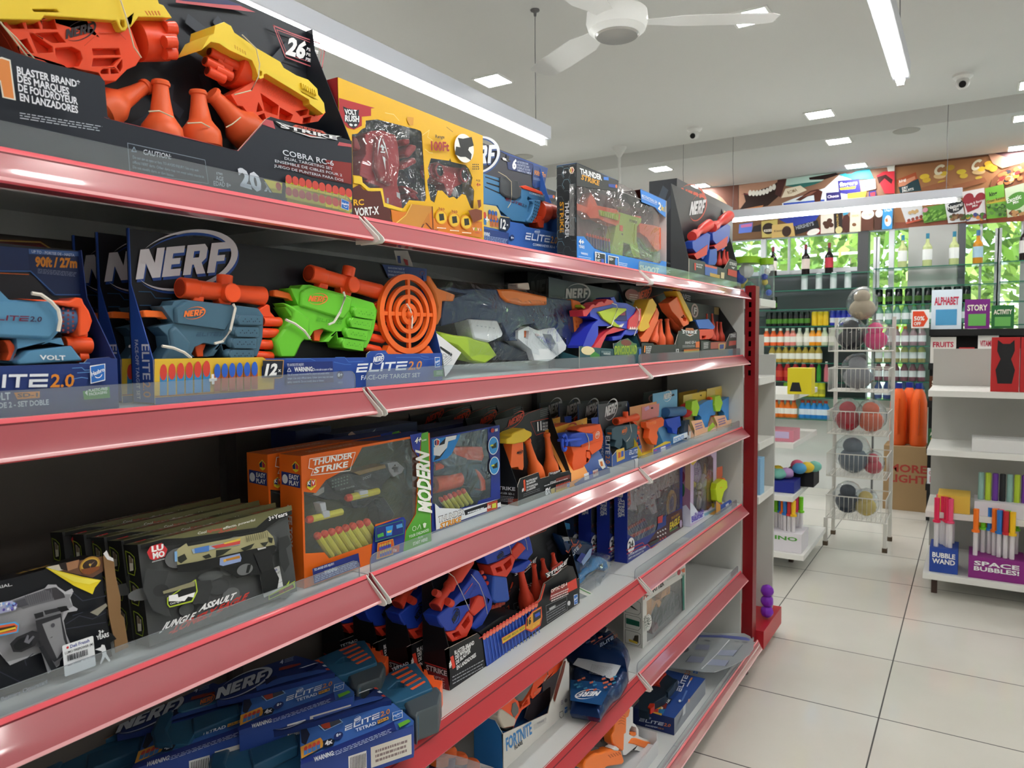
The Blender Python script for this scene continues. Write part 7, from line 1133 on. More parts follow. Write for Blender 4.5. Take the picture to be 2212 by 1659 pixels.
for i,(dx,dy,lab) in enumerate(((.078,-.03,'second black scope blaster tray, close behind the front one'),(.15,-.055,'third black scope blaster tray, dark cheek with a small white mark'),(.222,-.08,'fourth black scope blaster tray, hindmost, nearly lost in shade'))): copy_thing(t.o,(-.924-dx,y0+dy,Z4+.0005),lab)
# --- foil refill bag and toy in clear bag
C(1180,1110,180,902); FO=M('173a66',.22,metal=.35,bump=.35,scale=26); p=at((330,700),x=-.97); t=It('refill_bag','blue foil dart bag leaning beside the front black scope tray','dart bag',(-.97,p.y-.06,Z4+.001),90); pouch(t,t.front(0),'140,215 300,258 420,285 540,320 505,480 430,600 380,660 345,705 300,560 230,440 165,290',.035,FO,wr=.003,w=.012)
A=Art(t.front(-.0165)); A.poly('165,240 330,262 310,300 180,280','14161c'); A.fine((195,300),(260,290),(175,255),3,'c8ccd4'); A.poly('185,300 270,330 450,330 510,360 430,460 310,430 230,420','12284c'); elite(A,(270,480),(385,345),(248,455),'cfd8e6','d8743a'); A.ln('270,280 290,330 330,330 350,290',.003,'b8502e'); A.ln('215,400 240,420 280,350 320,345',.003,'b8502e'); A.poly('330,500 380,420 430,440 380,540','1c2f8a'); A.poly('380,520 470,380 500,370 480,460 400,560','8aa4d0'); A.done('bag_print',t.o)
C(1180,1110,180,902); p=at((450,780),z=Z4); t=It('bagged_toy','light blue toy in a clear bag with a white header card, on bare shelf','toy',(p.x,p.y,Z4+.001),90)
bz=p.x; y_=lambda x: bz-x
ex(t,'blue_toy',y_(-1.0)-.02,y_(-1.0)+.02,M('3f8fd0',.4),'340,720 420,600 500,560 520,480 600,465 660,500 680,590 640,620 560,575 480,640 400,740 345,770',bev=.006); ex(t,'header_card',y_(-.93),y_(-.93)+.001,M('d8d8d4',.5),'345,785 510,860 520,915 480,905 350,850',bev=0); A=Art(t.front(y_(-.93)-.0006)); A.poly('490,860 510,868 515,910 495,905','b03038'); A.poly('350,795 480,860 478,870 350,808','4a8a4a'); A.done('card_print',t.o)
pouch(t,t.front(y_(-.95)),'340,770 400,640 520,470 640,430 725,445 735,520 690,620 600,780 520,905 350,800',.05,CLEAR('f6f8fa',.02,.03,bump=.8,scale=16,gl=.9),'plastic_bag',wr=.006,w=.01)
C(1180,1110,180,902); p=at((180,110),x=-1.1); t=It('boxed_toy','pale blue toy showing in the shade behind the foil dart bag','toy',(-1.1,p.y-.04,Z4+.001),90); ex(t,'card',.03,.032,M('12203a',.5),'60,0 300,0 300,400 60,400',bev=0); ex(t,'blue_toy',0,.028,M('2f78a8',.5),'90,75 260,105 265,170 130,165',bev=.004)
# --- navy box with clear eagle blaster
t=shelfit('boxed_blaster','front navy window box with a clear patterned blaster, gold disc and red-tipped darts','toy box','S4',-.953,(1355,1160),(1474,1142),group='navy window boxes'); C(1290,970,310,1135); w=t.w; pl=t.front(0); L=pl.L; h=.30; C(0,0,2212); d=abs(at((1327,1150),y=t.o.location.y).x+.953); C(1290,970,310,1135)
wn=L('188,705 190,340 420,240 655,150 655,468 560,520 470,640 460,655 300,735 285,700'); wn=[(max(.003,min(w-.003,a)),min(h-.004,b_)) for a,b_ in wn]
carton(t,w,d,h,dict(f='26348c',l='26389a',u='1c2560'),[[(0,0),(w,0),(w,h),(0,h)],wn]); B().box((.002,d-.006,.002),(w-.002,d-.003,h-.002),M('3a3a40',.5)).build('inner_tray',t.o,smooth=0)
bl=ex(t,'clear_blaster',.015,.045,M('b8aeb0',.3,noise=.1),'200,340 260,290 420,230 600,150 640,150 650,260 560,300 510,330 500,380 460,400 480,500 440,520 400,460 330,500 300,480 230,480 210,440',bev=.003); ex(t,'muzzle_block',.012,.045,M('e0502e',.35),'215,325 262,322 272,430 250,470 218,472',par=bl,bev=.003)
for i in range(4): cyl(t,'bore',.0118,(240,345+i*36),(240.5,345+i*36),1,M('5a1a10'),par=bl) if 0 else None
A=Art(t.front(.0118)); [A.ell((242,345+i*36),(254,343+i*36),(242,333+i*36),'6a1f14') for i in range(4)]; r4=random.Random(4)
A.done('bores',bl); A=Art(t.front(.0148))
for i in range(60): x=285+r4.random()*340; y=180+r4.random()*260-(x-285)*.3+70; A.poly([(x,y),(x+r4.uniform(10,34),y-r4.uniform(0,14)),(x+r4.uniform(6,20),y+r4.uniform(6,16))],r4.choice(('a8323c','c8c0c4','6a5a70','8a2a38','e4e0e2','3a3a6a')))
A.done('pattern',bl); ex(t,'sight_plate',.01,.03,M('6a6c66',.3),'320,450 378,430 380,470 330,510',par=bl)
for i in range(12): dart(t,.02,(305+i*13,735-i*8),(268+i*16,682-i*7.5),11,'4a5088','e8503a',f=.25)
for i in range(10): dart(t,.035,(250+i*16,680-i*9),(222+i*16,630-i*9),9,'5a5c80','c8523e',f=.25)
o=xy(t,.012,(582,430)); r=(xy(t,.012,(582,325))-o).length; b=B(); b.lathe(o,(0,-1,0),[(0,r),(.004,r),(.0045,r*.8),(.006,r*.78),(.0062,r*.6),(.004,r*.55),(.004,r*.35),(.008,r*.3),(.009,.001)],[M('c89a3a',.35,metal=.3)]*3+[M('8a6a3a',.4)]+[M('c89a3a',.35)]+[M('4a3f6a',.4)]*3,28); b.build('gold_disc',t.o); win(t,wn,haze=.04,bump=.3)
A=Art(pl); A.poly('400,745 560,520 670,468 680,620 640,645 420,770','4a2228'); A.poly('470,640 490,560 545,520 545,600 480,640','26408a'); A.poly('480,540 520,520 515,580 480,590','c84a4a'); A.T('TRUE HERO',(585,560),(650,520),(585,540),'b8862e',.03); A.T('EAGLE',(572,640),(652,580),(575,585),'e0c82e',.05); A.fine((575,660),(640,622),(573,645),1,'5a9a4a',.7)
for i in range(12): x=480+(i%4)*20; y=655+(i//4)*32-(i%4)*10; A.poly([(x,y),(x+7,y+5),(x+5,y+14),(x,y+10),(x-6,y+14),(x-6,y+4)],'f0ecec' if i<8 else 'd84a4a')
A.ell((268,762),(296,752),(268,700),'f0eef2'); A.T('24',(250,785),(288,768),(248,735),'1c1c24',.05); A.ln('232,800 360,740 380,770',.003,'c8343c'); A.ln('235,830 330,780 400,755 425,785 660,660',.003,'c8343c'); A.T('24 FOAM DARTS INCLUDED',(248,850),(385,778),(246,835),'e4e6ee',.02); A.T('SAFETY AND QUALITY TOY',(248,875),(370,810),(247,862),'e4e6ee',.02); A.poly('418,740 490,705 490,725 420,758','2a3a3a'); A.ell((662,590),(672,585),(661,560),'c8b0d0'); A.done('front_print',t.o)
A=Art(t.sideL(0)); A.f=(V((-d,0)),V((d,0)),V((0,h))); A.T('THUNDER',(.3,.72),(.3,.5),(.55,.72),'d8dae4',.03); A.T('STRIKE',(.55,.7),(.55,.52),(.8,.7),'d8dae4',.03); A.done('side_print',t.o)
y0=t.o.location.y
for dx,dy,lab in ((d+.012,-.012,'second navy window box, tight behind the front one'),(2*d+.025,-.03,'third navy window box, its blue side edge lit faintly'),(3*d+.04,-.05,'fourth navy window box, hindmost in the shade')):
    if .953+dx+d<1.235: copy_thing(t.o,(-.953-dx,y0+dy,Z4+.0005),lab)
# --- pastel box with a white unicorn toy
t=shelfit('boxed_bubble_toy','pastel window box with a white unicorn bubble toy','toy box','S4',-.928,(1491,1120),(1547,1105)); C(1290,970,310,1135); w=t.w; pl=t.front(0); L=pl.L; h=pl.px((938,5))[1]; C(0,0,2212); d=abs(at((1468,1120),y=t.o.location.y).x+.928); C(1290,970,310,1135); h=min(h,.29)
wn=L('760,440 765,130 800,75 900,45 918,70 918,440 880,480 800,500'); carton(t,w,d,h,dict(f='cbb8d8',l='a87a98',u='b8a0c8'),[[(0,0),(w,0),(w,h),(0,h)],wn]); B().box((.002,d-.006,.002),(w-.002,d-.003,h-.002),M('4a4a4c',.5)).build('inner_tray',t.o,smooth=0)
WU=M('e8e4e2',.6); b=B(); p=xy(t,.03,(850,380)); b.ball(p,(.036,.02,.055),WU); p=xy(t,.03,(835,250)); b.ball(p,(.03,.02,.03),WU); p=xy(t,.025,(800,290)); b.ball(p,(.018,.016,.014),WU); [b.ball(xy(t,.03,q),(.013,.015,.03),WU) for q in ((800,420),(900,420),(840,455))]; u=b.build('unicorn_body',t.o,smooth=60); B().lathe(xy(t,.03,(848,205)),(.1,0,1),[(0,.01),(.05,.001)],M('e0c070',.4),10).build('horn',u); ex(t,'wing',.01,.02,M('d88a98',.5),'880,240 895,165 910,180 908,250',par=u); cyl(t,'mane',.02,(852,270),(850,220),14,M('c8405a',.5),par=u); cyl(t,'trigger_grip',.02,(790,350),(815,345),12,M('d8d4d8',.4),par=u)
A=Art(t.front(.004)); A.ell((790,185),(825,180),(788,105),'b8a0d0'); A.ell((790,185),(815,182),(788,125),'d0c0e0'); A.fine((770,210),(812,198),(770,150),4,'7a5aa8',.5); A.poly('757,270 770,255 785,275 778,300 760,305','e8d84a'); A.done('hang_sign',t.o)
win(t,wn,haze=.03,bump=.3); A=Art(pl); A.poly('735,420 760,440 800,505 880,490 935,430 938,495 738,592','dfe4f4'); A.T('Bubble',(775,535),(845,495),(772,505),'6a4fb0',.03); A.T('Blaster',(748,580),(842,530),(745,535),'5a48b8',.045); A.poly('905,430 925,425 928,460 908,465','e8d23a'); A.poly('845,510 935,470 937,490 850,530','8ac0d8'); A.poly('738,110 790,75 790,95 755,130','e8c850'); A.ln('762,440 765,130 800,78 898,47 916,70',.002,'a88ac8'); A.done('front_print',t.o)
A=Art(t.sideL(0)); A.f=(V((-d,0)),V((d,0)),V((0,h))); A.poly([(0,0),(1,0),(1,.25),(.6,.33),(0,.28)],'dcdcf0'); A.poly([(.5,.6),(1,.55),(1,.95),(.5,.98)],'c8a890'); A.ell((.3,.75),(.5,.75),(.3,.83),'8a3a5a'); A.ell((.3,.55),(.48,.55),(.3,.65),'2f6a4a'); A.done('side_print',t.o)
# --- small lime blaster on a card
t=shelfit('carded_blaster','small lime blaster on an orange card near the post, fourth shelf','toy','S4',-.893,(1550,1105),(1581,1095)); C(1180,960,480); w=t.w; d=.045; bk=t.front(d); hl=bk.px((1760,210))[1]; b=B(); b.pr(bk,[(0,0),(w,0),(w,hl),(0,hl-.01)],-.0015,0,M('d8843a',.45)); b.box((0,0,0),(w,d,.0015),M('d89a3a')); b.pr(t.front(0),t.front(0).L('1690,690 1690,560 1745,600 1830,550 1845,560 1850,620 1745,690'),-.001,0,M('3a5ab0',.45)); b.build('back_card',t.o,smooth=0)
A=Art(t.front(d-.0006)); A.poly('1700,230 1755,215 1755,320 1700,330','d86a4a'); A.done('card_print',t.o); A=Art(t.front(-.0002)); A.poly('1690,560 1735,600 1735,680 1690,690','d89a3a'); A.poly('1785,600 1815,580 1818,610 1790,625','e8e4f0'); A.done('lip_print',t.o)
LM=M('c8dc2a',.38); bl=ex(t,'toy_blaster',.01,.035,LM,'1690,450 1700,390 1760,345 1800,365 1805,430 1770,470 1750,540 1750,580 1720,580 1700,560'); cyl(t,'muzzle',.022,(1700,430),(1725,425),28,M('f0782e',.38),par=bl,hollow=(-1,.5,'8a3a10')); ex(t,'top_sight',.014,.03,M('f0702e'),'1755,350 1775,335 1790,355 1770,362',par=bl)
# ---------------- fifth shelf
t=shelfit('boxed_blaster','white and blue open box with an orange and grey flare gun','toy box','S5',-.945,(1087,1600),(1230,1550)); C(1030,1330,340,984); w=t.w; pl=t.front(0); L=pl.L; d=.085; bk=t.front(d); hb=bk.px((60,490))[1]
ft=L('160,740 445,610 460,545 480,500 505,415 530,325 545,280 560,268 568,300'); tray(t,w,d,max(hb,.2),[(0,0),(w,0),(w,ft[-1][1])]+ft[::-1]+[(0,ft[0][1])],'dedcd8','2f6aa8',ft[0][1],ft[-1][1]); b=B(); P=[(0.002,0),(d,0),(d,max(hb,.2)),(.002,ft[0][1])]; b.pr(PL((-.0016,0,0),(0,1,0),(0,0,1),t.W),P,0,.0008,M('2a72b8',.42)); b.build('blue_cheek',t.o,smooth=0)
FG=M('f0582e',.36); GR5=M('6a6c6c',.45); bl=ex(t,'flare_gun',.012,.06,FG,'318,300 350,280 490,190 522,212 552,280 500,352 440,400 412,420 400,470 350,520 335,495 355,420 345,350',bev=.005); ex(t,'frame_grey',.006,.062,GR5,'212,475 225,450 262,365 290,338 330,340 352,372 358,420 320,485 282,540 255,532',par=bl,bev=.005); ex(t,'grip',.01,.055,FG,'150,652 138,602 200,500 232,490 262,540 270,582 332,488 336,552 282,592 252,645 232,702 180,722','285,555 318,520 322,548 290,572',par=bl,bev=.003); ex(t,'wrap',.007,.058,M('c8c0b4',.7),'142,588 165,585 250,645 238,690 165,705 135,640',par=bl,bev=.004); ex(t,'butt_cap',.008,.058,M('1c1d20',.5),'165,705 238,690 225,712 180,725',par=bl,bev=.004); ex(t,'hammer',.02,.05,FG,'232,400 260,388 280,400 270,420 250,425 255,450 238,450',par=bl,bev=.002); ex(t,'grip_panel',.008,.056,GR5,'225,550 245,540 262,575 262,605 235,640 218,600',par=bl)
for i in range(4): ex(t,'top_rib',.009,.063,M('e44a22',.4),f'{395+i*28},{268-i*22} {440+i*28},{242-i*22} {452+i*28},{252-i*22} {408+i*28},{280-i*22}',par=bl,bev=.001)
A=Art(t.front(.0058)); A.done('x',bl) if A.b.v else None; A=Art(t.front(.0118)); nerf(A,(358,498),(398,470),(356,482),'e8846a'); A.done('logo',bl); band(t,.004,'372,268 410,280 440,320 445,370 420,410',col='e0b8a8',r=.0018)
ex(t,'inner_card',.06,.063,M('5a5258',.5),'300,640 330,540 470,440 520,420 530,600 330,660',bev=0)
A=Art(pl); A.T('FORTNITE',(185,845),(345,735),(180,765),'3f8ad0',.03); A.T('FLARE',(238,838),(288,800),(235,815),'26282c',.03); A.fine((358,715),(440,665),(355,680),5,'b0b0b4',.35); A.T('WARNING',(378,680),(420,660),(377,668),'9a9aa0',.03); hasbro(A,(548,612),(568,600),(546,575)); A.ln('518,605 538,595 540,630 528,640 518,630 518,605',.0016,'3a3c44'); A.ell((557,530),(566,527),(557,518),'8a8a90'); A.fine((528,560),(542,552),(526,530),3,'9a90a8',.6); A.poly('548,285 558,280 545,350 530,400 500,500 488,540 480,520 500,430 528,350','7a3a2c'); A.done('front_print',t.o)
A=Art(t.sideL(.0024)); A.f=(V((-d,0)),V((d,0)),V((0,ft[0][1]))); A.poly([(.1,.48),(.9,.42),(.9,.78),(.1,.86)],'e4e2de'); A.poly([(.1,.02),(.9,-.0),(.9,.36),(.1,.42)],'e4e2de'); A.T('FORTNITE',(.18,.58),(.84,.53),(.18,.74),'2a72b8',.03); nerf(A,(.22,.14),(.72,.11),(.22,.28),'2a5a98'); A.done('side_print',t.o)
# foil bags lying on the fifth shelf
C(1030,1330,340,984); FB=M('16305c',.2,metal=.4,bump=.4,scale=24); p=at((770,570),z=Z5); t=It('refill_bag','blue foil dart bag with a white panel, lying flat with its logo upside down','dart bag',(p.x,p.y,Z5+.0005),90); z=.06
pouch(t,t.top(z),'585,300 630,262 800,245 945,240 950,350 905,420 860,450 770,575 680,560 582,545 575,420',.058,FB,wr=.004); A=Art(t.top(z+.0035),dw=.0003); A.poly('600,305 632,264 905,306 852,402','c2c6cc'); A.fine((700,360),(840,385),(720,300),9,'8a8e96',.3); A.poly('585,400 850,420 780,560 585,530','1c5088'); nerf(A,(780,470),(640,478),(760,500),'e8ecf2'); r5=random.Random(9)
for i in range(26): x=590+r5.random()*270; y=380+r5.random()*90; A.poly([(x,y),(x+22,y-8),(x+26,y+2),(x+4,y+10)],r5.choice(('c8684a','3f8ab0','2a6a98','143a66')))
A.done('bag_print',t.o)
t=It('refill_bag','dark blue foil dart bag lying across the back, its corner on another bag','dart bag',(-1.06,at((800,150),x=-1.06).y-.04,Z5+.0005),90); z=.098; pouch(t,t.top(z),'555,150 620,100 700,52 850,78 960,180 940,252 850,235 750,222 640,192',.095,FB,wr=.004,seed=4); A=Art(t.top(z+.0038),dw=.0003); A.T('50',(770,92),(812,105),(785,70),'e4e4e4',.05); elite(A,(772,196),(882,128),(765,178),'b8c8dc','c8683a'); A.ln('730,180 770,150 800,140 860,100',.002,'c85a34'); A.poly('730,60 770,55 815,75 800,105 750,100','101c34'); elite(A,(772,196),(882,128),(765,178),'b8c8dc','c8683a')
for i in range(16): x=600+r5.random()*160; y=90+r5.random()*80; A.poly([(x,y),(x+26,y-12),(x+30,y-4),(x+4,y+10)],r5.choice(('c8684a','2a6a98','1c5080')))
A.done('bag_print',t.o)
C(0,0,2212); t=It('toy_box','pale box with dark red loops in the shade behind the foil bags','toy box',(-1.13,at((1310,1350),x=-1.13).y-.1,Z5+.0005),90); carton(t,.34,.09,.14,'a8a29c'); A=Art(t.front(0)); A.poly('1290,1325 1318,1332 1320,1348 1290,1345','6a1f2a'); [A.ell(q,(q[0]+7,q[1]),(q[0],q[1]-5),'a89a96') for q in ((1297,1338),(1310,1341))]; A.ell((1342,1318),(1358,1318),(1342,1298),'5a2a34',180,330,.75); A.done('front_print',t.o)
# grey-white gun box with a teal top
t=shelfit('boxed_toy_gun','white and teal window box with an orange and grey toy gun','toy box','S5',-.925,(1388,1380),(1480,1340)); w=t.w; C(1180,1120,300,1778); pl=t.front(0); L=pl.L; h=pl.px((1235,925))[1]; C(0,0,2212); d=abs(at((1347,1340),y=t.o.location.y).x+.925); C(1180,1120,300,1778)
wn=L('1285,1060 1530,890 1740,760 1752,1255 1560,1430 1290,1580'); carton(t,w,d,h,dict(f='d4d4d0',l='c8c8c4',u='1f5a50'),[[(0,0),(w,0),(w,h),(0,h)],wn]); B().box((.002,d-.006,.002),(w-.002,d-.003,h-.002),M('77776e',.5)).build('inner_tray',t.o,smooth=0)
bl=ex(t,'toy_gun',.014,.04,M('eda04a',.4),'1285,1060 1330,1010 1400,1060 1470,1020 1480,950 1590,860 1585,960 1500,1010 1450,1140 1410,1080 1330,1260 1285,1260','1540,920 1570,895 1570,950 1540,970'); ex(t,'black_gun',.02,.05,M('4a4c48',.4),'1380,1400 1460,1100 1500,1020 1600,920 1680,940 1740,1000 1700,1200 1560,1300 1500,1380',bev=.004); ex(t,'accessory',.012,.04,M('7a3038',.4),'1350,1440 1420,1330 1440,1400 1370,1480')
win(t,wn,haze=.05,bump=.35); A=Art(pl); A.T('A',(1245,1040),(1290,1000),(1242,925),'b84a3a',.05); A.T('IR',(1290,1000),(1330,975),(1288,930),'26282a',.04); A.T('BATTER',(1345,960),(1510,850),(1338,880),'26282a',.05); A.T('TOY GUN WITH BULLETS',(1545,800),(1670,725),(1545,785),'4a4c4e',.01); A.ell((1700,690),(1722,680),(1700,655),'b03a48'); A.poly('1725,660 1775,630 1775,690 1745,690','c86a4a'); A.poly('1740,760 1770,700 1770,1230 1755,1250','2a7a6c'); A.ln('1735,720 1765,780 1762,1240',.003,'2a7a6c'); A.poly('1560,1440 1640,1370 1640,1300 1770,1190 1770,1230 1640,1400 1560,1460','2a7a6c'); A.ell((1305,1330),(1350,1310),(1305,1225),'e4e4e0'); r6=random.Random(2)
for i in range(60): x,y=1305+r6.gauss(0,18),1330+r6.gauss(0,40); A.ell((x,y),(x+5,y),(x,y-5),r6.choice(('3a4a40','2a6a5c','5a5c58')),k=6)
A.done('front_print',t.o)
A=Art(t.sideL(0)); A.f=(V((-d,0)),V((d,0)),V((0,h))); A.T('A',(.08,.88),(.28,.88),(.08,.97),'b84a3a',.05); A.T('IR',(.3,.88),(.48,.88),(.3,.95),'26282a',.04); A.T('BATTER',(.3,.84),(.75,.83),(.3,.875),'26282a',.03); A.poly([(.6,.9),(.95,.88),(.9,.93),(.7,.95)],'26282a')
for k in (.58,.31,.04): A.ln([(.1,k),(.78,k-.01),(.9,k+.04),(.9,k+.2),(.78,k+.22),(.1,k+.23)],.0012,'3a3c3c',True)
A.poly([(.2,.74),(.4,.72),(.8,.64),(.55,.66),(.35,.69)],'26302c'); A.poly([(.15,.38),(.85,.37),(.85,.46),(.15,.48)],'1f5a4a'); A.poly([(.5,.08),(.8,.08),(.8,.22),(.6,.2)],'3a3428'); A.poly([(.3,.08),(.75,.06),(.75,.1),(.3,.12)],'c8a83a'); A.done('side_print',t.o)
# --- toys cut by the lower edge of the photo
C(820,1560,280,1270); t=It('brick_toy','green block toy half hidden behind the bare red rail, low down','toy',(-.97,at((300,400),x=-.97).y-.1,Z5+.0005),90); pl=t.front(0); P=pl.L('150,560 150,400 300,260 460,140 520,110 525,180 540,230 520,280 440,400 300,560'); g=M('4f8a34',.45); b=B(); b.pr(pl,P+[(P[-1][0],0),(P[0][0],0)],-.06,0,g); b.build('block',t.o,bev=.002)
for i in range(4):
    for j in range(3): x,y=200+i*85+j*6,395-i*80+j*80; ex(t,'brick_stud',-.008,.004,g,f'{x},{y} {x+70},{y-55} {x+80},{y-5} {x+8},{y+52}',bev=.002)
A=Art(t.front(-.0082)); A.done('x',t.o) if A.b.v else None
t=It('dart_tray','clear tray of purple and orange foam darts by the green block toy','toy',(-.91,at((420,440),x=-.91).y-.02,Z5+.0005),90); pl=t.front(0); b=B(); P=pl.L('560,290 800,340 1110,440'); b.pr(pl,[(P[0][0],0),(P[0][0],P[0][1]),P[1],P[2],(P[2][0],0)],-.002,0,CLEAR('e8e0e4',.15,.08)); b.build('clear_tray',t.o,smooth=0)
for i,(x,y) in enumerate(((560,350),(700,400),(850,440),(480,440))):
    p=xy(t,.04,(x,y)); b=B(); b.lathe((p.x,p.y,.001),(.25,0,1),[(0,.02),(p.z-.012,.02)],M('6a4a8a',.6),14); b.lathe((p.x+(p.z-.012)*.25,p.y,p.z-.011),(.25,0,1),[(0,.021),(.012,.02),(.018,.014),(.02,.004)],M('e0652e',.6),14); b.build('foam_dart',t.o)
b=B(); P=pl.L('60,440 150,375 220,460 200,520'); b.pr(t.front(-.02),P,-.001,0,M('d8c02e',.5)); b.build('caution_tag',t.o,smooth=0); A=Art(t.front(-.0202)); A.T('CHARGER',(70,420),(145,400),(65,400),'2a2410',.02); A.T('DANGER',(78,440),(160,420),(74,425),'2a2410',.02); A.done('tag_print',t.o)
# ---------------- base deck
C(1380,1440,280,2121); t=It('boxed_blaster','dark blue blaster box lying face up on the base deck','toy box',(-.84,2.375,Z6+.0005),90); w,d=.345,.15; h=max(.06,t.sideL(0).px((590,850))[1]); carton(t,w,d,h,dict(f='8a8e98',l='1d2c62',u='2a4a90',r='1d2c62',b='1d2c62')); pt=t.top(h)
A=Art(pt); A.poly('180,740 300,570 430,560 370,800','d8a83a'); A.poly('290,590 400,590 340,660 270,650','3a4ab0'); A.poly('400,600 470,600 440,690 370,670','8a2f2a'); A.poly('240,690 320,690 310,750 220,730','c83a3a'); A.poly('330,690 430,700 400,770 315,750','2f7ab0'); A.poly('365,660 400,665 375,700','f4f0e8'); A.poly('430,510 545,525 500,600 410,570','1c1a1e'); A.T('12x',(470,600),(520,540),(420,575),'f0f0f2',.05); nerf(A,(615,320),(660,260),(600,300),'c8d4ea'); elite(A,(690,410),(850,70),(610,400),'dfe6f4','c86a3a'); A.T('PHOENIX',(795,330),(850,230),(780,318),'e8ecf4',.03); A.poly('830,220 860,175 885,180 855,230','b8763a'); hasbro(A,(960,125),(970,80),(880,110)); A.poly('770,390 800,390 720,560 680,580','5a7ab8'); A.ell((670,560),(690,555),(665,540),'e4e8f0'); A.done('top_print',t.o)
A=Art(t.sideL(0)); elite(A,(0,890),(510,990),(10,840),'c4cee0','c86a3a'); nerf(A,(120,850),(190,858),(125,830),'b0bcd4'); A.T('PHOENIX',(108,970),(310,1010),(110,945),'b8c4dc',.02); A.T('CS-6',(315,1012),(405,1032),(316,990),'c88a4a',.02); A.done('side_print',t.o)
A=Art(t.front(0)); A.poly('725,660 770,600 760,760 720,810','c8ccd0'); A.ell((820,560),(835,550),(815,530),'c89a88'); A.fine((640,960),(720,800),(640,880),4,'6a6e78',.4); A.done('edge_print',t.o)
DN=M('1b2b3c',.4); bl=exh(t,'toy_blaster',h+.03,.028,DN,'0,480 60,420 200,290 330,250 420,150 460,120 560,190 640,215 560,330 480,420 420,500 280,570 170,650 170,745 0,700'); exh(t,'orange_top',h+.036,.02,M('c8321e',.4),'170,290 300,140 400,60 450,110 400,150 330,250 350,310 280,290',par=bl); exh(t,'trigger',h+.034,.02,M('c8321e',.4),'145,660 180,600 260,600 250,650 190,690',par=bl); exh(t,'rib_block',h+.038,.02,M('22384c',.4),'440,400 500,330 600,250 570,330 480,430',par=bl)
# white pack with orange pistols
C(1180,1490,260,1270); t=It('toy_gun_pack','open white box with orange, white and grey toy pistols on base deck','toy pack',(-.845,1.88,Z6+.0005),90); b=B(); WB=M('cfcfd2',.5); w=.355; b.box((0,.001,0),(w,.2,.004),WB); b.box((0,0,.0),(w,.003,.05),WB); b.box((w-.003,.003,0),(w,.2,.075),WB); b.box((0,.197,0),(w,.2,.12),WB); b.box((.02,.01,.004),(w-.02,.19,.04),WB); b.build('carton',t.o,smooth=0)
OG=M('f47a24',.36); WG=M('dcdcde',.4)
bl=ex(t,'white_frame',.03,.055,WG,'735,190 790,160 915,180 915,350 940,365 975,420 975,490 1040,520 1145,550 1150,640 1130,690 1050,680 960,640 900,640 840,690 815,690 800,600','880,420 900,385 950,400 960,480 930,500 875,470',bev=.006); ex(t,'orange_body',.022,.05,OG,'770,190 830,150 880,190 890,215 870,290 850,300 845,460 825,470 820,640 800,650 700,570 685,480 715,440 730,300 760,220',par=bl,bev=.004); ex(t,'grip_panel',.026,.05,OG,'875,565 910,515 950,510 1040,540 1128,562 1128,620 1090,632 1000,605 940,580',par=bl,bev=.003); ex(t,'trigger',.034,.05,OG,'875,445 955,448 950,485 900,488',par=bl)
for i in range(5): ex(t,'groove',.0215,.023,M('c85a14'),f'{770-i*2},{245+i*28} {800-i*2},{235+i*28} {835-i*2},{250+i*28} {835-i*2},{257+i*28} {800-i*2},{243+i*28} {770-i*2},{253+i*28}',par=bl,bev=0)
b2=ex(t,'orange_pistol',-.004,.03,OG,'395,800 420,740 480,690 525,665 560,672 700,630 760,640 790,650 815,720 825,760 800,790 640,815 600,840 430,850 400,840',bev=.004); ex(t,'white_tip',-.006,.02,WG,'700,622 745,600 775,625 760,650 715,642',par=b2,bev=.003)
for i in range(5): ex(t,'groove',-.0046,-.003,M('c85a14'),f'{650+i*26},{690-i*8} {662+i*26},{686-i*8} {690+i*26},{715-i*8} {678+i*26},{720-i*8}',par=b2,bev=0)
b3=ex(t,'grey_pistol',.06,.09,M('4a4b4c',.5),'470,560 520,450 640,320 700,300 690,420 660,560 640,610 560,640 500,600',bev=.004)
for i in range(5): ex(t,'groove',.059,.0605,M('2c2d2e'),f'{560+i*22},{520-i*26} {570+i*22},{512-i*26} {590+i*22},{545-i*26} {582+i*22},{552-i*26}',par=b3,bev=0)
b4=ex(t,'grey_pistol',.02,.05,M('4d4e4f',.5),'240,830 320,690 440,640 520,600 600,630 560,665 480,700 420,760 395,830',bev=.004); ex(t,'white_tip',.05,.07,WG,'455,590 480,520 530,510 535,560 500,590',par=b4,bev=.003); b5=ex(t,'orange_pistol',.05,.08,OG,'300,660 330,610 410,550 450,590 440,630 340,665',bev=.004); ex(t,'orange_pistol',.06,.09,OG,'160,790 250,700 260,760 230,826 170,826',bev=.004)
# printed clear oval sheet resting over the base deck
C(1380,1180,300,1659); zt=.213; t=It('display_sheet','grey printed clear oval sheet lying loose, jutting out by the post foot','sheet',(-.9,2.75,zt),90); pl=t.top(0); P=pl.L('330,1440 480,1270 640,1090 700,1030 850,1030 1000,1038 1150,1035 1260,1040 1330,1075 1372,1150 1368,1220 1320,1290 1240,1350 1100,1430 980,1475 900,1500 760,1495 600,1470 420,1450'); b=B(); b.pr(pl,P,-.003,0,CLEAR('b8bcc4',.42,.12,gl=1)); b.build('clear_sheet',t.o,smooth=0)
A=Art(pl); 
for s,c in (('700,1060 1000,1060 1280,1085 1330,1110 1320,1130 1000,1090 680,1085','5a64a0'),('700,1170 850,1180 830,1240 660,1230','8a90a8'),('960,1240 1190,1240 1130,1310 940,1300','9aa2b8'),('620,1310 790,1325 750,1390 560,1380','8a90a8'),('860,1345 1090,1365 1030,1430 800,1415','98a0b8')): A.poly(s,c)
for s in ('730,1060 680,1160','620,1300 560,1380','1240,1175 1180,1245','1180,1245 1120,1320','1080,1365 1035,1430'): A.ln(s,.003,'4a4e5c')
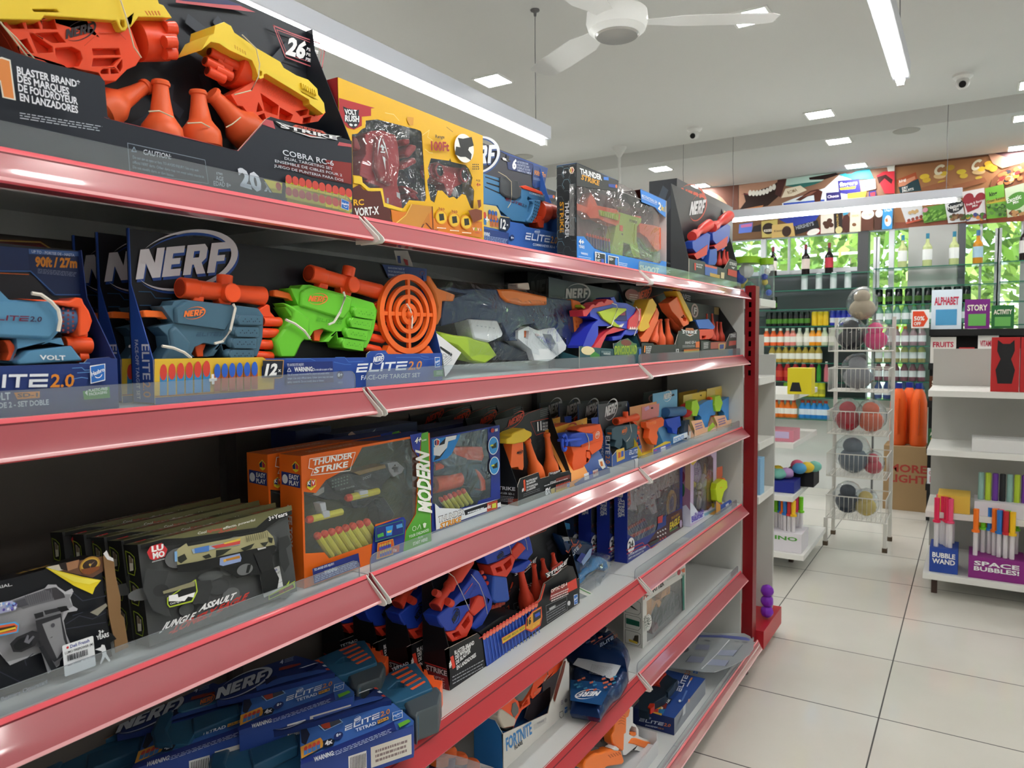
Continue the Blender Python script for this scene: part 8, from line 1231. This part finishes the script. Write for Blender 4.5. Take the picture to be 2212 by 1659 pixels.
for s in ('790,1120 850,1130','1150,1135 1190,1138','1240,1140 1290,1145'): A.ln(s,.006,'5a5c66')
A.ell((550,1235),(595,1225),(540,1205),'4a4a52'); A.ln('1080,1120 930,1290 750,1465',.004,'d8dae0'); A.done('sheet_print',t.o)
# ================================================================ the far side of the store
C(0,0,2212); YS=7.42; GLS=CLEAR('cfe8dc',.05,.03); GE=M('2f6f5c',.2)
def fz(py,px=1760,y=YS): return at((px,py),y=y).z
def X(px,y=YS,py=800): return at((px,py),y=y).x
def glass_unit(lab,a,b_,rows,pb):
    t=It('glass_shelf_unit',lab,'shelf unit',(X(a),YS,0)); w=X(b_)-X(a)
    for r in rows: z=fz(r,pb); b=B(); b.box((0,0,z-.008),(w,.26,z),GLS); b.box((0,-.001,z-.008),(w,.001,z),GE); b.build('glass_shelf',t.o,smooth=0)
    for x in (0,w): b=B(); b.box((x-.015,.27,0),(x+.015,.3,2.4),ALU); b.build('upright',t.o,smooth=0)
    B().box((0,.262,.0),(w,.27,.9),M('e2e4e4',.5)).build('back_board',t.o,smooth=0)
RL=(592,625,667,704,747,784,825,859,906); RM=(574,617,655,697,747,784,825,866)
glass_unit('glass shelf unit of juices, cans and red wine before the tinted panel',1560,1878,RL,1760); glass_unit('glass shelf unit of clear bottles and black cans beside the grey pillar',1884,2147,RM,2010); glass_unit('glass shelf unit at the frame edge before bright trees',2153,2330,(563,607,650,700),2190)
_pro={}
def bottle(name,cat,lab,grp,px,row,pref,h,r,body,cap,label=None,kind='b',cut=0):
    x=X(px,YS+.1); z=fz(row,pref)+.001; k=(name,h,r,body,cap,label,kind)
    if k in _pro: copy_thing(_pro[k],(x,YS+.1,z),lab,grp); return
    t=It(name,lab,cat,(x,YS+.1,z),0,grp); _pro[k]=t.o; m=M(body,.15) 
    if kind=='c': B().lathe((0,0,0),(0,0,1),[(0,r*.8),(.006,r),(h*.92,r),(h*.98,r*.85),(h,r*.8)],m,12).build('body',t.o); B().lathe((0,0,h*.985),(0,0,1),[(0,r*.8),(.003,r*.78)],M('b8babc',.3,metal=.7),12).build('can_top',t.o)
    elif kind=='w': B().lathe((0,0,0),(0,0,1),[(0,r*.95),(.01,r),(h*.6,r),(h*.72,r*.4),(h*.85,r*.34)],m,12).build('body',t.o); B().lathe((0,0,h*.84),(0,0,1),[(0,r*.38),(h*.16,r*.38)],M(cap,.4),12).build('cap',t.o)
    else: B().lathe((0,0,0),(0,0,1),[(0,r*.9),(.01,r),(h*.6,r),(h*.78,r*.55),(h*.87,r*.45)],m,12).build('body',t.o); B().lathe((0,0,h*.86),(0,0,1),[(0,r*.5),(h*.13,r*.48)],M(cap,.4),12).build('cap',t.o)
    if label: B().lathe((0,0,h*.2),(0,0,1),[(0,r*1.02),(h*.32,r*1.02)],M(label,.5),12,cap=False).build('label_band',t.o)
def row(n,cat,lab,grp,a,b_,k,*q,**kw):
    for i in range(k): bottle(n,cat,lab,grp,a+(b_-a)*i/max(1,k-1),*q,**kw)
for p,c,l in ((1667,'e8e0d8','red wine bottle by the post, white low label'),(1737,'d8c8c0','red wine bottle standing between two other red wine bottles'),(1787,'b03040','red wine bottle with a red label near the pillar')): bottle('wine_bottle','bottle',l,None,p,592,1760,.29,.037,'1c1416','7a2430',label=c,kind='w')
for p,l in ((1944,'white wine bottle before bright trees'),(1997,'white wine bottle before grey pillar, beside another'),(2054,'white wine bottle before grey pillar, near its dark edge')): bottle('wine_bottle','bottle',l,None,p,574,2010,.29,.037,'b9c48a' if p!=1997 else 'b8c38a','2f7f9c',label='e8eaea',kind='w')
bottle('spirit_bottle','bottle','amber bottle with a pale blue label before bright trees',None,2105,570,2105,.29,.038,'c8862a','3f6f9c',label='a8c8dc',kind='w'); bottle('wine_bottle','bottle','dark wine bottle with white label at the frame edge',None,2206,563,2190,.32,.042,'241a1c','6a2430',label='dcd8d8',kind='w')
row('drink_can','can','pale silver can on the second glass shelf under red wine','silver cans',1735,1828,4,625,1760,.155,.03,'c8ccd0','c8ccd0',kind='c')
bottle('drink_can','can','lone black and green can on its own glass shelf',None,1670,667,1760,.13,.03,'1c2418','7a9a2a',label='4f8a2a',kind='c')
row('drink_can','can','black can with green mark in a row under the white wine','black green-marked cans',1896,2084,10,655,2010,.14,.03,'14161a','14161a',label='3a5f22',kind='c')
row('drink_can','can','black and green can low in the row beside yellow cans','black low-row cans',1660,1742,8,704,1760,.14,.029,'16181a','16181a',label='4a7a2a',kind='c')
row('drink_can','can','yellow can between black and blue cans','yellow cans',1758,1782,3,704,1760,.135,.027,'e0b82a','e0b82a',kind='c'); row('drink_can','can','blue and silver slim can beside yellow cans','blue slim cans',1797,1845,5,704,1760,.14,.026,'2a34a0','2a34a0',label='c8ccd8',kind='c')
for a,b_,k,c,l in ((1655,1685,3,'f0683a','orange-red juice'),(1700,1712,2,'e88a80','pink juice'),(1726,1742,2,'dcd4c4','pale juice'),(1754,1768,2,'f09a2a','amber orange juice'),(1780,1850,5,'c8ccb0','cloudy pale juice')): row('juice_bottle','bottle',l+' bottle with white cap, sixth row of glass shelves',l+' bottles',a,b_,k,747,1760,.17,.033,c,'f0eee8',label='f0ece4')
row('juice_bottle','bottle','golden juice bottle with round white label','golden juice bottles',1668,1768,8,784,1760,.17,.033,'c8a04a','e8e4d8',label='f2eee4')
row('juice_bottle','bottle','red juice bottle on the glass shelf under golden bottles','red juice bottles',1684,1736,4,825,1760,.19,.038,'c8323a','d8d4d0',label='d84a3a'); bottle('juice_bottle','bottle','magenta juice bottle beside the green bottle',None,1754,825,1760,.19,.036,'a82858','d8d4d0'); bottle('soda_bottle','bottle','slim green bottle beside a pink one',None,1769,825,1760,.19,.022,'3a9a3a','c83a3a'); bottle('soda_bottle','bottle','slim pink bottle beside a green one',None,1785,825,1760,.19,.022,'e07a88','e8e4e0')
row('drink_can','can','olive green can on the lowest can shelf','olive cans',1700,1728,3,859,1760,.13,.031,'8ab03a','8ab03a',kind='c'); row('drink_can','can','yellow can with dark print on the lowest can shelf','lowest yellow cans',1740,1776,4,859,1760,.14,.031,'e0d43a','e0d43a',label='b8b03a',kind='c')
row('squeeze_bottle','bottle','orange drink bottle with red spout','orange spout bottles',1652,1716,6,906,1760,.17,.035,'f0782a','b8402a',label='f4efe8'); row('squeeze_bottle','bottle','blue drink bottle with red spout','blue spout bottles',1735,1785,5,906,1760,.17,.035,'2f8ad8','b8402a',label='dfe8f4')
for rw,c,cap in ((697,'6f9a8a','6a9a3a'),(747,'9a8088','d8743a'),(784,'a8a070','4a6a3a'),(825,'8a5a68','3a3050'),(866,'4a5a90','2a3a90')): row('water_bottle','bottle','clear tinted bottle with %s cap on its glass shelf'%({'6a9a3a':'lime','d8743a':'orange','4a6a3a':'olive','3a3050':'dark','2a3a90':'blue'}[cap]),cap+' capped bottles',1898,2120 if rw<700 else 1990,13 if rw<700 else 6,rw,2010,.175,.032,c,cap,label='e4e8ec')
# carton with jugs
C(0,0,2212); t=It('cardboard_box','brown cardboard carton with red lettering under the orange jugs','box',(-.64,7.04,.0)); B().box((0,0,0),(.42,.3,.55),M('a88a64',.8)).build('carton',t.o,bev=.003); A=Art(t.front(0),dw=.0004); A.f=(V((0,0)),V((.42,0)),V((0,.55))); A.T('MORE',(.1,.6),(.78,.6),(.1,.72),'b0453a',.03); A.T('LIGHT',(.1,.44),(.78,.44),(.1,.56),'b0453a',.03); A.done('print',t.o)
for i,(x,y,l) in enumerate(((-.54,7.12,'orange jug with blue cap, standing closest to the wire stand'),(-.39,7.12,'orange jug with blue cap, front one beside the book rack'),(-.47,7.26,'orange jug with blue cap, behind two others on the carton'))):
    t=It('water_jug',l,'jug',(x,y,.551)); b=B(); b.lathe((0,0,0),(0,0,1),[(0,.055),(.02,.066),(.36,.066),(.44,.05),(.49,.022)],M('ee6428',.4),16); b.build('body',t.o); B().lathe((0,0,.485),(0,0,1),[(0,.028),(.045,.027)],M('26348c',.4),14).build('cap',t.o); B().tube([(0,-.064,.1),(0,-.085,.16),(0,-.085,.32),(0,-.06,.4)],.012,M('e65c22',.4),8).build('handle',t.o)
# wire basket stand with bagged toys
t=It('wire_basket_stand','white wire basket stand of bagged soft toys in the aisle','display stand',(-.87,5.6,0)); WW=M('dcdad4',.4); w,d=.38,.34
for x in (0,w):
    for y in (0,d): b=B(); b.box((x-.012,y-.012,.02),(x+.012,y+.012,.2 if y==0 else 1.62),WW); b.build('leg',t.o,smooth=0); B().box((x-.016,y-.016,0),(x+.016,y+.016,.03),M('5a4c3c',.6)).build('foot',t.o,smooth=0)
for z in (.2,.5,.8,1.1,1.38):
    b=B()
    for zz in (z,z+.16): b.tube([(0,0,zz),(w,0,zz),(w,d,zz),(0,d,zz),(0,0,zz)],.004,WW,6)
    for i in range(14): x=w*i/13; b.tube([(x,d,z),(x,0,z),(x,0,z+.16)],.002,WW,4)
    for i in range(1,9): b.tube([(0,d*i/9,z+.16),(0,d*i/9,z),(w,d*i/9,z),(w,d*i/9,z+.16)],.002,WW,4)
    b.build('basket',t.o)
CB_=CLEAR('f4f6f8',.05,.04,bump=.8,scale=18)
for x,y,z,r,c,l in ((.24,.15,.21,.085,'d8c070','yellow soft toy with red hat in the lowest wire basket'),(.12,.18,.21,.1,'3a4250','dark grey bagged soft toy in the lowest wire basket'),(.15,.16,.51,.12,'6a7480','grey bagged soft toy in second wire basket'),(.28,.17,.51,.07,'c84a5a','pink-red bagged soft toy in second wire basket'),(.11,.17,.81,.1,'b02a38','red bagged soft toy in the middle wire basket'),(.26,.17,.81,.1,'d8684a','coral bagged soft toy in the middle wire basket'),(.17,.17,1.11,.11,'8a8a90','clear bagged grey soft toy in the fourth basket'),(.12,.16,1.39,.1,'26262c','black soft toy in the top wire basket'),(.28,.16,1.39,.09,'e83a80','bright pink soft toy in the top wire basket'),(.19,.17,1.6,.1,'b8a890','beige and grey bagged soft toy heaped over the stand')):
    q=It('soft_toy',l,'soft toy',(-.87+x,5.6+y,z)); b=B(); b.ball((0,0,r*.75),(r*.85,r*.8,r*.75),M(c,.8),12,8,.04); b.ball((0,-.02,r*1.6),(r*.55,r*.5,r*.5),M(c,.8),12,8,.03); b.build('body',q.o,smooth=60); B().ball((0,0,r*1.15),(r*1.05,r*.95,r*1.15),CB_,14,9,.05).build('plastic_bag',q.o,smooth=60)
# white racks: aisle side, across the aisle and at the end of the toy rack
WS=M('e4e4e0',.4)
def white_rack(lab,x0,x1,y0,y1,zs,back=None,ov=None):
    t=It('white_rack',lab,'store rack',(x0,y0,0)); w,d=x1-x0,y1-y0
    for i,z in enumerate(zs): q=.0 if i==0 or ov is None else ov; b=B(); b.box((q if back=='x1' else 0,0 if back else q,z-.035),(w-(q if back=='x0' else 0),d,z),WS); b.build('shelf',t.o,bev=.002)
    if back=='x0': B().box((-.02,0,.05),(0,d,1.5),M('a8a6a0',.5)).build('back_panel',t.o,smooth=0)
    else: B().box((0,d,.05),(w,d+.02,1.4),M('b8b8b4',.5)).build('back_panel',t.o,smooth=0)
    for x,y in ((.04,.1),(w-.15,.3)): B().box((x,y,0),(x+.03,y+.03,zs[0]-.03),M('4a3a34',.5)).build('foot',t.o,smooth=0)
    return t
white_rack('white toy rack standing beyond the red post, wands on its base',-1.3,-.86,4.75,5.55,(.14,.5,.83,1.13),'x0',.07)
white_rack('white rack of bubble toys at the frame edge across the aisle',-.22,1.3,4.75,5.4,(.14,.47,.83,1.17),None,.12)
white_rack('white end rack joined to the dark red post, mostly hidden',-1.25,-.825,3.46,3.75,(.75,1.0,1.3,1.66)); tag(B().box((-1.25,3.43,.05),(-.79,3.8,.135),RED).build('end_plinth',smooth=0),'red plinth of the end rack, jutting past the post foot','store rack')
r9=random.Random(21)
def bx(lab,x,y,z,w,d,h,c,txt=None,tc='f2f2f2',name='toy_box',cat='toy box',pats=()):
    t=It(name,lab,cat,(x,y,z+.001)); B().box((0,0,0),(w,d,h),M(c,.45)).build('carton',t.o,smooth=0); A=Art(t.front(0),.001,.0005); A.f=(V((0,0)),V((w,0)),V((0,h)))
    for q,cc in pats: A.poly(q,cc)
    for i,s in enumerate(txt or ()): A.T(s,(.1,.62-.25*i),(.9,.62-.25*i),(.1,.82-.25*i),tc,.03)
    if A.b.v: A.done('print',t.o)
    return t
HC=('f57a24','e83a70','7ad028','2f78c8','c83038','f4c428')
def wands(lab,x,y,z,w,d,h,c,n,cols,txt,hh,tc='f4f4f6'):
    t=bx(lab,x,y,z,w,d,h,c,txt,tc,'display_box','display box')
    for i in range(n):
        k=cols[i%len(cols)]; u=It('bubble_wand','bubble wand in the %s'%lab.split(',')[0],'bubble wand',(x+.03+(w-.06)*((i*.37)%1),y+.03+(d-.06)*((i*.61)%1),z+h+.002),group='wands in '+lab.split(',')[0]); B().lathe((0,0,0),(0,0,1),[(0,.012),(hh*.5,.012)],M('d8d4d8',.3),8).build('tube',u.o); B().lathe((0,0,hh*.5),(0,0,1),[(0,.02),(.012,.02),(.014,.013),(hh*.5,.014)],M(k,.4),8).build('handle',u.o)
wands('white and green wand box on the base of the far white rack',-1.12,4.78,.14,.24,.22,.12,'e0dce4',16,HC,('DINO',),.2,'4f9a3a')
wands('blue wand box at the corner of the bubble rack',-.19,4.79,.14,.14,.2,.14,'2a4aa0',12,('e02a58','e02a58','e8507a'),('BUBBLE','WAND'),.28)
wands('purple and white wand box on the bubble rack base',0,4.78,.14,.26,.22,.12,'8a2a80',16,HC,('SPACE','BUBBLES!'),.26)
wands('second purple wand box at the frame edge',.29,4.78,.14,.26,.22,.12,'8a2a82',10,HC,('SPACE','BUBBLES!'),.22)
bx('navy tray box of bagged toys on the far white rack',-1.2,4.84,.5,.26,.2,.07,'24308c'); bx('black tray box behind the navy one',-1.05,5.1,.5,.18,.2,.1,'17181c'); bx('pink cosmetic toy box set on the far white rack',-1.2,4.8,.83,.26,.2,.07,'d8889a',pats=(([(.1,.3),(.9,.3),(.9,.9),(.1,.9)],'c8b8dc'),)); bx('pale blue box peeking out past the red post',-.9,3.5,.75,.07,.08,.17,'8ab8dc'); bx('yellow toy car box peeking out past the red post',-.98,4.8,1.13,.14,.12,.16,'e0d02a',pats=(([(.1,.1),(.6,.1),(.5,.45),(.2,.45)],'26262a'),))
for i in range(9): q=It('bagged_toy','small bagged soft toy heaped on the far white rack trays','toy',(-1.15+.035*i,4.9+.06*(i%3)+.1*(i//5),.572 if i<5 else .602),group='small bagged toys on the trays'); B().ball((0,0,.035),(.045,.045,.035),M(('e86a90','4f9ac8','e0c03a','7ac0b0','c8a0d8')[i%5],.6),12,8,.06).build('body',q.o,smooth=60)
bx('red box with a black cat shaped bottle',.08,4.9,1.17,.13,.08,.3,'c02a2c',('',),pats=(([(.25,.15),(.75,.15),(.85,.4),(.7,.6),(.82,.75),(.8,.95),(.65,.88),(.4,.88),(.22,.95),(.2,.75),(.33,.6),(.16,.4)],'1c1c20'),)); bx('second red box with a black cat shaped bottle, at frame edge',.215,4.9,1.17,.13,.08,.3,'c02a2e',pats=(([(.25,.15),(.75,.15),(.85,.4),(.7,.6),(.82,.75),(.8,.95),(.65,.88),(.4,.88),(.22,.95),(.2,.75),(.33,.6),(.16,.4)],'1c1c20'),))
bx('white open tray of small packets on the bubble rack',.0,4.9,.83,.28,.2,.07,'dedede'); bx('white tray of patterned tubes on the bubble rack',.02,4.88,.47,.3,.2,.08,'dcd8e0'); bx('yellow cut-out box of tubes beside the white tray',-.16,4.88,.47,.16,.2,.1,'e0b84a')
for i in range(8): u=It('pattern_tube','patterned tube standing in the white tray','tube',(.05+i*.034,4.95,.552),group='patterned tubes'); B().lathe((0,0,0),(0,0,1),[(0,.015),(.15,.015),(.155,.012)],M(('8ab0a8','b0c83a','6a3a98','26282c')[i%4],.4),10).build('tube',u.o)
# book rack
t=It('book_rack','black rack of children\'s books before the bottle shelves','book rack',(-.3,6.55,0)); BK=M('1a1a1c',.5)
for z in (.33,.62,.98,1.27,1.53): b=B(); b.box((0,0,z-.05),(.75,.2,z),BK); b.build('shelf',t.o,smooth=0)
B().box((0,.2,0),(.75,.22,1.5),BK).build('back_panel',t.o,smooth=0)
BOOKS=[(1.53,0,.2,.3,'d8e4f0','ALPHABET','white alphabet book under a pink and blue band'),(1.53,.22,.16,.22,'7a2a80','STORY','purple picture book on the top black shelf'),(1.53,.39,.14,.17,'2a6a3a','ACTIVITY','green activity book on the top black shelf'),(1.27,0,.17,.2,'e4e0da','FRUITS','white fruit book on the second black shelf'),(1.27,.19,.1,.12,'b83a3a','RHYMES','small red rhyme book on the second black shelf'),(1.27,.31,.13,.21,'eceae8','VITAMINS','white book with red title on the second black shelf'),(.98,0,.16,.19,'5a3420','STORIES','brown storybook on the third black shelf'),(.98,.18,.18,.17,'e8e4dc','ALL IN ONE','white all-in-one picture book on the third shelf'),(.98,.38,.14,.2,'8ac03a','ART','lime green book with a pink panel'),(.62,0,.12,.14,'2a5a34','ACTIVITY','dark green activity book low on the black rack'),(.62,.13,.12,.13,'e4c83a','NUMBERS','yellow and white book low on the black rack'),(.33,0,.12,.12,'e8eaf0','COMPUTER','white book lowest on the black rack')]
for z,x,w,h,c,tx,l in BOOKS: bx(l,-.29+x,6.57,z,w,.02,h,c,(tx,),'c02a4a' if c[0] in 'de8' else 'f2ecdc','book','book',pats=(([(.15,.1),(.85,.1),(.85,.5),(.15,.5)],r9.choice(('e0b03a','4f9ac8','d86a8a','6ab05a'))),))
t=bx('white discount sign with an orange-red arrow before the bottles',-.42,6.5,1.54,.12,.012,.14,'f0f0f0',None,name='sale_sign',cat='sign',pats=(([(.08,.08),(.7,.08),(.94,.5),(.7,.92),(.08,.92)],'e4502e'),)); A=Art(t.front(0),.003); A.f=(V((0,0)),V((.12,0)),V((0,.14))); A.T('50%',(.15,.42),(.75,.42),(.15,.65),'f6f2ee',.03); A.T('OFF',(.15,.16),(.55,.16),(.15,.34),'f6f2ee',.03); A.done('lettering',t.o); B().box((.055,.002,-.04),(.065,.01,0),M('c8c8c8')).build('stem',t.o,smooth=0)
# jars on the end rack top, toys past the post
for x,r,h,l in ((-.93,.085,.2,'clear jar of blue toys with a lime lid, behind the post top'),(-.83,.035,.19,'slim clear jar with a lime lid beside the larger jar')):
    t=It('toy_jar',l,'jar',(x,3.58,1.661)); B().lathe((0,0,0),(0,0,1),[(0,r*.9),(.01,r),(h*.75,r),(h*.86,r*.8)],CLEAR('eef4f6',.06,.04),20,cap=False).build('jar_body',t.o); B().lathe((0,0,h*.84),(0,0,1),[(0,r*.86),(.03,r*.86)],M('8cc02a',.4),20).build('lid',t.o)
    for i in range(5): B().ball((r*.3*cos(i*1.3),r*.3*sin(i*1.3),.03+i*h*.13),r*.42,M(('2a5ac8','2f7a5a','d8c04a','2a4ab0','e8e4dc')[i],.5),8,6).build('toy',t.o)
t=It('purple_toy','purple knobbly toy on the red plinth past the post','toy',(-.815,3.6,.136)); [B().ball((0,0,.035+.05*i),.03,M('7a28b0',.35),12,8,.05).build('knob',t.o) for i in range(3)]
